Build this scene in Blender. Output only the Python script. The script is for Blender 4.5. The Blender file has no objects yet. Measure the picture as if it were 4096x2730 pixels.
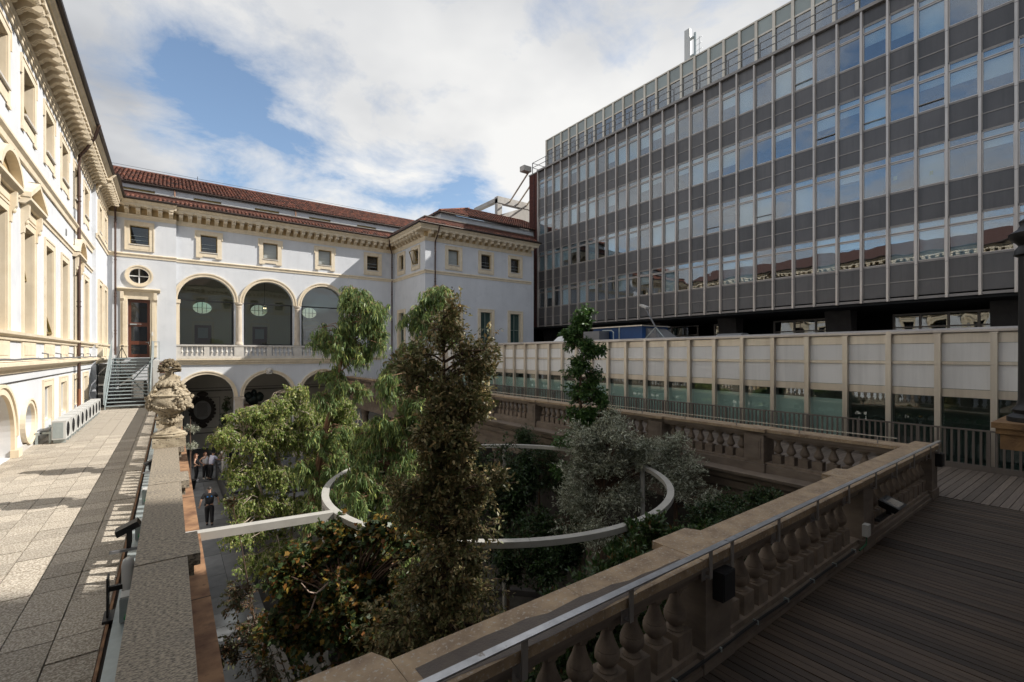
import bpy, bmesh, math, random
import numpy as np
from mathutils import Vector, Matrix

random.seed(7)
RNG = np.random.default_rng(7)
R = math.radians
PI = math.pi
sc = bpy.context.scene
COL = sc.collection

# ------------------------------------------------------------------ camera, sky, sun, exposure
cam_d = bpy.data.cameras.new("camera")
cam = bpy.data.objects.new("camera", cam_d)
COL.objects.link(cam)
cam.location = (0.0, 0.0, 2.75)
cam.rotation_euler = (R(90), 0.0, -0.632953)
cam_d.sensor_width = 36.0
cam_d.lens = 16.378
cam_d.shift_y = 0.0127
cam_d.clip_start = 0.05
cam_d.clip_end = 1500.0
sc.camera = cam

SUN = Vector((1.04, -0.52, 1.0)).normalized()
sun_d = bpy.data.lights.new("sun", 'SUN')
sun_d.energy = 4.3
sun_d.angle = R(0.53)
sun_d.color = (1.0, 0.955, 0.885)
sun = bpy.data.objects.new("sun", sun_d)
COL.objects.link(sun)
sun.location = (40, -20, 60)
sun.rotation_euler = SUN.to_track_quat('Z', 'Y').to_euler()

world = bpy.data.worlds.new("World")
sc.world = world
world.use_nodes = True
wn, wl = world.node_tree.nodes, world.node_tree.links
wn.clear()
w_out = wn.new('ShaderNodeOutputWorld')
w_bg = wn.new('ShaderNodeBackground')
w_bg.inputs['Strength'].default_value = 0.064
wl.new(w_bg.outputs[0], w_out.inputs[0])
w_sky = wn.new('ShaderNodeTexSky')
w_sky.sky_type = 'NISHITA'
w_sky.sun_disc = False
w_sky.sun_elevation = math.asin(SUN.z)
w_sky.sun_rotation = math.atan2(SUN.x, SUN.y)
w_sky.altitude = 100
w_sky.air_density = 1.0
w_sky.dust_density = 0.6
w_sky.ozone_density = 1.5


def wmath(op, a, b=None, clamp=False):
    n = wn.new('ShaderNodeMath')
    n.operation = op
    n.use_clamp = clamp
    for i, x in enumerate((a, b)):
        if x is None:
            continue
        if isinstance(x, (int, float)):
            n.inputs[i].default_value = x
        else:
            wl.new(x, n.inputs[i])
    return n.outputs[0]


w_tc = wn.new('ShaderNodeTexCoord')
w_sep = wn.new('ShaderNodeSeparateXYZ')
wl.new(w_tc.outputs['Generated'], w_sep.inputs[0])
w_den = wmath('ADD', wmath('MAXIMUM', w_sep.outputs[2], 0.0), 0.18)
w_cmb = wn.new('ShaderNodeCombineXYZ')
wl.new(wmath('DIVIDE', w_sep.outputs[0], w_den), w_cmb.inputs[0])
wl.new(wmath('DIVIDE', w_sep.outputs[1], w_den), w_cmb.inputs[1])


def wnoise(scale, detail, rough, off, dist=0.0):
    mp = wn.new('ShaderNodeMapping')
    mp.inputs['Location'].default_value = off
    wl.new(w_cmb.outputs[0], mp.inputs[0])
    n = wn.new('ShaderNodeTexNoise')
    n.inputs['Scale'].default_value = scale
    n.inputs['Detail'].default_value = detail
    n.inputs['Roughness'].default_value = rough
    n.inputs['Distortion'].default_value = dist
    wl.new(mp.outputs[0], n.inputs['Vector'])
    return n.outputs[0]


def wramp(x, stops):
    r = wn.new('ShaderNodeValToRGB')
    e = r.color_ramp.elements
    e[0].position, e[0].color = stops[0][0], tuple(stops[0][1]) + (1,)
    e[1].position, e[1].color = stops[-1][0], tuple(stops[-1][1]) + (1,)
    for p, c in stops[1:-1]:
        k = e.new(p)
        k.color = tuple(c) + (1,)
    wl.new(x, r.inputs[0])
    return r.outputs[0]


SKY_OFF = (3.1, 1.7, 0.0)
n_big = wnoise(0.75, 3.0, 0.5, SKY_OFF)
n_fine = wnoise(2.6, 9.0, 0.62, (SKY_OFF[0] + 5, SKY_OFF[1] + 2, 0.0), 0.25)
n_mix = wmath('ADD', wmath('MULTIPLY', n_big, 0.52), wmath('MULTIPLY', n_fine, 0.48))


def wpatch(d, r, w):
    """a broad thick or thin place in the cloud layer round direction d"""
    n = wn.new('ShaderNodeVectorMath')
    n.operation = 'DISTANCE'
    wl.new(w_tc.outputs['Generated'], n.inputs[0])
    n.inputs[1].default_value = Vector(d).normalized()
    m = wn.new('ShaderNodeMapRange')
    m.interpolation_type = 'SMOOTHSTEP'
    wl.new(n.outputs['Value'], m.inputs[0])
    m.inputs[1].default_value, m.inputs[2].default_value = 0.0, r
    m.inputs[3].default_value, m.inputs[4].default_value = w, 0.0
    return m.outputs[0]


for d_, r_, q_ in (((-.032, .875, .484), .11, -.03), ((.033, .895, .446), .10, -.045), ((.101, .915, .391), .10, -.05), ((.199, .916, .347), .11, -.03), ((.351, .877, .328), .13, -.085), ((.487, .806, .337), .14, -.12),
                   ((.314, .786, .532), .32, .07), ((.628, .564, .536), .40, .09), ((-.05, .943, .33), .13, .04), ((-.1, .888, .45), .15, .09)):
    n_mix = wmath('ADD', n_mix, wpatch(d_, r_, q_))
w_mask = wramp(n_mix, [(0.405, (0, 0, 0)), (0.455, (0.5, 0.5, 0.5)), (0.525, (1, 1, 1))])
n_sh = wnoise(0.9, 5.0, 0.55, (9.3, 4.4, 0.0))
n_sh = wmath('ADD', n_sh, wpatch((-.104, .888, .449), .22, -.16))
n_sh = wmath('ADD', n_sh, wpatch((.5, .65, .55), .5, .10))
w_cloud = wramp(n_sh, [(0.30, (4.3, 4.5, 4.9)), (0.46, (6.9, 7.0, 7.15)), (0.64, (9.2, 9.15, 9.0))])
w_mixn = wn.new('ShaderNodeMix')
w_mixn.data_type = 'RGBA'
wl.new(w_mask, w_mixn.inputs[0])
w_skm = wn.new('ShaderNodeMix')
w_skm.data_type = 'RGBA'
w_skm.blend_type = 'MULTIPLY'
w_skm.inputs[0].default_value = 1.0
wl.new(w_sky.outputs[0], w_skm.inputs[6])
w_skm.inputs[7].default_value = (1.9, 1.85, 1.75, 1)
wl.new(w_skm.outputs[2], w_mixn.inputs[6])
wl.new(w_cloud, w_mixn.inputs[7])
wl.new(w_mixn.outputs[2], w_bg.inputs[0])

sc.view_settings.view_transform = 'Standard'
sc.view_settings.look = 'None'
sc.view_settings.exposure = 0.68
sc.view_settings.gamma = 1.0
sc.view_settings.use_curve_mapping = False
sc.cycles.max_bounces = 7
sc.cycles.diffuse_bounces = 4
sc.cycles.glossy_bounces = 3
sc.cycles.transparent_max_bounces = 10
sc.cycles.use_denoising = True

# ------------------------------------------------------------------ helpers


class MB:
    """collects polygons; build() turns them into one mesh"""

    def __init__(s):
        s.v, s.f = [], []

    def add(s, vs, fs):
        o = len(s.v)
        s.v.extend(vs)
        s.f.extend([tuple(i + o for i in f) for f in fs])
        return s

    def box(s, x0, x1, y0, y1, z0, z1):
        v = [(x0, y0, z0), (x1, y0, z0), (x1, y1, z0), (x0, y1, z0), (x0, y0, z1), (x1, y0, z1), (x1, y1, z1), (x0, y1, z1)]
        return s.add(v, [(0, 3, 2, 1), (4, 5, 6, 7), (0, 1, 5, 4), (1, 2, 6, 5), (2, 3, 7, 6), (3, 0, 4, 7)])

    def fbox(s, F, u0, u1, n0, n1, z0, z1):
        v = [F(u0, n1, z0), F(u1, n1, z0), F(u1, n0, z0), F(u0, n0, z0), F(u0, n1, z1), F(u1, n1, z1), F(u1, n0, z1), F(u0, n0, z1)]
        return s.add(v, [(0, 3, 2, 1), (4, 5, 6, 7), (0, 1, 5, 4), (1, 2, 6, 5), (2, 3, 7, 6), (3, 0, 4, 7)])

    def ext(s, F, prof, u0, u1):
        k = len(prof)
        v = [F(u0, n, z) for n, z in prof] + [F(u1, n, z) for n, z in prof]
        f = [(i, (i + 1) % k, k + (i + 1) % k, k + i) for i in range(k)]
        f += [tuple(range(k))[::-1], tuple(range(k, 2 * k))]
        return s.add(v, f)

    def tube(s, pts, r, seg=6, caps=True):
        pts = [Vector(p) for p in pts]
        n = len(pts)
        rs = r if isinstance(r, (list, tuple)) else [r] * n
        vs, fs = [], []
        up = Vector((0, 0, 1))
        for i, p in enumerate(pts):
            d = (pts[min(i + 1, n - 1)] - pts[max(i - 1, 0)])
            d = d.normalized() if d.length > 1e-9 else up
            a = d.cross(up if abs(d.z) < 0.95 else Vector((1, 0, 0))).normalized()
            b = d.cross(a)
            for k in range(seg):
                t = 2 * PI * k / seg
                vs.append(tuple(p + (a * math.cos(t) + b * math.sin(t)) * rs[i]))
        for i in range(n - 1):
            for k in range(seg):
                k2 = (k + 1) % seg
                fs.append((i * seg + k, i * seg + k2, (i + 1) * seg + k2, (i + 1) * seg + k))
        if caps:
            fs.append(tuple(range(seg))[::-1])
            fs.append(tuple((n - 1) * seg + k for k in range(seg)))
        return s.add(vs, fs)

    def lathe(s, prof, c=(0, 0, 0), seg=12):
        vs, fs = [], []
        for r, z in prof:
            for k in range(seg):
                t = 2 * PI * (k + 0.5) / seg
                vs.append((c[0] + r * math.cos(t), c[1] + r * math.sin(t), c[2] + z))
        for i in range(len(prof) - 1):
            for k in range(seg):
                k2 = (k + 1) % seg
                fs.append((i * seg + k, i * seg + k2, (i + 1) * seg + k2, (i + 1) * seg + k))
        fs.append(tuple(range(seg))[::-1])
        fs.append(tuple((len(prof) - 1) * seg + k for k in range(seg)))
        return s.add(vs, fs)

    def blob(s, c, rx, ry, rz, seg=8, rings=5, jit=0.0):
        vs, fs = [], []
        for i in range(rings + 1):
            p = PI * i / rings
            for k in range(seg):
                t = 2 * PI * k / seg
                q = 1 + random.uniform(-jit, jit)
                vs.append((c[0] + rx * q * math.sin(p) * math.cos(t), c[1] + ry * q * math.sin(p) * math.sin(t), c[2] + rz * q * math.cos(p)))
        for i in range(rings):
            for k in range(seg):
                k2 = (k + 1) % seg
                fs.append((i * seg + k, (i + 1) * seg + k, (i + 1) * seg + k2, i * seg + k2))
        return s.add(vs, fs)

    def mesh(s, name, mat, smooth=False):
        me = bpy.data.meshes.new(name)
        me.from_pydata(s.v, [], s.f)
        for m in (mat if isinstance(mat, (list, tuple)) else [mat]):
            me.materials.append(m)
        if smooth:
            me.polygons.foreach_set('use_smooth', [True] * len(me.polygons))
            me.set_sharp_from_angle(angle=R(42))
        me.update()
        return me


def frame(ox, oy, ang, oz=0.0):
    """wall frame: u along the wall, n outward, z up (ang 0 faces -Y, 90 faces +X, -90 faces -X, 180 faces +Y)"""
    c, s_ = math.cos(R(ang)), math.sin(R(ang))

    def F(u, n, z):
        return (ox + u * c + n * s_, oy + u * s_ - n * c, oz + z)
    F.ang, F.o = R(ang), (ox, oy, oz)
    return F


def tag(o, label=None, cat=None, group=None, kind=None):
    if label:
        o['label'] = label
    if cat:
        o['category'] = cat
    if group:
        o['group'] = group
    if kind:
        o['kind'] = kind
    return o


def thing(name, loc, label, cat, group=None):
    o = bpy.data.objects.new(name, None)
    o.empty_display_size = 0.2
    o.location = loc
    COL.objects.link(o)
    return tag(o, label, cat, group)


def link(name, me, parent=None, loc=(0, 0, 0), rot=(0, 0, 0), local=False, scale=None):
    o = bpy.data.objects.new(name, me)
    COL.objects.link(o)
    if parent is not None:
        o.parent = parent
        if not local:
            o.matrix_parent_inverse = Matrix.Translation(-Vector(parent.location))
    o.location = loc
    o.rotation_euler = rot
    if scale:
        o.scale = scale
    return o


def part(parent, name, mb, mat, smooth=False, local=False):
    return link(name, mb.mesh(name, mat, smooth), parent, local=local)


def struct(name, mb, mat, smooth=False):
    return tag(link(name, mb.mesh(name, mat, smooth)), kind='structure')


# ------------------------------------------------------------------ materials


def M(name, c1, c2=None, scale=4.0, detail=6.0, ramp=(0.35, 0.65), rough=0.7, metal=0.0, bump=0.0, bscale=40.0, rand=0.0,
      island=0.0, stretch=(1, 1, 1), spot=None, spot_scale=30.0, spot_ramp=(0.62, 0.66), spec=0.5, rough2=None, streak=0.0):
    m = bpy.data.materials.new(name)
    m.use_nodes = True
    nt = m.node_tree
    N, L = nt.nodes, nt.links
    bs = N['Principled BSDF']
    bs.inputs['Roughness'].default_value = rough
    bs.inputs['Metallic'].default_value = metal
    bs.inputs['Specular IOR Level'].default_value = spec
    geo = N.new('ShaderNodeNewGeometry')
    mp = N.new('ShaderNodeMapping')
    mp.inputs['Scale'].default_value = stretch
    L.new(geo.outputs['Position'], mp.inputs[0])

    def noise(sc_, det=6.0, ro=0.6):
        n = N.new('ShaderNodeTexNoise')
        n.inputs['Scale'].default_value = sc_
        n.inputs['Detail'].default_value = det
        n.inputs['Roughness'].default_value = ro
        L.new(mp.outputs[0], n.inputs['Vector'])
        return n.outputs[0]

    def mix(a, b, fac, mode='MIX'):
        x = N.new('ShaderNodeMix')
        x.data_type = 'RGBA'
        x.blend_type = mode
        for i, val in ((0, fac), (6, a), (7, b)):
            if isinstance(val, (int, float)):
                x.inputs[i].default_value = val
            elif isinstance(val, tuple):
                x.inputs[i].default_value = val + (1,)
            else:
                L.new(val, x.inputs[i])
        return x.outputs[2]

    def mr(x, a, b, lo=0.0, hi=1.0):
        n = N.new('ShaderNodeMapRange')
        L.new(x, n.inputs[0])
        n.inputs[1].default_value, n.inputs[2].default_value = a, b
        n.inputs[3].default_value, n.inputs[4].default_value = lo, hi
        return n.outputs[0]
    col = c1
    if c2 is not None:
        col = mix(c1, c2, mr(noise(scale, detail), ramp[0], ramp[1]))
    if spot is not None:
        col = mix(col, spot, mr(noise(spot_scale, 3.0), spot_ramp[0], spot_ramp[1]))
    if streak:
        mp2 = N.new('ShaderNodeMapping')
        mp2.inputs['Scale'].default_value = (2.6, 2.6, 0.16)
        L.new(geo.outputs['Position'], mp2.inputs[0])
        n2 = N.new('ShaderNodeTexNoise')
        n2.inputs['Scale'].default_value = 1.6
        n2.inputs['Detail'].default_value = 7.0
        n2.inputs['Roughness'].default_value = 0.65
        L.new(mp2.outputs[0], n2.inputs['Vector'])
        col = mix(col, mr(n2.outputs[0], 0.48, 0.75, 1.0, 1.0 - streak), 1.0, 'MULTIPLY')
    if rand:
        oi = N.new('ShaderNodeObjectInfo')
        g = mr(oi.outputs['Random'], 0, 1, 1 - rand, 1 + rand)
        col = mix(col, g, 1.0, 'MULTIPLY')
    if island:
        g = mr(geo.outputs['Random Per Island'], 0, 1, 1 - island, 1 + island)
        col = mix(col, g, 1.0, 'MULTIPLY')
    if isinstance(col, tuple):
        bs.inputs['Base Color'].default_value = col + (1,)
    else:
        L.new(col, bs.inputs['Base Color'])
    if rough2 is not None:
        L.new(mr(noise(scale * 1.7), 0.3, 0.7, rough, rough2), bs.inputs['Roughness'])
    if bump:
        b = N.new('ShaderNodeBump')
        b.inputs['Strength'].default_value = bump
        b.inputs['Distance'].default_value = 0.02
        L.new(noise(bscale, 4.0), b.inputs['Height'])
        L.new(b.outputs[0], bs.inputs['Normal'])
    return m


def glass_mat(name, tint, refl=1.0, wave=0.03, wscale=1.3, ior=1.6):
    """clear pane: mostly transparent, mirror reflection by angle, slightly wavy"""
    m = bpy.data.materials.new(name)
    m.use_nodes = True
    N, L = m.node_tree.nodes, m.node_tree.links
    N.clear()
    out = N.new('ShaderNodeOutputMaterial')
    mix = N.new('ShaderNodeMixShader')
    tr = N.new('ShaderNodeBsdfTransparent')
    tr.inputs[0].default_value = tint + (1,)
    gl = N.new('ShaderNodeBsdfGlossy')
    gl.inputs['Roughness'].default_value = 0.0
    gl.inputs['Color'].default_value = (0.95, 0.97, 1.0, 1)
    # Schlick reflectance from the facing angle (same from both sides of the pane)
    fr = N.new('ShaderNodeLayerWeight')
    fr.inputs['Blend'].default_value = 0.5
    pw = N.new('ShaderNodeMath')
    pw.operation = 'POWER'
    pw.inputs[1].default_value = 5.0
    L.new(fr.outputs['Facing'], pw.inputs[0])
    mul = N.new('ShaderNodeMath')
    mul.operation = 'MULTIPLY_ADD'
    mul.use_clamp = True
    mul.inputs[1].default_value = 0.9
    mul.inputs[2].default_value = 0.055 * refl * (ior - 0.6)
    L.new(pw.outputs[0], mul.inputs[0])
    geo = N.new('ShaderNodeNewGeometry')
    oi = N.new('ShaderNodeObjectInfo')
    add = N.new('ShaderNodeVectorMath')
    add.operation = 'ADD'
    L.new(geo.outputs['Position'], add.inputs[0])
    mm = N.new('ShaderNodeMath')
    mm.operation = 'MULTIPLY'
    mm.inputs[1].default_value = 13.0
    L.new(oi.outputs['Random'], mm.inputs[0])
    L.new(mm.outputs[0], add.inputs[1])
    ns = N.new('ShaderNodeTexNoise')
    ns.inputs['Scale'].default_value = wscale
    ns.inputs['Detail'].default_value = 1.0
    L.new(add.outputs[0], ns.inputs['Vector'])
    bp = N.new('ShaderNodeBump')
    bp.inputs['Strength'].default_value = wave
    bp.inputs['Distance'].default_value = 0.3
    L.new(ns.outputs[0], bp.inputs['Height'])
    L.new(bp.outputs[0], gl.inputs['Normal'])
    L.new(mul.outputs[0], mix.inputs[0])
    L.new(tr.outputs[0], mix.inputs[1])
    L.new(gl.outputs[0], mix.inputs[2])
    L.new(mix.outputs[0], out.inputs[0])
    return m


def leaf_mat(name, stops, trans=0.35, rough=0.5, spec=0.35):
    m = bpy.data.materials.new(name)
    m.use_nodes = True
    N, L = m.node_tree.nodes, m.node_tree.links
    bs = N['Principled BSDF']
    bs.inputs['Roughness'].default_value = rough
    bs.inputs['Specular IOR Level'].default_value = spec
    geo = N.new('ShaderNodeNewGeometry')
    rp = N.new('ShaderNodeValToRGB')
    e = rp.color_ramp.elements
    e[0].position, e[0].color = stops[0][0], stops[0][1] + (1,)
    e[1].position, e[1].color = stops[-1][0], stops[-1][1] + (1,)
    for p, c in stops[1:-1]:
        k = e.new(p)
        k.color = c + (1,)
    L.new(geo.outputs['Random Per Island'], rp.inputs[0])
    L.new(rp.outputs[0], bs.inputs['Base Color'])
    tl = N.new('ShaderNodeBsdfTranslucent')
    L.new(rp.outputs[0], tl.inputs[0])
    mx = N.new('ShaderNodeMixShader')
    mx.inputs[0].default_value = trans
    L.new(bs.outputs[0], mx.inputs[1])
    L.new(tl.outputs[0], mx.inputs[2])
    L.new(mx.outputs[0], N['Material Output'].inputs[0])
    return m


def emit_mat(name, col, s):
    m = bpy.data.materials.new(name)
    m.use_nodes = True
    b = m.node_tree.nodes['Principled BSDF']
    b.inputs['Emission Color'].default_value = col + (1,)
    b.inputs['Emission Strength'].default_value = s
    return m


m_plaster = M('blue white plaster', (0.61, 0.625, 0.65), (0.56, 0.575, 0.60), scale=0.7, bump=0.06, bscale=25, rough=0.85, spot=(0.50, 0.52, 0.55), spot_scale=1.1, spot_ramp=(0.58, 0.8), streak=.05)
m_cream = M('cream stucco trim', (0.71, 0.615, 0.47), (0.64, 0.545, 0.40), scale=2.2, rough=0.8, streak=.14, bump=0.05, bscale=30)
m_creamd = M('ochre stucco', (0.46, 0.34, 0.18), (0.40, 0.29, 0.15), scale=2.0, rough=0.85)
m_marble = M('pale marble', (0.58, 0.55, 0.50), (0.48, 0.45, 0.41), scale=3.5, rough=0.6)
m_colstone = M('column stone', (0.56, 0.49, 0.40), (0.44, 0.37, 0.29), scale=4.5, rough=0.7, stretch=(1, 1, .4))
m_tile = M('terracotta tile', (0.185, 0.066, 0.038), (0.052, 0.032, 0.027), scale=2.4, ramp=(0.4, 0.66), rough=0.85, rand=0.45, island=0.45, bump=0.2, bscale=60)
m_roof = M('roof underlay', (0.07, 0.03, 0.022), rough=0.9)
m_brick = M('dark red brickwork', (0.115, 0.036, 0.026), (0.075, 0.026, 0.02), scale=6, rough=0.9, island=0.2)
m_oldbrick = M('weathered brick ledge', (0.15, 0.06, 0.04), (0.08, 0.036, 0.028), scale=3.0, rough=0.9, bump=0.2)
m_bronze = M('dark bronze metal', (0.045, 0.032, 0.026), rough=0.45, metal=0.6)
m_pipe = M('brown downpipe', (0.095, 0.055, 0.042), (0.075, 0.042, 0.033), scale=3, rough=0.5, metal=0.3)
m_rust = M('rusty downpipe foot', (0.24, 0.09, 0.04), rough=0.7)
m_gold = M('olive brass frame', (0.22, 0.155, 0.045), rough=0.4, metal=0.5)
m_dkglass = M('dark window glass', (0.014, 0.016, 0.018), rough=0.03, spec=0.9)
m_grnglass = M('green curtained glass', (0.045, 0.085, 0.075), (0.03, 0.06, 0.055), scale=6, rough=0.05, stretch=(6, 6, .3), spec=0.8)
m_blindp = M('pale blind behind glass', (0.34, 0.37, 0.37), rough=0.25)
m_grn = M('grey green frame', (0.20, 0.25, 0.22), rough=0.5)
m_white = M('white paint', (0.66, 0.65, 0.62), rough=0.5)
m_door = M('red brown door wood', (0.12, 0.036, 0.018), (0.085, 0.026, 0.014), scale=5, stretch=(6, 6, .6), rough=0.4)
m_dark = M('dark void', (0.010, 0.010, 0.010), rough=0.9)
m_blkmet = M('black metal', (0.014, 0.014, 0.015), rough=0.5, metal=0.2)
m_galv = M('galvanised steel', (0.40, 0.45, 0.45), (0.34, 0.385, 0.39), scale=8, rough=0.45, metal=0.45)
m_alu = M('worn aluminium', (0.56, 0.51, 0.465), (0.44, 0.40, 0.365), scale=1.6, rough=0.38, metal=0.6, stretch=(1, 1, .25))
m_alud = M('dull aluminium', (0.30, 0.275, 0.255), (0.24, 0.22, 0.205), scale=1.6, rough=0.5, metal=0.4)
m_span = M('dark spandrel panel', (0.112, 0.106, 0.106), (0.086, 0.081, 0.081), scale=0.8, rough=0.3, rand=0.18, streak=.25, spot=(0.125, 0.12, 0.115), spot_scale=2.2, spot_ramp=(0.6, 0.85), stretch=(1, 1, .5))
m_offglass = glass_mat('office window glass', (0.76, 0.82, 0.85), 3.4, 0.012, 1.1)
m_arcglass = glass_mat('loggia glass', (0.50, 0.56, 0.54), 2.4, 0.012, 0.8, 1.5)
m_pavglass = glass_mat('gallery glass', (0.80, 0.86, 0.84), 1.8, 0.012, 0.9)
m_blind = M('office roller blind', (0.80, 0.86, 0.85), (0.72, 0.79, 0.78), scale=1.5, rough=0.8, rand=0.15)
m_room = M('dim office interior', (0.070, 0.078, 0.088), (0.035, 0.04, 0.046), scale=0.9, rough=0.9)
m_gpanel = M('grey white cladding panel', (0.78, 0.77, 0.75), (0.73, 0.72, 0.70), scale=0.6, rough=0.5, rand=0.07, spec=0.4, streak=.16)
m_steel = M('warm stainless trim', (0.68, 0.62, 0.525), (0.58, 0.51, 0.42), scale=1.2, rough=0.38, metal=0.55, stretch=(1, 1, .3), streak=.2)
m_pavers = M('exposed aggregate paver', (0.585, 0.53, 0.445), (0.24, 0.20, 0.152), scale=48, detail=4, ramp=(0.36, 0.6), rough=0.9, bump=0.5, bscale=75, rand=0.16, spot=(0.15, 0.13, 0.105), spot_scale=42)
m_joint = M('dirty joint', (0.055, 0.045, 0.038), rough=0.95)
m_granite = M('speckled granite', (0.35, 0.295, 0.22), (0.095, 0.08, 0.062), scale=60, detail=5, ramp=(0.42, 0.6), rough=0.75, stretch=(.7, 1.5, 1.), bump=0.15, bscale=60, spot=(0.10, 0.092, 0.082), spot_scale=0.9, spot_ramp=(0.56, 0.95))
m_orange = M('rust stained stone ledge', (0.33, 0.185, 0.095), (0.12, 0.056, 0.03), scale=2.6, detail=9, ramp=(0.38, 0.66), rough=0.85, bump=0.2, bscale=80, spot=(0.10, 0.055, 0.032), spot_scale=5, spot_ramp=(0.6, 0.72))
m_cap = M('brown lichened stone cap', (0.40, 0.29, 0.18), (0.23, 0.16, 0.10), scale=5, detail=8, rough=0.6, bump=0.2, bscale=55, spot=(0.40, 0.35, 0.29), spot_scale=38, spot_ramp=(0.57, 0.64), rough2=0.8)
m_wet = M('dark wet stain on stone', (0.085, 0.060, 0.040), (0.06, 0.04, 0.028), scale=9, rough=0.35, bump=0.2, bscale=55)
m_bal = M('brown grey baluster stone', (0.22, 0.17, 0.13), (0.14, 0.108, 0.083), scale=6, detail=7, rough=0.85, bump=0.2, bscale=70, rand=0.12)
m_entab = M('brown sandstone', (0.20, 0.158, 0.125), (0.13, 0.102, 0.08), scale=3.5, detail=8, rough=0.85, bump=0.2, bscale=50, stretch=(.5, .5, 1.4))
m_deck = M('weathered deck wood', (0.076, 0.052, 0.035), (0.031, 0.021, 0.0145), scale=3.5, detail=9, ramp=(0.3, 0.7), rough=0.6, rand=0.5, stretch=(14, .7, 1), bump=0.2, bscale=20, spot=(0.14, 0.12, 0.105), spot_scale=60, spot_ramp=(0.74, 0.78))
m_deck2 = M('pale deck wood', (0.15, 0.122, 0.10), (0.095, 0.075, 0.062), scale=3.5, detail=9, rough=0.75, rand=0.3, stretch=(.7, 14, 1), bump=0.2, bscale=20)
m_slab = M('grey stone paving', (0.135, 0.140, 0.145), (0.10, 0.104, 0.108), scale=2.5, rough=0.7, rand=0.22, bump=0.1, bscale=30)
m_slabj = M('paving joint', (0.03, 0.03, 0.03), rough=0.95)
m_ring = M('off white painted steel', (0.44, 0.425, 0.39), (0.38, 0.365, 0.335), scale=3, rough=0.4, spot=(0.36, 0.33, 0.28), spot_scale=14, spot_ramp=(0.70, 0.78))
m_fence = M('brown grey fence metal', (0.135, 0.115, 0.10), rough=0.55, metal=0.2)
m_vase = M('old carved limestone', (0.50, 0.425, 0.305), (0.29, 0.235, 0.16), scale=7, detail=9, ramp=(0.36, 0.62), rough=0.95, bump=0.9, bscale=70, spot=(0.09, 0.07, 0.048), spot_scale=16, spot_ramp=(0.56, 0.68))
m_ac = M('pale grey unit casing', (0.50, 0.50, 0.48), rough=0.5)
m_acd = M('dark fan grille', (0.03, 0.03, 0.032), rough=0.6)
m_conc = M('raw concrete', (0.25, 0.235, 0.21), (0.16, 0.15, 0.135), scale=5, rough=0.9, bump=0.3)
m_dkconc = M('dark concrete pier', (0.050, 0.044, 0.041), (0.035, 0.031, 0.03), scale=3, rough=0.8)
m_stuccow = M('stained white stucco', (0.52, 0.50, 0.47), (0.40, 0.38, 0.35), scale=1.5, detail=9, rough=0.9, stretch=(1, 1, .3))
m_blue = M('blue painted container', (0.014, 0.065, 0.20), (0.012, 0.055, 0.17), scale=2, rough=0.5)
m_duct = M('grey sheet metal', (0.20, 0.20, 0.205), rough=0.45, metal=0.5)
m_iron = M('black cast iron', (0.016, 0.015, 0.015), rough=0.45, metal=0.3)
m_pier = M('ochre sandstone pier', (0.26, 0.155, 0.070), (0.15, 0.085, 0.042), scale=5, detail=9, rough=0.9, bump=0.5, bscale=35, spot=(0.06, 0.045, 0.032), spot_scale=5, spot_ramp=(0.62, 0.75))
m_bark = M('brown bark', (0.115, 0.070, 0.045), (0.06, 0.038, 0.026), scale=12, rough=0.9, stretch=(1, 1, .25), bump=0.5)
m_euc = M('peeling eucalyptus bark', (0.30, 0.175, 0.10), (0.13, 0.065, 0.038), scale=6, rough=0.8, stretch=(1, 1, .3), bump=0.3)
m_birch = M('pale birch bark', (0.50, 0.43, 0.36), (0.30, 0.22, 0.16), scale=10, rough=0.8, stretch=(.5, .5, 2))
m_beige = M('beige curtain wall plaster', (0.60, 0.56, 0.47), rough=0.9)
m_warmwall = M('portico wall', (0.58, 0.55, 0.485), (0.52, 0.49, 0.43), scale=1.0, rough=0.9)
m_pink = M('pink stone block', (0.44, 0.30, 0.22), rough=0.8)
m_lamp = emit_mat('small lit lamp', (1.0, 0.72, 0.42), 6.0)
# ------------------------------------------------------------------ wall tools


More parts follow.
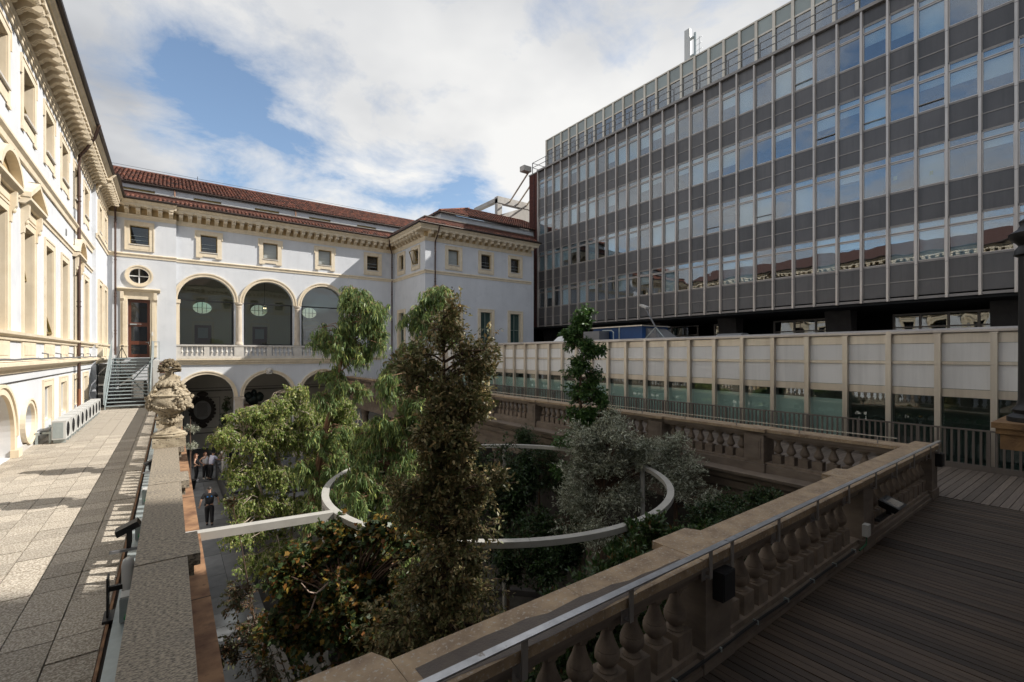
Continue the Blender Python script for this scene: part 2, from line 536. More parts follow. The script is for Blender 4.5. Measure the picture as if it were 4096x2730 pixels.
def wall(mb, F, u0, u1, z0, z1, ops, depth=0.35):
    """flat wall with real openings: ('rect',ua,ub,za,zb) ('arch',ua,ub,za,zspring) ('oval',uc,zc,ru,rz)"""
    us, zs, boxes = {u0, u1}, {z0, z1}, []
    for o in ops:
        if o[0] == 'rect':
            b = (o[1], o[2], o[3], o[4])
        elif o[0] == 'arch':
            b = (o[1], o[2], o[3], o[4] + (o[2] - o[1]) / 2)
        else:
            b = (o[1] - o[3], o[1] + o[3], o[2] - o[4], o[2] + o[4])
        boxes.append(b)
        us |= {b[0], b[1]}
        zs |= {b[2], b[3]}
    us, zs = sorted(us), sorted(zs)
    for i in range(len(us) - 1):
        for j in range(len(zs) - 1):
            cu, cz = (us[i] + us[i + 1]) / 2, (zs[j] + zs[j + 1]) / 2
            if any(b[0] < cu < b[1] and b[2] < cz < b[3] for b in boxes):
                continue
            mb.add([F(us[i], 0, zs[j]), F(us[i + 1], 0, zs[j]), F(us[i + 1], 0, zs[j + 1]), F(us[i], 0, zs[j + 1])], [(0, 1, 2, 3)])
    for o, b in zip(ops, boxes):
        if o[0] == 'rect':
            out = [(b[0], b[2]), (b[1], b[2]), (b[1], b[3]), (b[0], b[3])]
        elif o[0] == 'arch':
            r, c, zsg = (b[1] - b[0]) / 2, (b[0] + b[1]) / 2, o[4]
            arc = [(c + r * math.cos(PI * k / 24), zsg + r * math.sin(PI * k / 24)) for k in range(25)]
            for k in range(24):
                (a, za), (e, ze) = arc[k], arc[k + 1]
                mb.add([F(a, 0, za), F(a, 0, b[3]), F(e, 0, b[3]), F(e, 0, ze)], [(0, 1, 2, 3)])
            out = [(b[0], b[2]), (b[1], b[2])] + arc
        else:
            c, zc, ru, rz = o[1:5]
            arc = [(c + ru * math.cos(2 * PI * k / 32), zc + rz * math.sin(2 * PI * k / 32)) for k in range(33)]
            for k in range(32):
                (a, za), (e, ze) = arc[k], arc[k + 1]
                zz = b[3] if k < 16 else b[2]
                mb.add([F(a, 0, za), F(a, 0, zz), F(e, 0, zz), F(e, 0, ze)], [(0, 1, 2, 3)])
            out = arc[:-1]
        for k in range(len(out)):
            (a, za), (e, ze) = out[k], out[(k + 1) % len(out)]
            mb.add([F(a, 0, za), F(e, 0, ze), F(e, -depth, ze), F(a, -depth, za)], [(0, 1, 2, 3)])
    return mb


def arc_ring(mb, F, uc, zc, r0, r1, n0, n1, a0=0.0, a1=PI, seg=24, rz=1.0):
    for k in range(seg):
        p = []
        for t in (a0 + (a1 - a0) * k / seg, a0 + (a1 - a0) * (k + 1) / seg):
            c, s_ = math.cos(t), math.sin(t) * rz
            p.append([F(uc + r * c, n, zc + r * s_) for r, n in ((r0, n0), (r0, n1), (r1, n1), (r1, n0))])
        a, b = p
        mb.add(a + b, [(0, 1, 5, 4), (1, 2, 6, 5), (2, 3, 7, 6)])
    return mb


LOC = frame(0, 0, 0)      # canonical wall frame for shared meshes


def surround_mesh(w, h, side=0.26, top=0.26, bot=0.42, ears=False, depth=.28, p=.07):
    """stucco window surround round an opening w x h whose lower left inner corner is the origin"""
    mb = MB()
    q_ = .03 if p > .05 else .018
    e = 0.07 if ears else 0.0
    mb.fbox(LOC, -side, 0, 0, p, -bot, h)
    mb.fbox(LOC, w, w + side, 0, p, -bot, h)
    mb.fbox(LOC, -side - e, w + side + e, 0, p, h, h + top)
    if ears:
        mb.fbox(LOC, -side - e, -side, 0, p - .004, h - .3, h)
        mb.fbox(LOC, w + side, w + side + e, 0, p - .004, h - .3, h)
    # outer fillet
    mb.fbox(LOC, -side - e, -side - e + .06, p, p + q_, h - (.3 if ears else h + bot), h + top)
    mb.fbox(LOC, w + side + e - .06, w + side + e, p, p + q_, h - (.3 if ears else h + bot), h + top)
    mb.fbox(LOC, -side - e + .06, w + side + e - .06, p, p + q_, h + top - .06, h + top)
    if bot > 0.3:
        mb.fbox(LOC, 0, w, 0, p - .01, -bot + .1, -.09)
        if ears:
            mb.fbox(LOC, -side, .12, p, p + q_, -bot, -bot + .1)
            mb.fbox(LOC, w - .12, w + side, p, p + q_, -bot, -bot + .1)
        else:
            mb.fbox(LOC, 0, w, 0, p, -bot, -bot + .08)
    mb.fbox(LOC, 0, .012, -depth, 0, 0, h).fbox(LOC, w - .012, w, -depth, 0, 0, h).fbox(LOC, .012, w - .012, -depth, 0, h - .012, h).fbox(LOC, .012, w - .012, -depth, 0, 0, .012)
    return mb.mesh('window_surround', m_cream)


def win_frame_mesh(w, h, t=0.055, bars=(), vbars=(), mat=None):
    mb = MB()
    mb.fbox(LOC, 0, t, 0, .06, 0, h)
    mb.fbox(LOC, w - t, w, 0, .06, 0, h)
    mb.fbox(LOC, t, w - t, 0, .06, 0, t)
    mb.fbox(LOC, t, w - t, 0, .06, h - t, h)
    for z in bars:
        mb.fbox(LOC, t, w - t, .005, .05, z - .025, z + .025)
    for u in vbars:
        mb.fbox(LOC, u - .03, u + .03, .004, .055, t, h - t)
    return mb.mesh('window_frame', mat or m_gold)


def sheet_mesh(name, w, h, mat, n=0.0):
    mb = MB()
    mb.fbox(LOC, 0, w, n - .008, n, 0, h)
    return mb.mesh(name, mat)


def sill_mesh(w, d=.09):
    mb = MB()
    mb.fbox(LOC, -.03, w + .03, -.2, d, -.07, -.005)
    return mb.mesh('sill', m_marble)


_mc = {}


def cached(key, fn):
    if key not in _mc:
        _mc[key] = fn()
    return _mc[key]


def window(root, F, u, z, w, h, depth=.28, kind='attic', pane=None, ears=False, bot=.42, side=.26, top=.26, p=.07):
    """surround (part) with frame, pane and sill under it"""
    me = cached(('s', w, h, ears, bot, side, top, depth, p), lambda: surround_mesh(w, h, side, top, bot, ears, depth, p))
    rot = (0, 0, F.ang)
    wo = link('window', me, root, F(u, 0, z), rot)
    if kind == 'attic':
        fr = cached(('f', w, h, kind), lambda: win_frame_mesh(w, h))
    elif kind == 'tall':
        fr = cached(('f', w, h, kind), lambda: win_frame_mesh(w, h, bars=(h * .52,)))
    elif kind == 'green':
        fr = cached(('f', w, h, kind), lambda: win_frame_mesh(w, h, bars=(h * .52,), vbars=(w * .5,), mat=m_grn))
    else:
        fr = cached(('f', w, h, kind), lambda: win_frame_mesh(w, h, mat=m_white))
    pn = pane or m_dkglass
    link('window_frame', fr, wo, (0, depth - .06, 0), local=True)
    link('pane', cached(('p', w, h, pn.name), lambda: sheet_mesh('pane', w, h, pn)), wo, (0, depth - .01, 0), local=True)
    if kind == 'attic':
        rb = cached(('rod', w, h), lambda: (MB().fbox(LOC, .06, w - .06, .09, .105, .28, .295).fbox(LOC, .06, w - .06, .09, .105, .55, .565)).mesh('guard_rods', m_galv))
        link('guard_rods', rb, wo, (0, depth - .02, 0), local=True)
    if bot > .3:
        link('sill', cached(('sl', w), lambda: sill_mesh(w)), wo, (0, 0, 0), local=True)
    return wo


# modillion: a carved scroll bracket, canonical frame, origin at its wall side, bottom
def modillion_mesh():
    prof = [(0.0, 0.0), (.07, .0), (.15, .05), (.20, .13), (.27, .19), (.38, .19), (.47, .15), (.54, .13), (.60, .17), (.62, .25), (.58, .33), (.50, .36), (0.0, .36)]
    mb = MB()
    for a, b, g in ((0, .05, 0), (.05, .085, .02), (.085, .135, 0), (.135, .17, .02), (.17, .22, 0)):
        mb.ext(LOC, [(max(0, n - g), z + (g if z < .3 else 0)) for n, z in prof], a, b)
    mb.fbox(LOC, -.025, .245, 0, .65, .362, .43)
    return mb.mesh('modillion', m_cream)


MOD = modillion_mesh()
ZF, ZM, ZC = 11.50, 11.78, 12.21       # frieze bottom, modillion bottom, modillion top


def cornice(root, F, u0, u1, pitch, miter0=0.0, miter1=0.0, gut=True, tiles=True, du0=0.0, du1=0.0):
    """frieze, modillions, corona, gutter.  miter: how far the projecting members run past u0 / u1 per unit of n"""
    fz = MB().ext(F, [(0, ZF), (.05, ZF), (.05, ZF + .11), (.08, ZF + .12), (.08, ZF + .2), (.12, ZF + .24), (.12, ZM), (0, ZM)], u0 - miter0 * .1, u1 + miter1 * .1)
    part(root, 'frieze_moulding', fz, m_cream)
    cr = MB()

    def prism(prof):
        a = [F(u0 - miter0 * n, n, z) for n, z in prof]
        b = [F(u1 + miter1 * n, n, z) for n, z in prof]
        k = len(prof)
        cr.add(a + b, [(i, (i + 1) % k, k + (i + 1) % k, k + i) for i in range(k)] + [tuple(range(k))[::-1], tuple(range(k, 2 * k))])
    prism([(-.12, ZC + .003), (.66, ZC + .003), (.68, ZC + .03), (.68, ZC + .17), (.74, ZC + .19), (.80, ZC + .27), (.84, ZC + .30), (.84, ZC + .35), (-.12, ZC + .35)])
    part(root, 'corona', cr, m_cream)
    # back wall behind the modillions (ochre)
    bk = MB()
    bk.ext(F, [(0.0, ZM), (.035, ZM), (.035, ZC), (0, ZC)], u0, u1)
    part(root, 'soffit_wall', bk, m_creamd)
    n = max(1, int(round((u1 - u0 - du0 - du1) / pitch)))
    for i in range(n):
        u = u0 + du0 + (i + .5) * (u1 - u0 - du0 - du1) / n
        link('modillion', MOD, root, F(u - .11, .036, ZM), (0, 0, F.ang))
    if gut:
        g = MB().tube([F(u0 - miter0 * .9, .90, ZC + .40), F(u1 + miter1 * .9, .90, ZC + .40)], .075, 8)
        part(root, 'gutter', g, m_bronze, True)


def string_course(root, F, u0, u1, za, zb, p=.10, m=None):
    mb = MB().ext(F, [(0, za), (p * .4, za), (p * .5, za + (zb - za) * .45), (p, za + (zb - za) * .7), (p, zb - .03), (p * .7, zb), (0, zb)], u0, u1)
    return part(root, 'string_course', mb, m or m_cream)


def downpipe(pts, label, foot=None, r=.055):
    t = thing('downpipe', tuple(pts[-1]), label, 'downpipe', 'rainwater downpipes on the palazzo')
    part(t, 'pipe', MB().tube(pts, r, 8), m_pipe, True)
    z0, z1 = pts[-1][2], max(p[2] for p in pts)
    x, y = pts[-1][0], pts[-1][1]
    cl = MB()
    z = z0 + 1.3
    while z < z1 - 1.5:
        cl.tube([(x, y, z), (x, y, z + .05)], r * 1.35, 8)
        cl.tube([(x, y, z + .22), (x, y, z + .26)], r * 1.3, 8)
        z += 2.35
    part(t, 'pipe_collar', cl, m_pipe, True)
    if foot:
        part(t, 'rusty_foot', MB().tube([(x, y, foot), (x, y, z0)], r * 1.12, 8), m_rust, True)['label'] = 'rusty orange cast foot of the pipe'
    return t


# ------------------------------------------------------------------ roof tiles (coppi), each a curved piece with a thick lip


def tile_geo():
    vs, fs = [], []
    L_, n = .43, 5
    for (y, r, z) in ((0, .098, .02), (L_, .078, 0.0)):
        for k in range(n + 1):
            t = PI * k / n
            vs.append((math.cos(t) * r, y, z + math.sin(t) * r * .92))
    for k in range(n + 1):
        t = PI * k / n
        vs.append((math.cos(t) * .078, 0, .02 + math.sin(t) * .075 * .92))
    for k in range(n):
        fs.append((k, n + 1 + k, n + 2 + k, k + 1))
        fs.append((k, k + 1, 2 * (n + 1) + k + 1, 2 * (n + 1) + k))
    return vs, fs


TV, TF = tile_geo()
TILE = bpy.data.meshes.new('roof_tile')
TILE.from_pydata(TV, [], TF)
TILE.materials.append(m_tile)


def stuff_mesh(name, verts, faces, mats4, mat):
    """one joined mesh out of many transformed copies (numpy)"""
    v = np.array(verts, dtype=np.float64)
    k = len(mats4)
    A = np.array([[list(r) for r in m] for m in mats4])
    vv = np.einsum('kij,nj->kni', A[:, :3, :3], v) + A[:, None, :3, 3]
    vv = vv.reshape(-1, 3)
    nv = len(v)
    me = bpy.data.meshes.new(name)
    ff = [tuple(i + q * nv for i in f) for q in range(k) for f in faces]
    me.from_pydata(vv.tolist(), [], ff)
    me.materials.append(mat)
    return me


def scatter(root, name, me, verts, faces, mats4, mat, limit=300, label=None):
    """the nearest `limit` pieces as parts, the rest as one stuff part"""
    ms = sorted(mats4, key=lambda m: (m.translation - Vector((0, 0, 2.75))).length)
    inv = Matrix.Translation(-Vector(root.location))
    for m in ms[:limit]:
        o = bpy.data.objects.new(name, me)
        COL.objects.link(o)
        o.parent = root
        o.matrix_parent_inverse = inv
        o.matrix_basis = m
    if ms[limit:]:
        o = link(name, stuff_mesh(name + '_field', verts, faces, ms[limit:], mat), root)
        o.name = name + '_field'
        tag(o, kind='stuff')


def tile_field(O, U, V, nu, nv, du=.235, dv=.33, keep=None, jit=.012):
    """matrices for nu x nv tiles on the slope O + U*u + V*v (U, V unit vectors)"""
    U, V = Vector(U).normalized(), Vector(V).normalized()
    Nn = U.cross(V).normalized()
    out = []
    for j in range(nv):
        for i in range(nu):
            u, v = (i + .5) * du, j * dv
            if keep and not keep(u, v):
                continue
            p = Vector(O) + U * (u + random.uniform(-jit, jit)) + V * (v + random.uniform(-jit, jit)) + Nn * (.03 + random.uniform(0, .012))
            a = random.uniform(-.03, .03)
            X = (U * math.cos(a) + V * math.sin(a))
            Y = Nn.cross(X)
            m = Matrix((X, Y, Nn)).transposed().to_4x4()
            m.translation = p
            out.append(m)
    return out


GZ = -5.15            # courtyard paving level

# ------------------------------------------------------------------ far wing with the glazed loggia (faces us, wall plane y = 39)
YF, XJ, XW, YW = 39.0, 0.33, 15.8, 32.8
far = thing('palazzo_wing', (6, YF, GZ), 'pale blue palazzo wing with three large glazed arches above an open arcade', 'building')
FF = frame(0, YF, 0)
FB = frame(0, YF - .26, 0)        # left bay stands a little forward
AC_ = [2.06, 5.98, 9.90]          # arch centres
RA = 1.66
ops = [('arch', c - RA, c + RA, 3.40, 6.47) for c in AC_] + [('arch', c - RA, c + RA, GZ, -.33) for c in AC_]
ops += [('rect', x - .5, x + .5, 9.87, 11.07) for x in (2.2, 6.08, 10.0, 13.9)]
ops += [('rect', 13.35, 14.6, 3.40, 6.45)]
part(far, 'wall', wall(MB(), FF, XJ, XW + 12, GZ, ZC, ops, .42), m_plaster)
part(far, 'pilaster_strip', wall(MB().fbox(FF, 11.85, 13.35, 0, .13, -1.0, 8.985).fbox(FF, 14.6, XW, 0, .13, -1.0, 8.985).fbox(FF, 13.35, 14.6, 0, .13, 6.45, 8.985), FF, XW + 12, XW + 12.01, 0, .01, []), m_plaster)
ob = [('rect', -2.1, -1.1, 9.87, 11.07), ('rect', -2.2, -1.06, 2.50, 6.32), ('oval', -1.63, 7.82, .50, .48)]
wb = wall(MB(), FB, -3.4, XJ, GZ, ZC, ob, .4)
wb.add([FB(XJ, 0, GZ), FB(XJ, -.26, GZ), FB(XJ, -.26, ZC), FB(XJ, 0, ZC)], [(0, 1, 2, 3)])
part(far, 'door_bay_wall', wb, m_plaster)
for i, x in enumerate((2.2, 6.08, 10.0, 13.9)):
    window(far, FF, x - .5, 9.87, 1.0, 1.2, ears=i < 3, pane=m_blindp if i in (1, 2) else m_dkglass)
window(far, FB, -2.1, 9.87, 1.0, 1.2)
string_course(far, FF, XJ, 11.85, 8.99, 9.26)
string_course(far, frame(0, YF - .13, 0), 11.85, XW, 8.99, 9.26)
string_course(far, FB, -3.22, XJ + .02, 8.99, 9.26)
cornice(far, FF, XJ, XW, .52, 0, 0, du1=.62)
cornice(far, FB, -3.22, XJ, .52, 0, .02, du0=.7)
# loggia: archivolts, columns, glass, balustrade
for c in AC_:
    mb = arc_ring(MB(), FF, c, 6.47, RA, RA + .27, 0, .06)
    arc_ring(mb, FF, c, 6.47, RA + .02, RA + .10, .06, .09)
    arc_ring(mb, FF, c, 6.47, RA + .19, RA + .27, .06, .11)
    part(far, 'archivolt', mb, m_cream)
    mb = arc_ring(MB(), FF, c, -.33, RA, RA + .24, 0, .06)
    arc_ring(mb, FF, c, -.33, RA + .16, RA + .24, .06, .11)
    part(far, 'archivolt', mb, m_cream)
    g = MB()
    arc = [(c + RA * math.cos(PI * k / 24), 6.47 + RA * math.sin(PI * k / 24)) for k in range(25)]
    g.add([FF(a, -.3, z) for a, z in [(c - RA, 3.4), (c + RA, 3.4)] + arc], [tuple(range(27))])
    gp = part(far, 'arched_glass', g, m_arcglass)
    fr = MB().fbox(FF, c - RA, c + RA, -.34, -.25, 6.44, 6.52).fbox(FF, c - RA, c - RA + .13, -.34, -.25, 3.4, 6.44).fbox(FF, c + RA - .13, c + RA, -.34, -.25, 3.4, 6.44).fbox(FF, c - RA + .13, c + RA - .13, -.34, -.25, 3.4, 3.48)
    part(gp, 'glazing_frame', fr, m_blkmet)
col_p = [(.27, 0), (.27, .10), (.25, .13), (.25, .19), (.215, .22), (.22, 1.1), (.212, 1.9), (.19, 2.68), (.215, 2.70), (.215, 2.75), (.195, 2.77), (.195, 2.84), (.24, 2.92), (.27, 2.94), (.27, 3.06)]
for c in (4.02, 7.94):
    x, y, z = FF(c, -.08, 3.41)
    part(far, 'column', MB().lathe(col_p, (x, y, z), 16), m_colstone, True)
for c, n in ((.42, .0), (11.84, .0)):
    part(far, 'half_column', MB().fbox(FF, c - .1, c + .1, 0, .12, 3.4, 6.22).fbox(FF, c - .15, c + .15, 0, .17, 6.22, 6.46), m_cream)
b = MB().fbox(FF, .30, 12.0, -.2, .16, 3.30, 3.395).fbox(FF, .30, 12.0, -.14, .10, 3.24, 3.30)
part(far, 'balcony_rail', b, m_marble)
part(far, 'balcony_base', MB().fbox(FF, .30, 12.0, 0, .16, 2.44, 2.62), m_marble)
for x in (.42, 2.06, 4.02, 5.98, 7.94, 9.90, 11.84):
    w_ = .30 if x in (4.02, 7.94) else .16
    part(far, 'balcony_pedestal', MB().fbox(FF, x - w_, x + w_, 0, .17 if w_ > .2 else .13, 2.62, 3.24), m_marble)
# little balusters on dies
sb = MB().fbox(LOC, -.075, .075, -.075, .075, 0, .16)
sb.lathe([(.05, .16), (.05, .19), (.085, .25), (.09, .31), (.055, .37), (.04, .42), (.045, .5), (.06, .56), (.075, .58), (.075, .62)], (0, 0, 0), 8)
SBAL = sb.mesh('baluster', m_marble, True)
for a, e in ((.50, 1.92), (2.22, 3.70), (4.34, 5.82), (6.14, 7.62), (8.26, 9.74), (10.06, 11.7)):
    n = 5
    for k in range(n):
        link('baluster', SBAL, far, FF(a + (k + .5) * (e - a) / n, .06, 2.62))
part(far, 'balcony_cornice', MB().ext(FF, [(0, 2.0), (.06, 2.0), (.08, 2.1), (.16, 2.16), (.17, 2.27), (.26, 2.33), (.26, 2.43), (0, 2.43)], XJ, 12.2), m_cream)
part(far, 'balcony_cornice', MB().ext(FF, [(0, 2.25), (.06, 2.25), (.1, 2.35), (.24, 2.43), (.24, 2.52), (0, 2.52)], 12.9, 15.1), m_cream)
# low window with balusters at the right
window(far, FF, 13.35, 3.40, 1.25, 3.05, kind='tall', bot=.02, pane=m_grnglass, depth=.35)
for k in range(4):
    link('baluster', SBAL, far, FF(13.5 + k * .31, .10, 2.54))
part(far, 'balcony_rail', MB().fbox(FF, 13.1, 14.85, 0, .2, 3.18, 3.36), m_cream)
part(far, 'balcony_pedestal', MB().fbox(FF, 13.1, 13.36, 0, .17, 2.53, 3.18).fbox(FF, 14.6, 14.85, 0, .17, 2.53, 3.18), m_cream)
# keystone mask over the middle arch
ks = MB().fbox(FF, 5.80, 6.16, .02, .16, 1.25, 1.72).blob(FF(5.98, .2, 1.5), .15, .1, .19, 8, 6).blob(FF(5.98, .29, 1.48), .04, .05, .06, 6, 4)
for sx in (-1, 1):
    ks.blob(FF(5.98 + sx * .16, .14, 1.6), .09, .06, .09, 6, 4)
    ks.blob(FF(5.98 + sx * .17, .12, 1.4), .06, .05, .08, 6, 4)
part(far, 'keystone_mask', ks, m_marble, True)
# loggia room behind the glass
part(far, 'loggia_interior', MB().fbox(FF, -.4, 12.6, -4.4, -.45, 2.9, 3.2).fbox(FF, -.4, 12.6, -4.4, -.45, 9.0, 9.2).fbox(FF, -.6, -.4, -4.4, -.45, 3.2, 9.0).fbox(FF, 12.6, 12.8, -4.4, -.45, 3.2, 9.0), m_beige)
lops = [('oval', c - .15 + .1, 6.35, .62, .46) for c in AC_] + [('rect', c - .55, c + .55, 3.2, 5.0) for c in AC_]
part(far, 'loggia_back_wall', wall(MB(), frame(0, YF + 4.4, 0), -.6, 12.8, 3.2, 9.0, lops, .3), m_beige)
FL = frame(0, YF + 4.4, 0)
for c in AC_:
    o = MB()
    o.add([FL(c - .05 + .62 * math.cos(2 * PI * k / 24), -.25, 6.35 + .46 * math.sin(2 * PI * k / 24)) for k in range(24)], [tuple(range(24))])
    op = part(far, 'oval_window', o, glass_mat('oval pane', (.62, .64, .50), .3))
    part(op, 'glazing_bars', MB().fbox(FL, c - .07, c - .03, -.24, -.2, 5.9, 6.8).fbox(FL, c - .36, c - .33, -.24, -.2, 6.0, 6.7).fbox(FL, c + .22, c + .25, -.24, -.2, 6.0, 6.7).fbox(FL, c - .66, c + .56, -.24, -.2, 6.33, 6.36), m_blkmet)
    dd = part(far, 'inner_door', MB().fbox(FL, c - .55, c + .55, -.28, -.2, 3.2, 5.0), m_door)
    part(dd, 'pane', MB().fbox(FL, c - .33, c + .33, -.2, -.19, 4.0, 4.8), m_blindp)
    part(far, 'inner_door_surround', MB().fbox(FL, c - .72, c - .55, 0, .06, 3.2, 5.15).fbox(FL, c + .55, c + .72, 0, .06, 3.2, 5.15).fbox(FL, c - .72, c + .72, 0, .07, 5.15, 5.3), m_cream)
    dl = MB()
    arc_ring(dl, FL, c, 5.3, .62, .80, 0, .1, .35, PI - .35, 12, .55)
    part(far, 'inner_pediment', dl, m_cream)
# lantern lamp inside the second bay
lan = thing('lantern', (6.0, 41.2, 6.0), 'small glass lantern with two lit bulbs hanging inside the middle glazed arch', 'lantern')
part(lan, 'lantern_cage', MB().lathe([(.05, .9), (.16, .7), (.18, .2), (.10, .0)], (6.0, 41.2, 5.9), 8), glass_mat('lantern glass', (.8, .8, .75), .5))
part(lan, 'chain', MB().tube([(6.0, 41.2, 6.8), (6.0, 41.2, 9.0)], .015, 4), m_blkmet)
for dx in (-.06, .07):
    part(lan, 'bulb', MB().blob((6.0 + dx, 41.1, 6.35), .035, .035, .05), m_lamp, True)
# door, frame, oculus in the left bay
d = thing('glazed_door', (-1.63, 38.9, 2.52), 'tall red brown wooden door with three glass panes at the top of the metal stairs', 'door')
dm = MB()
for a, e, z0, z1 in ((-2.2, -2.04, 2.52, 6.3), (-1.22, -1.06, 2.52, 6.3), (-2.04, -1.22, 2.52, 2.74), (-2.04, -1.22, 3.36, 3.6), (-2.04, -1.22, 4.55, 4.8), (-2.04, -1.22, 6.1, 6.3)):
    dm.fbox(FB, a, e, -.25, -.17, z0, z1)
part(d, 'door_leaf', dm, m_door)
for z0, z1 in ((2.74, 3.36), (3.6, 4.55), (4.8, 6.1)):
    part(d, 'pane', MB().fbox(FB, -2.04, -1.22, -.23, -.215, z0, z1), m_dkglass)
part(d, 'handle', MB().fbox(FB, -1.17, -1.13, -.17, -.12, 3.4, 3.56).fbox(FB, -1.30, -1.13, -.13, -.11, 3.5, 3.53), m_galv)
part(d, 'door_closer', MB().fbox(FB, -2.1, -1.75, -.17, -.1, 4.64, 4.72).fbox(FB, -1.75, -1.5, -.14, -.11, 4.69, 4.71), m_galv)
sd = MB()
for s_ in (-1, 1):
    xa, xb = (-2.55, -2.2) if s_ < 0 else (-1.06, -.71)
    sd.fbox(FB, xa, xb, 0, .07, 3.35, 6.3)
    sd.fbox(FB, xa + .1, xb - .08, .07, .11, 3.35, 6.3)
    sd.fbox(FB, xa - .02, xb, 0, .12, 2.52, 3.25)
    sd.fbox(FB, xa - .04, xb + .02, 0, .15, 3.25, 3.35)
    cx = (xa + xb) / 2 + s_ * .1
    sd.ext(FB, [(0, 5.95), (.08, 5.98), (.10, 6.15), (.2, 6.3), (.2, 6.75), (0, 6.75)], cx - .09, cx + .09)
sd.fbox(FB, -2.5, -.76, 0, .06, 6.3, 6.78)
sd.ext(FB, [(0, 6.78), (.1, 6.78), (.22, 6.9), (.28, 6.92), (.28, 6.98), (0, 7.03)], -2.72, -.53)
part(far, 'door_surround', sd, m_cream)
oc = MB()
arc_ring(oc, FB, -1.63, 7.82, .50, .72, 0, .07, 0, 2 * PI, 32, .96)
arc_ring(oc, FB, -1.63, 7.82, .64, .73, .07, .11, 0, 2 * PI, 32, .96)
ow = part(far, 'oculus', oc, m_cream)
part(ow, 'pane', MB().add([FB(-1.63 + .5 * math.cos(2 * PI * k / 24), -.2, 7.82 + .48 * math.sin(2 * PI * k / 24)) for k in range(24)], [tuple(range(24))]), m_dkglass)
part(ow, 'cross_bar', MB().fbox(FB, -1.665, -1.595, -.19, -.13, 7.34, 8.3).fbox(FB, -2.13, -1.665, -.19, -.13, 7.79, 7.85).fbox(FB, -1.595, -1.13, -.19, -.13, 7.79, 7.85), m_white)
part(far, 'intercom', MB().fbox(FB, -.98, -.90, .12, .16, 3.95, 4.2), m_white)

# lower arcade: piers, portico with plaque
for x in (4.02, 7.94, 11.84):
    p = MB().fbox(FF, x - .27, x + .27, .003, .10, GZ, -.55).fbox(FF, x - .33, x + .33, .003, .16, -.55, -.36).fbox(FF, x - .36, x + .36, .003, .16, GZ, GZ + .4)
    part(far, 'pier_facing', p, m_colstone)
FP = frame(0, 46.95, 0)
pm = MB().fbox(FP, -4, 13, -.3, 0, GZ, 2.2)
part(far, 'portico_back_wall', pm, m_warmwall)
part(far, 'portico_ceiling', MB().box(-4, 13, 39.45, 46.9, 2.0, 2.4), m_warmwall)
part(far, 'portico_side_wall', MB().box(-.6, -.2, 39.45, 46.9, GZ, 2.0).box(12.6, 13, 39.45, 46.9, GZ, 2.0), m_warmwall)
pmd = MB()
for u0, u1, z0, z1 in ((-.1, 12.5, -.42, -.30), (-.1, 12.5, -3.95, -3.85), (-.1, 12.5, -.16, -.1), (.85, .9, -3.5, -.9), (3.4, 3.45, -3.5, -.9), (.9, 3.4, -3.5, -3.45), (.9, 3.4, -.95, -.9)):
    pmd.fbox(FP, u0, u1, 0.002, .035, z0, z1)
part(far, 'wall_moulding', pmd, m_conc)
pq = thing('memorial_plaque', (2.18, 46.8, -2.0), 'dark carved oval plaque with lines of lettering on the portico wall', 'plaque')
pf = MB()
arc_ring(pf, FP, 2.18, -1.95, .62, .86, .02, .14, 0, 2 * PI, 32, 1.28)
for k in range(22):
    t = 2 * PI * k / 22
    pf.blob(FP(2.18 + .86 * math.cos(t), .1, -1.95 + 1.1 * math.sin(t)), .13, .07, .13, 6, 4, .2)
pf.blob(FP(2.18, .12, -.62), .42, .1, .22, 10, 5).blob(FP(2.18, .12, -3.25), .38, .1, .2, 10, 5)
part(pq, 'carved_frame', pf, M('dark bronzed carving', (.045, .035, .028), rough=.7), True)
part(pq, 'inscription_panel', MB().add([FP(2.18 + .63 * math.cos(2 * PI * k / 32), .05, -1.95 + .8 * math.sin(2 * PI * k / 32)) for k in range(32)], [tuple(range(32))]), M('grey marble panel', (.30, .29, .27), rough=.6))
tx = MB()
rr = random.Random(4)
for i in range(13):
    z = -1.42 - i * .088
    wln = min(.36, .52 * math.sqrt(max(.05, 1 - ((z + 1.95) / .8) ** 2)))
    u = 2.18 - wln
    while u < 2.18 + wln:
        l = rr.uniform(.03, .10)
        tx.fbox(FP, u, min(u + l, 2.18 + wln), .052, .056, z, z + .032)
        u += l + .022
part(pq, 'engraved_lettering', tx, M('engraved lettering', (.06, .05, .045), rough=.8))
pk = thing('stone_pedestal', (5.5, 43, GZ), 'pink stone pedestal block in the portico behind the birch leaves', 'pedestal')
part(pk, 'block', MB().box(4.75, 6.27, 42.4, 43.6, GZ, -1.5).box(4.65, 6.37, 42.3, 43.7, -1.5, -1.36), m_pink)
bz = MB()
for c, r in (((5.4, 43, -.9), (.5, .3, .5)), ((5.9, 43, -.75), (.35, .3, .4)), ((5.1, 42.8, -.6), (.3, .25, .3)), ((5.5, 43, -.4), (.22, .2, .28))):
    bz.blob(c, *r, 10, 7, .08)
part(pk, 'bronze_sculpture', bz, M('dark bronze sculpture', (.03, .04, .036), rough=.35, metal=.6), True)

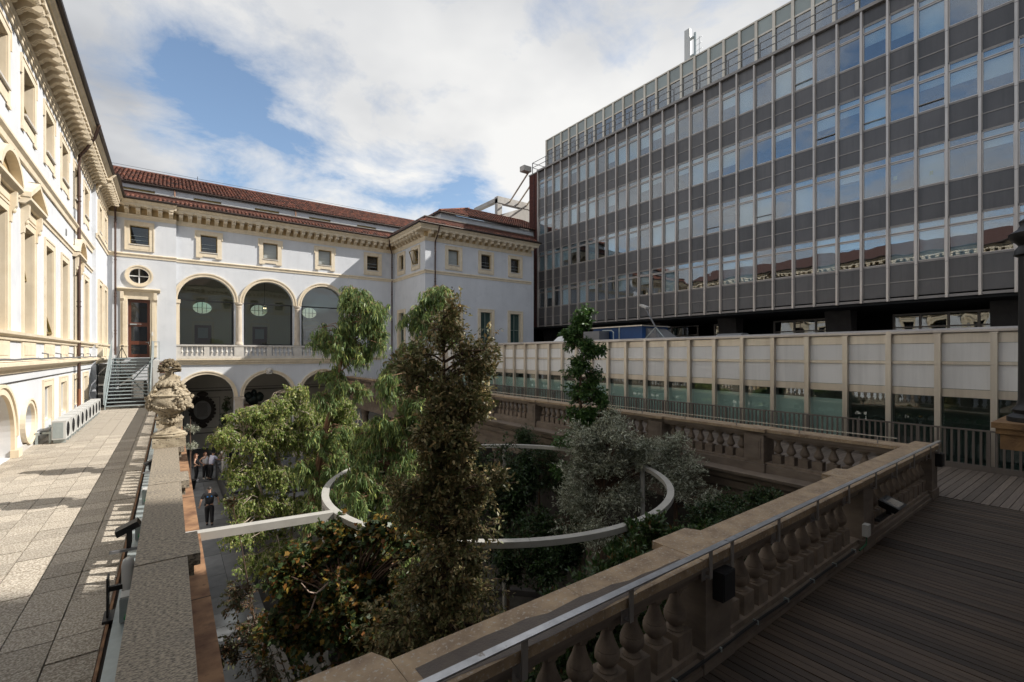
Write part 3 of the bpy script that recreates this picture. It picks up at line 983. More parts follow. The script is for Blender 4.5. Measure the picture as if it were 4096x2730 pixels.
# roof of the far wing
tr = MB()
tr.add([FF(-3.4, .86, 12.58), FF(XW, .86, 12.58), FF(XW, -.0, 13.02), FF(-3.4, -.0, 13.02)], [(0, 1, 2, 3)])
part(far, 'eave_roof', tr, m_roof)
part(far, 'brick_parapet', MB().fbox(FF, -3.4, XW + 2, -.3, -.02, 12.56, 13.34), m_oldbrick)
part(far, 'parapet_coping', MB().fbox(FF, -3.4, XW + 2, -.36, .03, 13.34, 13.41), m_conc)
FA = frame(0, 40.46, 0)
aops = [('rect', x - .85, x + .85, 13.55, 13.98) for x in (-1.7, 2.2, 6.08, 10.0, 13.9)]
part(far, 'attic_wall', wall(MB(), FA, -3.6, 17.5, 12.4, 14.28, aops, .2), m_plaster)
for x in (-1.7, 2.2, 6.08, 10.0, 13.9):
    part(far, 'clerestory_window', MB().fbox(FA, x - .85, x + .85, -.2, -.16, 13.55, 13.98), m_gold)
for x in (.25, 8.1):
    part(far, 'attic_pipe', MB().tube([FA(x, .1, 12.6), FA(x, .1, 14.35)], .05, 6), M('copper pipe', (.30, .17, .11), rough=.5, metal=.4), True)
up = MB()
zr, yr = 16.75, 45.9
up.add([(-3.6, 40.35, 14.3), (24, 40.35, 14.3), (24, yr, zr), (-3.6, yr, zr), (-3.6, 51.5, 14.3), (24, 51.5, 14.3)], [(0, 1, 2, 3), (3, 2, 5, 4)])
up.add([(-3.6, 40.35, 14.2), (24, 40.35, 14.2), (24, 40.5, 14.28), (-3.6, 40.5, 14.28)], [(0, 1, 2, 3)])
part(far, 'roof', up, m_roof)
part(far, 'gutter', MB().tube([(-3.6, 40.3, 14.3), (24, 40.3, 14.3)], .07, 8), m_bronze, True)
V1 = Vector((0, .86, .44))
V2 = Vector((0, yr - 40.35, zr - 14.3))
ms = tile_field((-3.3, YF - .84, 12.6), (1, 0, 0), V1, 80, 3, .24, .30)
ms += tile_field((-3.5, 40.33, 14.32), (1, 0, 0), V2, 112, 18, .235, .335)
scatter(far, 'roof_tile', TILE, TV, TF, ms, m_tile)
rc = MB()
for i in range(72):
    x = -3.6 + i * .36
    rc.tube([(x, yr, zr + .05), (x + .37, yr, zr + .07)], [.13, .115], 8)
tag(part(far, 'ridge_tiles', rc, m_tile), kind='stuff')
part(far, 'lightning_wire', MB().tube([(-3.6, yr, zr + .35), (1.8, yr, zr + .32), (9, yr, zr + .33), (18, yr, zr + .3)], .012, 4).tube([(1.8, yr, zr), (1.8, yr, zr + .5)], .02, 4), m_blkmet)
# ------------------------------------------------------------------ right corner wing (return wall x = 15.8, front wall y = 32.8)
wing = thing('palazzo_wing', (21, YW, GZ), 'pale blue corner wing with square attic windows beside the dark office block', 'building')
FR = frame(XW, YF, -90)            # u runs towards us (u = 39 - y)
FW = frame(XW, YW, 0)              # u = x - 15.8
XE = 26.2
LR = YF - YW
rops = [('rect', u - .5, u + .5, 9.87, 11.07) for u in (1.7, 4.55)] + [('rect', u - .55, u + .55, 3.3, 6.25) for u in (1.7, 4.55)]
part(wing, 'wall', wall(MB(), FR, 0, LR, GZ, ZC, rops, .4), m_plaster)
fc = [2.47, 5.55, 8.6]
wops = [('rect', u - .5, u + .5, 9.87, 11.07) for u in fc] + [('rect', u - .55, u + .55, 3.3, 6.25) for u in fc]
part(wing, 'wall', wall(MB(), FW, 0, XE - XW, GZ, ZC, wops, .4), m_plaster)
part(wing, 'wall', MB().box(XE - .02, XE + .3, YW + .01, 40, GZ, 12.2), m_plaster)
for u in (1.7, 4.55):
    window(wing, FR, u - .5, 9.87, 1.0, 1.2)
    window(wing, FR, u - .55, 3.3, 1.1, 2.95, kind='green', bot=.02, pane=m_grnglass)
op = MB().fbox(frame(0, 0, 0), 0, 1.0, 0, .03, -1.15, 0)
for u in fc:
    window(wing, FW, u - .5, 9.87, 1.0, 1.2, pane=m_blindp if u == fc[0] else m_dkglass)
    window(wing, FW, u - .55, 3.3, 1.1, 2.95, kind='green', bot=.02, pane=m_grnglass)
# one attic light hangs open
osh = link('open_sash', win_frame_mesh(.9, 1.05), wing, FR(4.1, .05, 9.95), (R(18), 0, FR.ang))
string_course(wing, FR, 0, LR + .1, 8.99, 9.26)
string_course(wing, FW, -.1, XE - XW, 8.99, 9.26)
cornice(wing, FR, 0, LR, .60, -1.0, 1.0, du0=.75)
cornice(wing, FW, 0, XE - XW, .60, 1.0, .5)
# eave roof + attic + hipped upper roof
er = MB()
er.add([FW(-.86, .86, 12.58), FW(XE - XW + .5, .86, 12.58), FW(XE - XW + .5, 0, 13.02), FW(0, 0, 13.02)], [(0, 1, 2, 3)])
er.add([FR(-.2, .86, 12.58), FR(LR + .86, .86, 12.58), FR(LR, 0, 13.02), FR(-.2, 0, 13.02)], [(0, 1, 2, 3)])
part(wing, 'eave_roof', er, m_roof)
part(wing, 'brick_parapet', MB().fbox(FW, -.02, XE - XW + .3, -.3, .02, 12.56, 13.34).fbox(FR, -.2, LR - .3, -.3, .02, 12.56, 13.34), m_oldbrick)
part(wing, 'parapet_coping', MB().fbox(FW, -.06, XE - XW + .3, -.36, .06, 13.34, 13.41).fbox(FR, -.2, LR - .36, -.36, .06, 13.34, 13.412), m_conc)
part(wing, 'attic_wall', MB().box(18.1, 30, 34.7, 42, 12.4, 14.49), m_plaster)
ex, ey, ez = 17.9, 34.45, 14.5
px, py, pz = 24.7, 41.25, 17.6
hp = MB()
hp.add([(ex, ey, ez), (32, ey, ez), (32, py, pz), (px, py, pz), (ex, 45, ez), (px, 45, pz)], [(0, 1, 2, 3), (0, 3, 5, 4)])
part(wing, 'roof', hp, m_roof)
part(wing, 'gutter', MB().tube([(ex, 45, ez), (ex, ey, ez), (32, ey, ez)], .07, 8), m_bronze, True)
part(wing, 'attic_pipe', MB().tube([(20.2, 35.1, 12.8), (20.2, 35.1, 14.4)], .05, 6), bpy.data.materials['copper pipe'], True)
sl = math.hypot(py - ey, pz - ez)
ms = tile_field((XW - .84, YW - .84, 12.6), (1, 0, 0), (0, .86, .44), 48, 3, .24, .30, keep=lambda u, v: u > v * .9)
ms += tile_field((XW - .84, YF, 12.6), (0, -1, 0), (.86, 0, .44), 29, 3, .24, .30, keep=lambda u, v: u < 7.0 - v * .9)
ms += tile_field((ex, ey, ez + .02), (1, 0, 0), (0, py - ey, pz - ez), 58, 22, .235, .335, keep=lambda u, v: u > v * (px - ex) / sl)
ms += tile_field((ex, 43.0, ez + .02), (0, -1, 0), (px - ex, 0, pz - ez), 36, 22, .235, .335, keep=lambda u, v: u < (43.0 - ey) - v * (py - ey) / sl)
scatter(wing, 'roof_tile', TILE, TV, TF, ms, m_tile)
rd = MB()
for i in range(30):
    a = Vector((ex, ey, ez + .08)).lerp(Vector((px, py, pz + .08)), i / 30)
    e = Vector((ex, ey, ez + .08)).lerp(Vector((px, py, pz + .08)), (i + 1.05) / 30)
    rd.tube([a, e], [.13, .115], 8)
tag(part(wing, 'ridge_tiles', rd, m_tile), kind='stuff')

# downpipes
zg = ZC + .36
downpipe([(-2.62, 37.95, zg), (-2.75, 38.1, zg - .35), (-2.8, 38.45, zg - .85), (-2.8, 38.6, zg - 1.2), (-2.8, 38.6, 2.7)], 'brown downpipe on the door bay beside the left inner corner')
downpipe([(15.0, 38.0, zg), (15.2, 38.5, zg - .5), (15.55, 38.85, zg - 1.1), (15.55, 38.85, GZ)], 'brown downpipe in the right inner corner by the arcade')
downpipe([(16.6, 31.95, zg), (16.6, 32.2, zg - .5), (16.6, 32.7, zg - 1.1), (16.6, 32.7, 0.0)], 'brown downpipe on the front of the corner wing')
downpipe([(-2.45, 26.6, zg), (-2.65, 27.2, zg - .35), (-3.0, 27.9, zg - .7), (-3.25, 28.1, zg - 1.0), (-3.28, 28.16, zg - 1.5), (-3.28, 28.16, 1.2)], 'long brown downpipe with a rusty foot on the sunlit left facade', foot=.02, r=.062)

# ------------------------------------------------------------------ left wing (faces +X)
left = thing('palazzo_wing', (-4, 20, 0), 'sunlit pale palazzo wing with cream window surrounds along the left roof terrace', 'building')
XL, YJ = -3.4, 33.4
FLW = frame(XL, 0, 90)          # u = y
FLF = frame(-3.22, 0, 90)
WY = [10.82, 13.76, 16.7, 19.64, 22.58, 25.52, 28.46, 31.4]
lo = []
for y in WY:
    lo.append(('rect', y - .66, y + .66, 9.62, 10.98))
    lo.append(('rect', y - .60, y + .60, 3.36, 6.42))
lo += [('rect', y - .6, y + .6, .48, 1.66) for y in (22.3, 25.2, 28.2, 31.1)]
lo += [('oval', 19.45, .78, .62, .52), ('arch', 15.35, 17.75, .02, .55)]
part(left, 'wall', wall(MB(), FLW, -6, YJ, -.3, ZC, lo, .5), m_plaster)
fo = [('rect', y - .6, y + .6, 9.62, 10.98) for y in (34.9, 37.4)] + [('rect', y - .6, y + .6, 3.36, 6.6) for y in (34.9, 37.4)]
wf = wall(MB(), FLF, YJ, YF - .26, -.3, ZC, fo, .4)
wf.add([FLF(YJ, 0, -.3), FLF(YJ, -.3, -.3), FLF(YJ, -.3, ZC), FLF(YJ, 0, ZC)], [(0, 1, 2, 3)])
part(left, 'wall', wf, m_plaster)
for y in WY:
    w = window(left, FLW, y - .66, 9.62, 1.32, 1.36, depth=.4, side=.22, top=.25, bot=.5, ears=True, p=.035)
    window(left, FLW, y - .60, 3.36, 1.2, 3.06, depth=.4, side=.22, top=.25, bot=.03, kind='tall', p=.035)
for y in (34.9, 37.4):
    window(left, FLF, y - .6, 9.62, 1.2, 1.36, depth=.35, side=.25, top=.28, bot=.45)
    window(left, FLF, y - .6, 3.36, 1.2, 3.24, depth=.35, side=.25, top=.28, bot=.03, kind='tall')
for y in (22.3, 25.2, 28.2, 31.1):
    window(left, FLW, y - .6, .48, 1.2, 1.18, depth=.2, side=.24, top=.24, bot=.30, p=.035, pane=m_duct, kind='low')
# open sashes leaning out
for y, z, a, h in ((22.58, 3.45, 13, 1.5), (19.64, 4.95, 8, 1.4), (19.64, 9.7, 15, 1.2), (28.46, 9.7, 14, 1.1)):
    so = link('open_sash', cached(('osh', h), lambda: win_frame_mesh(1.16, h)), left, FLW(y - .58, -.36 + math.sin(R(a)) * h * .9, z), (R(-a), 0, FLW.ang))
    link('pane', cached(('oshp', h), lambda: sheet_mesh('pane', 1.06, h - .1, m_dkglass)), so, (.05, -.02, .05), local=True)
# pediments
for y, kind in ((13.76, 't'), (16.7, 's'), (19.64, 't'), (28.46, 's'), (10.82, 's')):
    pd = MB()
    for s_ in (-1, 1):
        pd.ext(FLW, [(0, 6.15), (.07, 6.2), (.08, 6.45), (.17, 6.62), (.18, 6.98), (0, 6.98)], y + s_ * .80 - .08, y + s_ * .80 + .08)
        pd.blob(FLW(y + s_ * .80, .11, 6.5), .05, .05, .08, 8, 5)
    pd.fbox(FLW, y - .8, y + .8, 0, .05, 6.72, 6.95)
    pd.ext(FLW, [(0, 6.98), (.14, 6.98), (.22, 7.06), (.25, 7.08), (.25, 7.16), (0, 7.16)], y - 1.1, y + 1.1)
    if kind == 't':
        for s_ in (-1, 1):
            q = []
            for u, z in ((y + s_ * 1.12, 7.16), (y, 7.70), (y, 7.85), (y + s_ * 1.12, 7.30)):
                q += [FLW(u, 0, z), FLW(u, .26, z)]
            pd.add(q, [(0, 1, 3, 2), (2, 3, 5, 4), (4, 5, 7, 6), (6, 7, 1, 0), (1, 7, 5, 3)])
        tym = MB().add([FLW(y - 1.0, .05, 7.16), FLW(y + 1.0, .05, 7.16), FLW(y, .05, 7.66)], [(0, 1, 2)])
    else:
        arc_ring(pd, FLW, y, 6.72, 1.05, 1.19, 0, .26, .42, PI - .42, 16)
        tym = MB().add([FLW(y + 1.05 * math.cos(t), .05, 6.72 + 1.05 * math.sin(t)) for t in [.42 + (PI - .84) * k / 16 for k in range(17)]], [tuple(range(17))])
    po = part(left, 'pediment', pd, m_cream)
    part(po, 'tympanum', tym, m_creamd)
    part(po, 'lead_flashing', MB().fbox(FLW, y - .02, y + .02, .0, .27, 7.85, 7.86), m_alud)
string_course(left, FLW, -6, YJ, 8.16, 8.48, .14)
string_course(left, FLW, -6, YJ, 7.08, 7.26, .09)
string_course(left, FLF, YJ - .02, YF - .26, 9.0, 9.26, .12)
part(left, 'sill_band', MB().ext(FLW, [(0, 3.10), (.07, 3.12), (.08, 3.2), (.17, 3.26), (.18, 3.34), (0, 3.35)], -6, YJ).ext(FLF, [(0, 3.10), (.07, 3.12), (.08, 3.2), (.17, 3.26), (.18, 3.34), (0, 3.35)], YJ - .02, YF - .3), m_cream)
part(left, 'ledge', MB().ext(FLW, [(0, 2.22), (.06, 2.24), (.10, 2.34), (.22, 2.42), (.26, 2.44), (.26, 2.52), (0, 2.58)], -6, YJ + .02).ext(FLF, [(0, 2.22), (.06, 2.24), (.10, 2.34), (.22, 2.42), (.26, 2.44), (.26, 2.52), (0, 2.58)], YJ, YF - .3), m_cream)
for y in WY:
    part(left, 'apron_panel', MB().fbox(FLW, y - .82, y + .82, 0, .035, 2.6, 3.1).fbox(FLW, y - .62, y + .62, .035, .05, 2.72, 3.0), m_cream)
for y in (34.9, 37.4):
    part(left, 'apron_panel', MB().fbox(FLF, y - .85, y + .85, 0, .14, 2.6, 3.1).fbox(FLF, y - .85, y - .6, .14, .2, 2.6, 3.1).fbox(FLF, y + .6, y + .85, .14, .2, 2.6, 3.1), m_cream)
cornice(left, FLW, -6, YJ, .535, 0, 0)
cornice(left, FLF, YJ, YF - .26, .535, 0, 0, du1=.6)
part(left, 'eave_roof', MB().add([(XL + .86, -6, 12.6), (XL + .86, 38.2, 12.6), (-9, 38.2, 15.0), (-9, -6, 15.0)], [(0, 1, 2, 3)]), m_roof)
# cable along the ledge with stubs
cb = MB().tube([FLW(u, .22, 2.61 + .012 * math.sin(u * 2.1)) for u in [k * 1.0 for k in range(5, 34)]], .03, 6)
for y in (21.0, 23.2, 25.8, 28.6, 30.9):
    cb.tube([FLW(y, .22, 2.62), FLW(y, .22, 2.75), FLW(y - .12, .1, 2.78)], .022, 5)
part(left, 'cable_run', cb, m_duct, True)
part(left, 'conductor_wire', MB().tube([FLW(27.55, .04, .2), FLW(27.55, .04, 11.4)], .014, 4).tube([FLW(u, .03, 2.0) for u in (8, 20, 33)], .016, 4), m_blkmet)
# oval niche and arched doorway surround
ovm = MB()
arc_ring(ovm, FLW, 19.45, .78, .62, .80, 0, .08, 0, 2 * PI, 32, .52 / .62)
arc_ring(ovm, FLW, 19.45, .78, .74, .80, .08, .11, 0, 2 * PI, 32, .52 / .62)
part(left, 'oval_niche', ovm, m_cream)
part(left, 'niche_back', MB().fbox(FLW, 18.6, 20.3, -.52, -.45, 0, 1.6), m_cream)
arm = MB()
arc_ring(arm, FLW, 16.55, .55, 1.2, 1.45, 0, .08)
arc_ring(arm, FLW, 16.55, .55, 1.37, 1.45, .08, .12)
arm.fbox(FLW, 15.1, 15.35, 0, .08, .02, .55).fbox(FLW, 17.75, 18.0, 0, .08, .02, .55).fbox(FLW, 17.7, 18.1, 0, .16, 0, .2).fbox(FLW, 15.0, 15.4, 0, .16, 0, .2)
part(left, 'arched_doorway', arm, m_cream)
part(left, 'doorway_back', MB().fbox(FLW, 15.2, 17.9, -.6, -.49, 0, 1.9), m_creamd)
part(left, 'plinth', MB().fbox(FLW, 18.1, YJ, 0, .06, -.1, .16), m_stuccow)
part(left, 'wall_vent', MB().fbox(FLW, 25.75, 25.95, 0, .02, 7.55, 7.8), m_duct)

# ------------------------------------------------------------------ wing behind the camera
south = thing('palazzo_wing', (6, -3.4, 0), 'palazzo wing at the back of the wooden deck behind the viewpoint', 'building')
FS = frame(0, -3.4, 180)
so = [('rect', u - .7, u + .7, .3, 3.4) for u in (-14, -10.5, -7, -3.5, 0)] + [('rect', u - .6, u + .6, 9.62, 10.98) for u in (-14, -10.5, -7, -3.5, 0)]
part(south, 'wall', wall(MB(), FS, -17.5, 3.4, -.3, ZC, so, .4), m_plaster)
for u in (-14, -10.5, -7, -3.5, 0):
    window(south, FS, u - .7, .3, 1.4, 3.1, kind='tall', bot=.03, depth=.35)
    window(south, FS, u - .6, 9.62, 1.2, 1.36)
string_course(south, FS, -17.5, 3.4, 8.99, 9.26)
cornice(south, FS, -17.5, 2.6, .6)
part(south, 'roof', MB().add([(17.5, -2.5, 12.6), (-3.4, -2.5, 12.6), (-3.4, -9, 15.5), (17.5, -9, 15.5)], [(0, 1, 2, 3)]), m_roof)
# ------------------------------------------------------------------ dark office block (facade plane x = 28, faces -X)
XO, YO, MOD_O = 28.0, 33.9, 1.06
office = thing('office_block', (32, 12, GZ), 'long dark grey office block with aluminium mullions and rows of reflecting windows', 'building')
FO = frame(XO, YO, -90)          # u = YO - y, n towards the court
NB = 31
UE = NB * MOD_O
ROWS = [19.11 - 3.414 * k for k in range(4)]
mullion = (MB().fbox(LOC, -.045, .045, 0, .17, 5.28, 19.95).fbox(LOC, -.062, .062, 0, .05, 5.28, 19.9)).mesh('mullion', m_alu)
for i in range(NB + 1):
    link('mullion', mullion, office, FO(i * MOD_O, 0, 0), (0, 0, FO.ang))
for k in range(4):
    jz = MB()
    for i in range(NB + 1):
        jz.fbox(FO, i * MOD_O - .062, i * MOD_O + .062, .165, .178, ROWS[k] - 2.0, ROWS[k] - 1.975)
    tag(part(office, 'mullion_joints', jz, m_alud), kind='stuff')
W_ = MOD_O - .124
pane_w = sheet_mesh('pane', W_ - .06, 1.32, m_offglass)
pane_t = sheet_mesh('pane', W_ - .06, .27, m_offglass)
fr_w = win_frame_mesh(W_, 1.38, t=.03, mat=m_alu)
fr_t = win_frame_mesh(W_, .33, t=.03, mat=m_alu)
span_a = (MB().fbox(LOC, 0, W_, 0, .02, 0, .78)).mesh('spandrel_panel', m_span)
span_b = (MB().fbox(LOC, 0, W_, 0, .02, 0, .655)).mesh('spandrel_panel', m_span)
span_t = (MB().fbox(LOC, 0, W_, 0, .02, 0, .66)).mesh('spandrel_panel', m_span)
blinds = [(MB().fbox(LOC, 0, W_ - .06, 0, .01, 1.32 - h, 1.32)).mesh('roller_blind', m_blind) for h in (1.31, .8, .55, .3)]
blind_t = (MB().fbox(LOC, 0, W_ - .06, 0, .01, 0, .27)).mesh('roller_blind', m_blind)
br = random.Random(21)
for n0, n1, z0, z1 in [(.0, .05, zt - .045, zt + .03) for zt in ROWS] + [(0, .042, zt - .42, zt - .36) for zt in ROWS] + [(0, .04, zt - 1.88, zt - 1.80) for zt in ROWS] + [(0, .045, zt - 2.715, zt - 2.665) for zt in ROWS] + [(0, .06, 5.30, 5.42), (0, .22, 19.86, 20.02)]:
    part(office, 'facade_rail', MB().fbox(FO, -.08 if z0 > 19.5 else 0, UE, n0, n1, z0, z1), m_alud)
for i in range(NB):
    u = i * MOD_O + .062
    link('spandrel_panel', span_t, office, FO(u, .0, 19.17), (0, 0, FO.ang))
    for k, zt in enumerate(ROWS):
        link('spandrel_panel', span_a, office, FO(u, 0, zt - 2.662), (0, 0, FO.ang))
        link('spandrel_panel', span_b, office, FO(u, 0, zt - 3.375), (0, 0, FO.ang))
        t = link('transom_light', fr_t, office, FO(u, -.01, zt - .36), (0, 0, FO.ang))
        link('pane', pane_t, t, (.03, -.02, .03), local=True)
        w = link('window', fr_w, office, FO(u, -.01, zt - 1.80), (0, 0, FO.ang))
        link('pane', pane_w, w, (.03, -.02, .03), local=True)
        r_ = br.random()
        far_f = i / NB
        p_blind = .66 if k in (0, 1) and i < 17 else .5
        if r_ < p_blind:
            b_ = blinds[br.choice((0, 0, 0, 1, 2, 3))]
            link('roller_blind', b_, w, (.03, .10, .03), local=True)
            link('roller_blind', blind_t, t, (.03, .10, .03), local=True)
for (i, k) in ((24, 1), (19, 2), (21, 0), (16, 2), (26, 1), (22, 1)):
    part(office, 'tilted_light', MB().fbox(FO, i * MOD_O + .09, (i + 1) * MOD_O - .09, .03, .10, ROWS[k] - 1.48, ROWS[k] - 1.45), m_alud)
# rooms behind the panes
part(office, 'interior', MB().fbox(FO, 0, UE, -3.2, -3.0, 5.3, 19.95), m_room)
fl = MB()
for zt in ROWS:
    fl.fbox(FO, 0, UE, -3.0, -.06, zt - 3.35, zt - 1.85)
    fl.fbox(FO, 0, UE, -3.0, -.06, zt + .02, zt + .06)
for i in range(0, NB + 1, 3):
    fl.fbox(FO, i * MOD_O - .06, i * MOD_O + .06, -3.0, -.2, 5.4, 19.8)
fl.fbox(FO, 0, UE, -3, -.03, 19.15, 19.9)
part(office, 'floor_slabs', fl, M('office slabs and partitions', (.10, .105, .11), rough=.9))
part(office, 'end_wall', MB().box(30, 42, YO + 1.46, 37.2, 5.3, 19.97), m_roof)
part(office, 'roof_deck', MB().box(XO + .05, 46, YO - UE - 8, YO, 19.86, 19.98), m_conc)
# notes and a flower pot on the panes
for (i, k, du, dz, s_) in ((25, 2, .2, -1.2, .14), (26, 2, .45, -1.35, .13), (16, 3, .25, -1.1, .13)):
    part(office, 'sticky_note', MB().fbox(FO, i * MOD_O + du, i * MOD_O + du + s_, -.012, -.008, ROWS[k] + dz, ROWS[k] + dz + s_ * 1.3), M('yellow paper', (.55, .48, .10), rough=.8) if i > 20 else m_white)
# brick end: a strip of brickwork in the facade plane, beyond the last mullion
part(office, 'end_wall', MB().box(XO + .02, XO + 8, YO + .06, YO + 1.45, 5.30, 19.92), m_roof)
FBk = frame(XO + .02, YO + 1.45, -90)
brk = MB().fbox(LOC, 0, .232, 0, .014, 0, .062).mesh('brick', m_brick)
bl = []
for j in range(205):
    off = .12 if j % 2 else 0
    for i in range(7):
        u0 = i * .245 - off
        a, e = max(0, u0), min(1.38, u0 + .232)
        if e - a > .05:
            bl.append((a, e, 5.31 + j * .071))
for a, e, z in bl[:300]:
    link('brick', (MB().fbox(LOC, 0, e - a, 0, .014, 0, .062)).mesh('brick', m_brick) if e - a < .23 else brk, office, FBk(a, 0, z), (0, 0, FBk.ang))
sb_ = MB()
for a, e, z in bl[300:]:
    sb_.fbox(FBk, a, e, 0, .014 + random.uniform(0, .004), z, z + .062)
tag(part(office, 'brick_field', sb_, m_brick), kind='stuff')
part(office, 'hanging_cable', MB().tube([FBk(.75, .05, 19.9), FBk(.8, .06, 15), FBk(.7, .05, 11), FBk(.85, .06, 8), FBk(1.3, .07, 5.35)], .02, 5), m_blkmet)
part(office, 'wall_louvre', MB().fbox(FBk, -.02, .3, .02, .2, 13.0, 14.6), m_galv)
part(office, 'roof_coping', MB().fbox(FBk, -.05, 1.38, -.3, .06, 19.92, 20.02), m_alud)
# set back attic storey and railing
XA, MA = 31.5, 1.128
FAt = frame(XA, 36.8, -90)
am = (MB().fbox(LOC, -.09, .09, 0, .14, 19.98, 24.9)).mesh('attic_mullion', m_steel)
ap = (MB().fbox(LOC, .1, 1.04, 0, .03, 23.86, 24.8)).mesh('attic_panel', M('pale green grey attic panel', (.34, .38, .365), (.30, .34, .33), scale=1, rough=.3, rand=.12))
aw = sheet_mesh('pane', .94, 3.75, m_offglass)
for i in range(33):
    link('attic_mullion', am, office, FAt(i * MA, 0, 0), (0, 0, FAt.ang))
    if i < 32:
        link('attic_panel', ap, office, FAt(i * MA, 0, 0), (0, 0, FAt.ang))
        link('attic_window', aw, office, FAt(i * MA + .1, 0, 20.02), (0, 0, FAt.ang))
part(office, 'attic_rails', MB().fbox(FAt, -.1, 35, 0, .06, 23.75, 23.86).fbox(FAt, -.1, 35, -.3, .10, 24.82, 24.92), m_steel)
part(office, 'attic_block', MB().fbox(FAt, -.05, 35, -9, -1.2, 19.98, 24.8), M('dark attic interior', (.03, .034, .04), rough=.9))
part(office, 'attic_roof', MB().fbox(FAt, -.1, 35, -9, -.3, 24.8, 24.9), m_conc)
part(office, 'attic_end_wall', MB().fbox(FAt, -.1, .0, -9, -.02, 19.98, 24.8), m_steel)
rl = MB()
FRl = frame(XO + .25, YO + .35, -90)
for z in (20.75, 21.2):
    rl.tube([FRl(-.9, 0, z), FRl(33, 0, z)], .028, 6)
    rl.tube([FRl(-.9, 0, z), FRl(-.9, -2.4, z)], .028, 6)
part(office, 'roof_railing', rl, m_duct, True)
post = (MB().fbox(LOC, -.03, .03, -.03, .03, 19.98, 21.22)).mesh('railing_post', m_duct)
for i in range(18):
    link('railing_post', post, office, FRl(-.9 + i * 1.96, 0, 0), (0, 0, FRl.ang))
# recessed undercroft with raking piers and a glazed strip
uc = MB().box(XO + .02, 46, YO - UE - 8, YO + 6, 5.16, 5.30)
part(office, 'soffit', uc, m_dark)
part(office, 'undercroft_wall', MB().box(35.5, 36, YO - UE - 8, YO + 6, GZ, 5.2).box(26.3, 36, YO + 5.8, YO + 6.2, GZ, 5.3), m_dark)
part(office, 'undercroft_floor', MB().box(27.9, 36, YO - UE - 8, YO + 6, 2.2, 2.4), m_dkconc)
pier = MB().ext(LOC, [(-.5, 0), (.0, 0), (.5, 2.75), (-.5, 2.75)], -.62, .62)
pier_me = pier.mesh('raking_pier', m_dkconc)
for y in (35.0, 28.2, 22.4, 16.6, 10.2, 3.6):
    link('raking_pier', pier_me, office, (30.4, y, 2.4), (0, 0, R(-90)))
FG = frame(33.2, YO, -90)
gl_ = []
for a, e in ((8.5, 13.2), (14.6, 16.2), (18.9, 22.7), (25.4, 30.0), (32, 36)):
    gf = MB()
    n = max(1, int(round((e - a) / 1.2)))
    for i in range(n + 1):
        u = a + (e - a) * i / n
        gf.fbox(FG, u - .05, u + .05, 0, .1, 2.4, 5.0)
    gf.fbox(FG, a, e, .005, .08, 4.9, 5.0).fbox(FG, a, e, .005, .08, 4.2, 4.28)
    for i in range(n):
        gl_.append((a + (e - a) * i / n + .05, a + (e - a) * (i + 1) / n - .05))
    part(office, 'undercroft_frame', gf, m_alud)
ugl = glass_mat('undercroft glass', (.35, .42, .40), 2.6, .03, .8)
for a, e in gl_:
    part(office, 'undercroft_pane', MB().fbox(FG, a, e, .03, .036, 2.4, 4.9), ugl)
# unseen masses added south of the block to shade deck, ring and terrace
part(office, 'unseen_shade_block', MB().box(XO + .1, 40, -3.99, 1.0, 5.3, 21.0), m_span)
part(office, 'unseen_shade_block', MB().box(XO + .1, 40, -8.55, -4.0, 5.3, 23.3), m_span)  # raised out of view so the ring's near side falls in shade
tw = MB().box(XO + .1, 31, -20, -8.6, 5.3, 36)
part(office, 'shade_tower', tw, m_span)  # added out of view, placed to cast the shade edge on the near terrace
tg = MB()
for j in range(9):
    for i in range(9):
        tg.box(XO - .0, XO + .1, -19.9 + i * 1.25, -18.9 + i * 1.25, 7 + j * 3.1, 8.6 + j * 3.1)
part(office, 'shade_tower_windows', tg, m_dkglass)

# antenna on the roof
ant = thing('antenna_mast', (33.4, 21.1, 24.9), 'grey steel mast with a pale panel antenna on the office roof', 'antenna')
ax, ay, az = 33.4, 21.1, 1.3
part(ant, 'mast', MB().tube([(ax, ay, 24.90), (ax, ay, 28.10)], .11, 8).tube([(ax, ay, 24.90), (ax, ay, 25.50)], .16, 8), m_galv, True)
pa = MB().box(ax - .35, ax - .12, ay + .25, ay + .72, 26.05, 28.50)
part(ant, 'panel_antenna', pa, M('pale antenna shell', (.55, .56, .55), rough=.5))
part(ant, 'bracket', MB().box(ax - .2, ax, ay, ay + .3, 27.70, 27.80).box(ax - .2, ax, ay, ay + .3, 26.30, 26.40), m_galv)
st = MB().tube([(ax + .1, ay - .3, 24.90), (ax + .1, ay - .3, 27.70)], .022, 4)
for k in range(6):
    st.tube([(ax + .1, ay - .08, 25.30 + k * .45), (ax + .1, ay - .52, 25.36 + k * .45)], .016, 4)
part(ant, 'climbing_rungs', st, m_galv)
part(ant, 'cables', MB().tube([(ax - .2, ay + .6, 26.05), (ax - .22, ay + .4, 25.65), (ax - .05, ay + .1, 25.70), (ax, ay, 26.20)], .018, 4).tube([(ax - .2, ay + .4, 26.05), (ax - .2, ay + .25, 25.70), (ax, ay, 25.90)], .018, 4), m_blkmet)

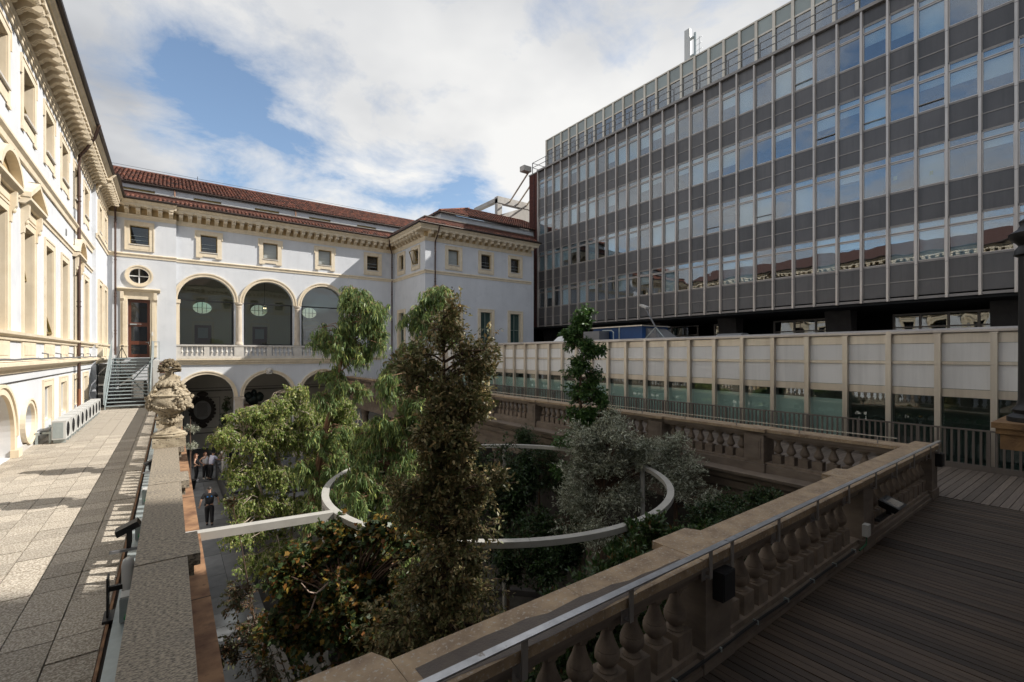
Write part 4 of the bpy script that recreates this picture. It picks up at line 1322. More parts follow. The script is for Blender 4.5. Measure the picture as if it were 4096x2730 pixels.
# white rooftop structure behind the corner wing
rt = thing('rooftop_terrace_house', (30, 42, 12), 'stained white rooftop walls with a concrete frame and steel beams beside the brick end', 'building')
part(rt, 'wall', MB().add([(28.3, 41.2, 11), (34, 41.2, 11), (34, 41.2, 20.0), (28.3, 41.2, 17.6), (28.3, 47, 11), (34, 47, 11), (34, 47, 20.0), (28.3, 47, 17.6)], [(0, 1, 2, 3), (3, 2, 6, 7), (0, 3, 7, 4), (1, 5, 6, 2)]), m_stuccow)
part(rt, 'concrete_frame', MB().box(28.3, 28.9, 41.2, 41.7, 17.6, 19.5).box(28.3, 34, 41.15, 41.75, 19.0, 19.7).box(28.3, 28.8, 41.75, 46, 19.2, 19.6), m_stuccow)
for k in range(3):
    x = 29.6 + k * 1.15
    part(rt, 'steel_beam', MB().tube([(x + .3, 41.2, 19.35), (x - 1.3, 35.6, 20.7)], .09, 6), m_steel)
part(rt, 'beam_seat', MB().box(27.5, 28.4, 35.5, 36.2, 20.5, 21.0), m_stuccow)
part(rt, 'dormer_window', MB().box(26.6, 28.2, 36.9, 37.1, 12.2, 14.6), m_stuccow)

# ------------------------------------------------------------------ low gallery pavilion (front plane x = 15.9)
XP, MP = 15.9, 1.01
pav = thing('gallery_pavilion', (20, 12, GZ), 'low gallery pavilion with grey white panels between warm steel fins above green glass', 'building')
FPv = frame(XP, 32.75, -90)
NP = 41
fin = (MB().fbox(LOC, -.06, .06, 0, .15, 0, 3.25).fbox(LOC, -.075, .075, -.01, .16, 3.25, 3.275)).mesh('steel_fin', m_steel)
p1 = (MB().fbox(LOC, .06, MP - .06, -.02, .012, 2.57, 3.02)).mesh('cladding_panel', m_gpanel)
p2 = (MB().fbox(LOC, .06, MP - .06, -.02, .012, 1.88, 2.48)).mesh('cladding_panel', m_gpanel)
trs = [(MB().fbox(LOC, .06, MP - .06, -.02, d_, a_, b_)).mesh('steel_trim', m_steel) for d_, a_, b_ in ((.02, 3.03, 3.27), (.045, 2.485, 2.565), (.03, 1.67, 1.87))]
pg = sheet_mesh('glass_pane', MP - .12, 1.62, m_pavglass)
u0p = 32.75 - (2.15 + 30 * MP)
for i in range(NP + 1):
    u = u0p + i * MP
    link('steel_fin', fin, pav, FPv(u, 0, 0), (0, 0, FPv.ang))
    if i < NP:
        link('cladding_panel', p1, pav, FPv(u, 0, 0), (0, 0, FPv.ang))
        link('cladding_panel', p2, pav, FPv(u, 0, 0), (0, 0, FPv.ang))
        for tr_ in trs:
            link('steel_trim', tr_, pav, FPv(u, 0, 0), (0, 0, FPv.ang))
        link('glass_pane', pg, pav, FPv(u + .06, -.02, .04), (0, 0, FPv.ang))
seg = (MB().ext(LOC, [(-.3, 3.28), (.10, 3.28), (.12, 3.30), (.12, 3.355), (.02, 3.40), (-.3, 3.42)], .004, 4 * MP - .004)).mesh('roof_coping', m_alu)
for i in range(0, NP, 4):
    link('roof_coping', seg, pav, FPv(u0p + i * MP, 0, 0), (0, 0, FPv.ang))
clp = MB()
for i in range(0, NP, 4):
    clp.ext(LOC, [(-.3, 3.30), (.11, 3.275), (.135, 3.30), (.135, 3.362), (.02, 3.412), (-.3, 3.43)], -.06, .06) if False else clp.fbox(FPv, u0p + i * MP - .05, u0p + i * MP + .05, .0, .13, 3.275, 3.365)
part(pav, 'coping_clip', clp, m_steel)
part(pav, 'roof', MB().box(XP + .25, 27.9, -9, 32.7, 3.30, 3.405), m_duct)
part(pav, 'gallery_interior', MB().box(XP + .9, XP + 1.0, -9, 32.7, 0, 3.2).box(XP + .05, XP + 1, -9, 32.7, -.1, 0.02), M('dim teal gallery wall', (.085, .125, .115), (.06, .085, .08), scale=.5, rough=.6))
part(pav, 'curtain_screen', MB().box(XP + .1, XP + .12, 5.3, 32, .1, 1.42), M('pale teal screen', (.80, .87, .83), (.70, .78, .75), scale=.8, rough=.7))
for y in (4.6, 1.7):
    part(pav, 'door_pull', MB().tube([(XP + .1, y - .2, .95), (XP + .1, y - .35, .9), (XP + .1, y - .42, .4), (XP + .1, y - .38, .1)], .02, 6), m_blkmet, True)
part(pav, 'base_kerb', MB().fbox(FPv, 0, 42, 0, .05, -.02, .04), m_alud)

# things standing on the pavilion roof
bc = thing('roof_plant_container', (20.8, 17, 3.4), 'blue sheet metal plant container on the pavilion roof', 'container')
part(bc, 'shell', MB().box(20, 22.2, 15.7, 19.2, 3.42, 4.22), m_blue)
part(bc, 'lid', MB().box(19.85, 22.3, 15.6, 19.3, 4.22, 4.28), m_steel)
part(bc, 'corner_post', MB().box(19.98, 20.03, 17.2, 17.28, 3.42, 4.22).tube([(19.7, 17.4, 3.42), (19.7, 17.4, 3.95), (19.7, 17.55, 4.05), (19.7, 18.2, 4.06)], .035, 6), m_galv, True)
part(bc, 'sloping_duct', MB().add([(20.3, 15.7, 4.15), (20.3, 14.6, 3.42), (20.3, 15.7, 3.42), (22, 15.7, 4.15), (22, 14.6, 3.42), (22, 15.7, 3.42)], [(0, 1, 2), (3, 5, 4), (0, 3, 4, 1)]), m_duct)
gd = thing('roof_duct', (19.6, 19.6, 3.4), 'grey sheet metal duct beside the blue container', 'duct')
part(gd, 'duct_body', MB().box(19.1, 19.9, 17.9, 20.6, 3.42, 4.02), m_duct)
part(gd, 'tarpaulin', MB().add([(19.0, 20.6, 3.42), (19.0, 21.8, 3.42), (19.3, 20.7, 3.9), (19.3, 21.5, 3.8), (20.6, 20.7, 3.9), (20.6, 21.6, 3.7)], [(0, 1, 3, 2), (2, 3, 5, 4)]), m_gpanel)['label'] = 'pale cover sheet'
hump = thing('roof_vent_cowl', (18.2, 9.2, 3.4), 'low rounded metal cowl lying on the pavilion roof edge', 'vent')
hm = MB().ext(frame(17.6, 10.1, -90), [(-.5, 3.42), (.2, 3.42), (.15, 3.5), (.0, 3.55), (-.3, 3.56), (-.5, 3.5)], 0, 1.0)
part(hump, 'cowl', hm, m_duct)
mast = thing('floodlight_mast', (17.5, 13.0, 3.4), 'leaning floodlight mast on three legs on the pavilion roof', 'lamp')
part(mast, 'pole', MB().tube([(17.5, 13.0, 3.95), (17.5, 13.62, 4.95)], .035, 6).tube([(17.5, 13.0, 3.42), (17.5, 13.0, 3.98)], .035, 6), m_duct, True)
for dx, dy in ((.0, .6), (.0, -.5), (.5, .0)):
    part(mast, 'leg', MB().tube([(17.5, 13.0, 3.95), (17.5 + dx, 13.0 + dy, 3.42)], .022, 5), m_galv, True)
mh = part(mast, 'lamp_head', MB().add([(17.35, 13.4, 4.88), (17.65, 13.4, 4.88), (17.65, 13.78, 5.05), (17.35, 13.78, 5.05), (17.35, 13.44, 4.80), (17.65, 13.44, 4.80), (17.65, 13.82, 4.97), (17.35, 13.82, 4.97)], [(0, 1, 2, 3), (4, 7, 6, 5), (0, 4, 5, 1), (1, 5, 6, 2), (2, 6, 7, 3), (3, 7, 4, 0)]), m_stuccow)
# ------------------------------------------------------------------ ground, terraces, decks
g = MB()
g.add([(-300, -300, GZ - 1.45), (300, -300, GZ - 1.45), (300, 300, GZ - 1.45), (-300, 300, GZ - 1.45)], [(0, 1, 2, 3)])
struct('ground', g, m_slabj)

# left roof terrace with aggregate pavers
ter = thing('roof_terrace', (-1.8, 15, -.1), None, None)
tag(ter, kind='structure')
part(ter, 'terrace_bed', MB().box(-3.6, -.16, -4, 38.7, -.5, -.045), m_joint)
pvw, pvl = .372, .44
pv = (MB().box(-pvw / 2 + .006, pvw / 2 - .006, -pvl / 2 + .006, pvl / 2 - .006, -.045, 0)).mesh('paver', m_pavers)
pm_ = []
for i in range(8):
    for j in range(78):
        x, y = -.53 - pvw * (i + .5) + .0, -2.6 + pvl * (j + .5)
        m = Matrix.Translation((x, y, random.uniform(-.006, .004))) @ Matrix.Rotation(random.uniform(-.006, .006), 4, 'Z')
        pm_.append(m)
pmv = [m for m in pm_ if m.translation.y > 4.0]
scatter(ter, 'paver', pv, [tuple(v.co) for v in pv.vertices], [tuple(p.vertices) for p in pv.polygons], pmv, m_pavers)
tag(link('paver_field', stuff_mesh('paver_back', [tuple(v.co) for v in pv.vertices], [tuple(p.vertices) for p in pv.polygons], [m for m in pm_ if m.translation.y <= 4.0], m_pavers), ter), kind='stuff')
part(ter, 'edge_gutter', MB().box(-3.4, -3.28, 8, 31, -.04, -.008), m_orange)
part(ter, 'brick_edging', MB().box(-.53, -.505, -2, 31, -.045, -.002), m_orange)

# wooden deck: boards along Y, then the strip by the fence with boards along X
deck = thing('wooden_deck', (6, 0, -.1), None, None)
tag(deck, kind='structure')
part(deck, 'deck_bed', MB().box(-.1, 15.9, -3.4, 2.2, -.5, -.05).box(11.9, 15.9, 2.2, 38.9, -.5, -.05), m_dark)
bd = (MB().box(-.044, .044, -3.2, 2.42, -.03, 0)).mesh('deck_board', m_deck)
for i in range(119):
    link('deck_board', bd, deck, (.1 + .1 * i, 0, random.uniform(-.003, .002)))
bd2 = (MB().box(12.02, 15.33, -.056, .056, -.03, 0)).mesh('deck_board', m_deck2)
ys = [-3.0 + .122 * k for k in range(343)]
for y in sorted(ys, key=lambda t: abs(t - 2))[:300]:
    link('deck_board', bd2, deck, (0, y, random.uniform(-.003, .002)))
fb = MB()
for y in sorted(ys, key=lambda t: abs(t - 2))[300:]:
    fb.box(12.02, 15.33, y - .056, y + .056, -.03, 0)
tag(part(deck, 'deck_board_field', fb, m_deck2), kind='stuff')

# ------------------------------------------------------------------ balustrades


def baluster_mesh(h=.5, die=.14, w=.102, mat=m_bal, seg=14, round_r=.098):
    mb = MB().box(-w, w, -w, w, 0, die)
    r = round_r
    z0 = die
    H = h - die - .055
    prof = [(.80, 0), (.80, .03), (.60, .06), (.52, .10), (.72, .16), (.95, .24), (1.0, .32), (.97, .40), (.86, .44), (.90, .46), (.84, .49), (.62, .62), (.46, .76), (.40, .86), (.60, .89), (.62, .92), (.50, .94), (.66, 1.0)]
    mb.lathe([(a * r, z0 + t * H) for a, t in prof], (0, 0, 0), seg)
    mb.box(-r * .82, r * .82, -r * .82, r * .82, h - .055, h)
    return mb.mesh('baluster', mat, True)


B_NEAR = baluster_mesh(.615, .20)
E1 = math.atan(.018)


def near_f(u, v, z):
    """local frame of the near balustrade: u along it, v away from us"""
    return (u * math.cos(E1) - v * math.sin(E1), 2.20 + u * math.sin(E1) + v * math.cos(E1), z)


class NF:
    pass


def nbox(mb, u0, u1, v0, v1, z0, z1):
    v = [near_f(u0, v0, z0), near_f(u1, v0, z0), near_f(u1, v1, z0), near_f(u0, v1, z0), near_f(u0, v0, z1), near_f(u1, v0, z1), near_f(u1, v1, z1), near_f(u0, v1, z1)]
    return mb.add(v, [(0, 3, 2, 1), (4, 5, 6, 7), (0, 1, 5, 4), (1, 2, 6, 5), (2, 3, 7, 6), (3, 0, 4, 7)])


nb = thing('stone_balustrade', (6, 2.4, 0), 'brown stone balustrade in shade running diagonally across the right foreground deck', 'balustrade', 'stone balustrades round the courtyard')
part(nb, 'plinth', nbox(nbox(MB(), .2, 11.95, .0, .36, -.05, .115), .2, 11.95, -.02, .40, -.05, .05), m_entab)
part(nb, 'base_rail', nbox(MB(), .2, 11.95, .035, .33, .115, .17), m_bal)
segs = [(.3, 1.02), (1.02, 3.64), (4.24, 7.70), (8.24, 11.9)]
for a, e in [(1.026, 2.4), (2.404, 3.637), (4.243, 6.1), (6.104, 7.70), (8.246, 10.0), (10.004, 11.6)]:
    part(nb, 'cap_stone', nbox(MB(), a, e, -.045, .345, .93, 1.0), m_cap)
part(nb, 'under_cap', nbox(nbox(MB(), .3, 11.9, -.01, .32, .87, .93), .3, 11.9, .05, .29, .785, .87), m_entab)
for c in (.72, 3.94, 7.97, 11.78):
    hw = .30
    if c == 11.78:
        o = nbox(MB(), 11.603, 12.08, -.045, .345, .93, 1.0)
    else:
        o = MB().add([near_f(c - hw, -.045, .93), near_f(c + hw, -.045, .93), near_f(c + hw, .345, .93), near_f(c + hw - .06, .47, .93), near_f(c - hw, .47, .93),
                      near_f(c - hw, -.045, 1.004), near_f(c + hw, -.045, 1.004), near_f(c + hw, .345, 1.004), near_f(c + hw - .06, .47, 1.004), near_f(c - hw, .47, 1.004)],
                     [(4, 3, 2, 1, 0), (5, 6, 7, 8, 9), (0, 1, 6, 5), (1, 2, 7, 6), (2, 3, 8, 7), (3, 4, 9, 8), (4, 0, 5, 9)])
    part(nb, 'cap_stone', o, m_cap)
    part(nb, 'pedestal', nbox(nbox(MB(), c - .21, c + .21, -.012, .37, .172, .868), c - .26, c + .26, -.03, .40, .0, .168), m_entab)
for x in [1.2 + .293 * k for k in range(9)] + [4.36 + .301 * k for k in range(11)] + [8.4 + .302 * k for k in range(11)]:
    link('baluster', B_NEAR, nb, near_f(x, .165, .17), (0, 0, E1))
# dark wet stains on the cap and drips: shaped thin weathering patches are in the material; one long stain follows the rail
stain = MB()
pts = [(1.1 + .16 * k) for k in range(38)]
rs = random.Random(5)
up_ = [.13 + .055 * math.sin(x * 1.1) + rs.uniform(-.02, .02) for x in pts]
lo_ = [-.01 + .035 * math.sin(x * 1.9 + 1) + rs.uniform(-.01, .01) for x in pts]
for k in range(15):
    stain.add([near_f(pts[k], lo_[k], 1.002), near_f(pts[k + 1], lo_[k + 1], 1.002), near_f(pts[k + 1], up_[k + 1], 1.002), near_f(pts[k], up_[k], 1.002)], [(0, 1, 2, 3)])
tag(part(nb, 'damp_stain', stain, m_wet))

hr = thing('flat_handrail', (6, 2.1, 1.1), 'flat steel handrail on brackets along the near stone balustrade', 'handrail')
part(hr, 'rail_bar', nbox(nbox(MB(), .3, 3.99, -.085, -.03, 1.075, 1.087), 4.0, 11.95, -.085, -.03, 1.075, 1.087), M('brushed steel flat bar', (.55, .55, .56), (.40, .40, .41), scale=9, rough=.3, metal=.85, spot=(.25, .22, .19), spot_scale=14, spot_ramp=(.66, .74)))
for x in (.75, 1.68, 2.66, 3.72, 4.08, 5.02, 6.02, 7.03, 8.1, 9.1, 10.1, 11.2, 11.85):
    part(hr, 'bracket', nbox(nbox(nbox(MB(), x - .022, x + .022, -.07, -.058, .83, 1.074), x - .022, x + .022, -.057, -.012, .83, .842), x - .05, x + .05, -.0118, -.004, .80, .90), m_alud)

# fittings on the near balustrade
for c, lab in ((3.94, 'black box fixed to the nearest visible pedestal of the deck balustrade'), (11.9, 'black box fixed to the corner pedestal of the deck balustrade')):
    t = thing('wall_speaker', near_f(c, -.1, .5), lab, 'speaker', 'black boxes on the deck balustrade')
    part(t, 'box_body', nbox(MB(), c - .10, c + .10, -.11, -.013, .60, .85), m_blkmet)
    part(t, 'front_grille', nbox(MB(), c - .09, c + .09, -.118, -.111, .61, .84), M('speaker grille', (.008, .008, .010), rough=.7))
fl = thing('floodlight', near_f(8.3, -.2, .3), 'black floodlight with a glass front leaning on the far part of the deck balustrade', 'floodlight')
bx = []
ca, sa = math.cos(R(20)), math.sin(R(20))


def ftp(a, b_, c_):
    return near_f(8.45 + a, -.17 + b_ * ca - c_ * sa, .60 + b_ * sa + c_ * ca)


for (a, b_, c_) in [(-.20, -.13, 0), (.20, -.13, 0), (.20, .13, 0), (-.20, .13, 0), (-.15, -.10, -.10), (.15, -.10, -.10), (.15, .10, -.10), (-.15, .10, -.10)]:
    bx.append(ftp(a, b_, c_))
part(fl, 'housing', MB().add(bx, [(0, 1, 2, 3), (4, 7, 6, 5), (0, 4, 5, 1), (1, 5, 6, 2), (2, 6, 7, 3), (3, 7, 4, 0)]), m_blkmet)
part(fl, 'lens', MB().add([ftp(a, b_, .004) for a, b_ in ((-.17, -.10), (.17, -.10), (.17, .10), (-.17, .10))], [(0, 1, 2, 3)]), M('lamp front glass', (.10, .11, .12), rough=.05, spec=1.0))
part(fl, 'stand', nbox(nbox(MB(), 8.05, 8.7, -.12, -.06, .38, .42), 8.42, 8.48, -.16, -.10, .42, .52), m_blkmet)
jb = thing('junction_box', near_f(7.72, -.05, .3), 'small pale grey junction box beside the deck floodlight', 'box', 'grey junction boxes')
part(jb, 'box_body', nbox(MB(), 7.66, 7.78, -.09, -.022, .25, .41), m_ac)
part(jb, 'cable', MB().tube([near_f(7.72, -.06, .25), near_f(7.70, -.06, .14), near_f(7.5, -.04, .10)], .012, 5), M('green cable', (.02, .12, .05), rough=.5))
cd = thing('conduit', near_f(4, -.05, .1), 'long grey cable conduit clipped along the foot of the deck balustrade', 'conduit')
part(cd, 'conduit_pipe', MB().tube([near_f(.6 + .25 * k, -.03, .135 + .008 * math.sin(k * .9)) for k in range(28)], .015, 7), m_blkmet, True)
for k in range(10):
    part(cd, 'pipe_clip', nbox(MB(), 1.2 + .68 * k, 1.215 + .68 * k, -.05, -.0, .118, .155), m_galv)

# back balustrade along x = 11.6 on the far side of the court
bb = thing('stone_balustrade', (11.7, 20, 0), 'brown stone balustrade along the far right side of the courtyard below the gallery', 'balustrade', 'stone balustrades round the courtyard')
part(bb, 'plinth', MB().box(11.42, 11.95, 2.9, 38.9, -.10, .10), m_entab)
part(bb, 'base_rail', MB().box(11.48, 11.9, 2.9, 38.9, .10, .155), m_bal)
part(bb, 'under_cap', MB().box(11.47, 11.91, 2.75, 38.9, .80, .88).box(11.52, 11.86, 2.75, 38.9, .74, .80), m_entab)
pys = [5.64, 8.50, 11.4, 14.27, 17.2, 20.1, 23.0, 26.0, 29.0, 32.0, 35.0, 38.2]
yy = [2.6] + pys
for a, e in zip(yy[:-1], yy[1:]):
    part(bb, 'cap_stone', MB().box(11.43, 11.95, a + .285 if a > 3 else 2.62, e - .285, .88, .95), m_cap)
    n = 8
    lo2, hi2 = (a + .30 if a > 3 else 3.05), e - .30
    n = int(round((hi2 - lo2) / .285))
    for k in range(n):
        link('baluster', B_NEAR, bb, (11.69, lo2 + (k + .5) * (hi2 - lo2) / n, .155), (0, 0, 0), scale=(1, 1, .955))
for y in pys:
    part(bb, 'pedestal', MB().box(11.40, 11.93, y - .235, y + .235, .122, .80).box(11.36, 11.95, y - .27, y + .27, -.101, .119).box(11.385, 11.40, y - .16, y + .16, .22, .72).box(11.375, 11.384, y - .12, y + .12, .27, .67), m_entab)
    part(bb, 'cap_stone', MB().box(11.34, 11.97, y - .283, y + .283, .885, .957), m_cap)
part(bb, 'cornice', MB().ext(frame(11.42, 38.9, -90), [(0, -.62), (.05, -.60), (.08, -.42), (.2, -.34), (.24, -.22), (.38, -.17), (.40, -.10), (0, -.08)], -.05, 36.1), m_entab)
part(bb, 'architrave', MB().box(11.5, 12.2, 2.7, 38.9, -1.35, -.63).box(11.46, 11.5, 2.7, 38.9, -.95, -.9), m_entab)
for y in (5.64, 11.4, 17.2, 23.0, 29.0, 35.0):
    part(bb, 'supporting_column', MB().lathe([(.32, 0), (.32, .2), (.26, .3), (.25, 1.5), (.22, 3.3), (.28, 3.45), (.32, 3.6), (.32, 3.8)], (11.9, y, GZ), 12), m_entab, True)
part(bb, 'rear_wall', MB().box(15.6, 15.8, 2.6, 38.9, -6.5, -.1), m_dkconc)
thr = thing('thin_rail', (11.5, 15, 1.1), 'thin bright steel rail along the top of the far right stone balustrade', 'handrail')
part(thr, 'rail_bar', MB().box(11.47, 11.50, 2.9, 38.6, 1.09, 1.103), m_steel)
for k in range(25):
    part(thr, 'bracket', MB().box(11.477, 11.493, 3.2 + 1.45 * k, 3.22 + 1.45 * k, .95, 1.09), m_alud)

# left parapet balustrade: granite cap, balusters below it
lp = thing('stone_balustrade', (-.05, 18, 0), 'granite capped balustrade along the left roof terrace carrying stone urns', 'balustrade', 'stone balustrades round the courtyard')
part(lp, 'plinth', MB().box(-.20, .10, 1.0, 38.6, -.3, .17), m_granite)
lpy = [5.24, 8.17, 11.10, 14.03, 16.96, 19.9, 22.8, 25.7, 28.6, 31.5, 34.4]
yy = [2.0] + lpy + [38.0]
B_LEFT = baluster_mesh(.70, .13, .072, m_bal, 12, .070)
for i, (a, e) in enumerate(zip(yy[:-1], yy[1:])):
    lo2, hi2 = a + (.32 if i else 0), e - .32
    part(lp, 'cap_stone', MB().box(-.24, .12, lo2 + .003, hi2 - .003, .90, 1.0), m_granite)
    n = int(round((hi2 - lo2) / .27))
    for k in range(n):
        link('baluster', B_LEFT, lp, (-.055, lo2 + (k + .5) * (hi2 - lo2) / n, .17))
part(lp, 'under_cap', MB().box(-.19, .07, 2.0, 38.0, .87, .90), m_granite)
for y in lpy:
    part(lp, 'cap_stone', MB().box(-.24, .215, y - .31, y + .31, .90, 1.004).box(-.2, .17, y - .27, y + .27, .80, .898), m_granite)
    part(lp, 'pedestal', MB().box(-.20, .12, y - .22, y + .22, .17, .80), m_granite)
part(lp, 'stone_ledge', MB().box(.10, .37, 1.0, 38.6, -.35, .0), m_orange)
jn = MB()
for k in range(14):
    jn.box(.108, .372, 4.0 + 2.3 * k, 4.012 + 2.3 * k, -.3, .003)
part(lp, 'ledge_joints', jn, m_joint)
part(lp, 'court_wall', MB().box(-.1, .28, 1.0, 38.7, GZ, -.351), m_stuccow)

# steel cable tray with small boxes along the terrace side of that parapet
ct = thing('cable_tray', (-.4, 12, .05), 'flat galvanised cable tray along the foot of the granite balustrade', 'cable tray')
for k in range(12):
    part(ct, 'tray_length', MB().box(-.46, -.27, 2.0 + 2.5 * k, 4.49 + 2.5 * k, .03, .085), m_galv)
def box_thing(name, x0, x1, y0, y1, z0, z1, m, label, cat, group=None):
    t = thing(name, ((x0 + x1) / 2, (y0 + y1) / 2, z0), label, cat, group)
    part(t, 'box_body', MB().box(x0, x1, y0, y1, z0, z1), m)
    return t


for (y, lab) in ((3.72, 'grey junction box on the cable tray nearest the bottom edge'), (6.0, 'grey junction box with green gland on the tray below the beam end'), (8.55, 'grey junction box with green gland just beyond the black floodlight'), (10.55, 'grey junction box on the tray close in front of the nearer urn')):
    t = box_thing('junction_box', -.40, -.29, y, y + .16, .085, .34, m_ac, lab, 'box', 'grey junction boxes')
    part(t, 'lid', MB().box(-.405, -.285, y - .012, y - .001, .10, .325), m_galv)
    part(t, 'cable_gland', MB().tube([(-.345, y - .012, .15), (-.345, y - .06, .15)], .025, 7), m_duct if y < 4 else M('green gland', (.03, .30, .10), rough=.4), True)


def black_flood(x, y, z, rz, label, s=1.0):
    t = thing('floodlight', (x, y, z - .3), label, 'floodlight')
    c, s_ = math.cos(R(rz)), math.sin(R(rz))

    def T(a, b, h):
        return (x + (a * c - b * s_) * s, y + (a * s_ + b * c) * s, z + h * s)
    tl = R(24)
    v = []
    for a, b, h in [(-.17, -.14, 0), (.17, -.14, 0), (.17, .14, 0), (-.17, .14, 0), (-.16, -.13, .10), (.16, -.13, .10), (.16, .13, .10), (-.16, .13, .10)]:
        v.append(T(a * math.cos(tl) - h * math.sin(tl), b, a * math.sin(tl) + h * math.cos(tl)))
    part(t, 'housing', MB().add(v, [(0, 3, 2, 1), (4, 5, 6, 7), (0, 1, 5, 4), (1, 2, 6, 5), (2, 3, 7, 6), (3, 0, 4, 7)]), m_blkmet)
    yk = MB()
    for b in (-.155, .155):
        yk.add([T(-.03, b - .006, -.25), T(.03, b - .006, -.25), T(.03, b + .006, -.25), T(-.03, b + .006, -.25), T(-.03, b - .006, .05), T(.03, b - .006, .05), T(.03, b + .006, .05), T(-.03, b + .006, .05)], [(0, 3, 2, 1), (4, 5, 6, 7), (0, 1, 5, 4), (1, 2, 6, 5), (2, 3, 7, 6), (3, 0, 4, 7)])
    yk.add([T(-.03, -.16, -.26), T(.03, -.16, -.26), T(.03, .16, -.26), T(-.03, .16, -.26), T(-.03, -.16, -.25), T(.03, -.16, -.25), T(.03, .16, -.25), T(-.03, .16, -.25)], [(0, 3, 2, 1), (4, 5, 6, 7), (0, 1, 5, 4), (1, 2, 6, 5), (2, 3, 7, 6), (3, 0, 4, 7)])
    part(t, 'yoke', yk, m_blkmet)
    part(t, 'base_bar', MB().add([T(-.25, -.2, -.3), T(.12, -.2, -.3), T(.12, -.14, -.3), T(-.25, -.14, -.3), T(-.25, -.2, -.26), T(.12, -.2, -.26), T(.12, -.14, -.26), T(-.25, -.14, -.26)], [(0, 3, 2, 1), (4, 5, 6, 7), (0, 1, 5, 4), (1, 2, 6, 5), (2, 3, 7, 6), (3, 0, 4, 7)]), m_duct)
    return t


black_flood(-.44, 8.05, .40, 0, 'black square floodlight tilted on the cable tray by the granite balustrade', .78)
black_flood(-.36, 13.2, .30, 10, 'small black floodlight on the terrace just behind the nearer stone urn', .6)
# white tube device on a slotted black plate
dv = thing('antenna_bracket', (-.45, 6.4, 0), 'white rounded device on a slotted black bracket beside the balustrade', 'device')
part(dv, 'slotted_plate', MB().box(-.53, -.515, 6.31, 6.35, .04, .44).box(-.53, -.515, 6.43, 6.47, .04, .44).box(-.53, -.515, 6.35, 6.43, .04, .09).box(-.53, -.515, 6.35, 6.43, .22, .25).box(-.53, -.515, 6.35, 6.43, .39, .44), m_blkmet)
part(dv, 'foot', MB().box(-.56, -.30, 6.26, 6.52, .0, .03), m_blkmet)
part(dv, 'arm', MB().box(-.52, -.36, 6.37, 6.41, .28, .33), m_blkmet)
part(dv, 'white_casing', MB().lathe([(.03, 0), (.055, .02), (.058, .42), (.045, .47), (.02, .49)], (-.36, 6.4, .10), 10), m_white, True)
part(dv, 'black_back', MB().box(-.30, -.27, 6.33, 6.47, .15, .52), m_blkmet)

# ------------------------------------------------------------------ carved urns on the parapet


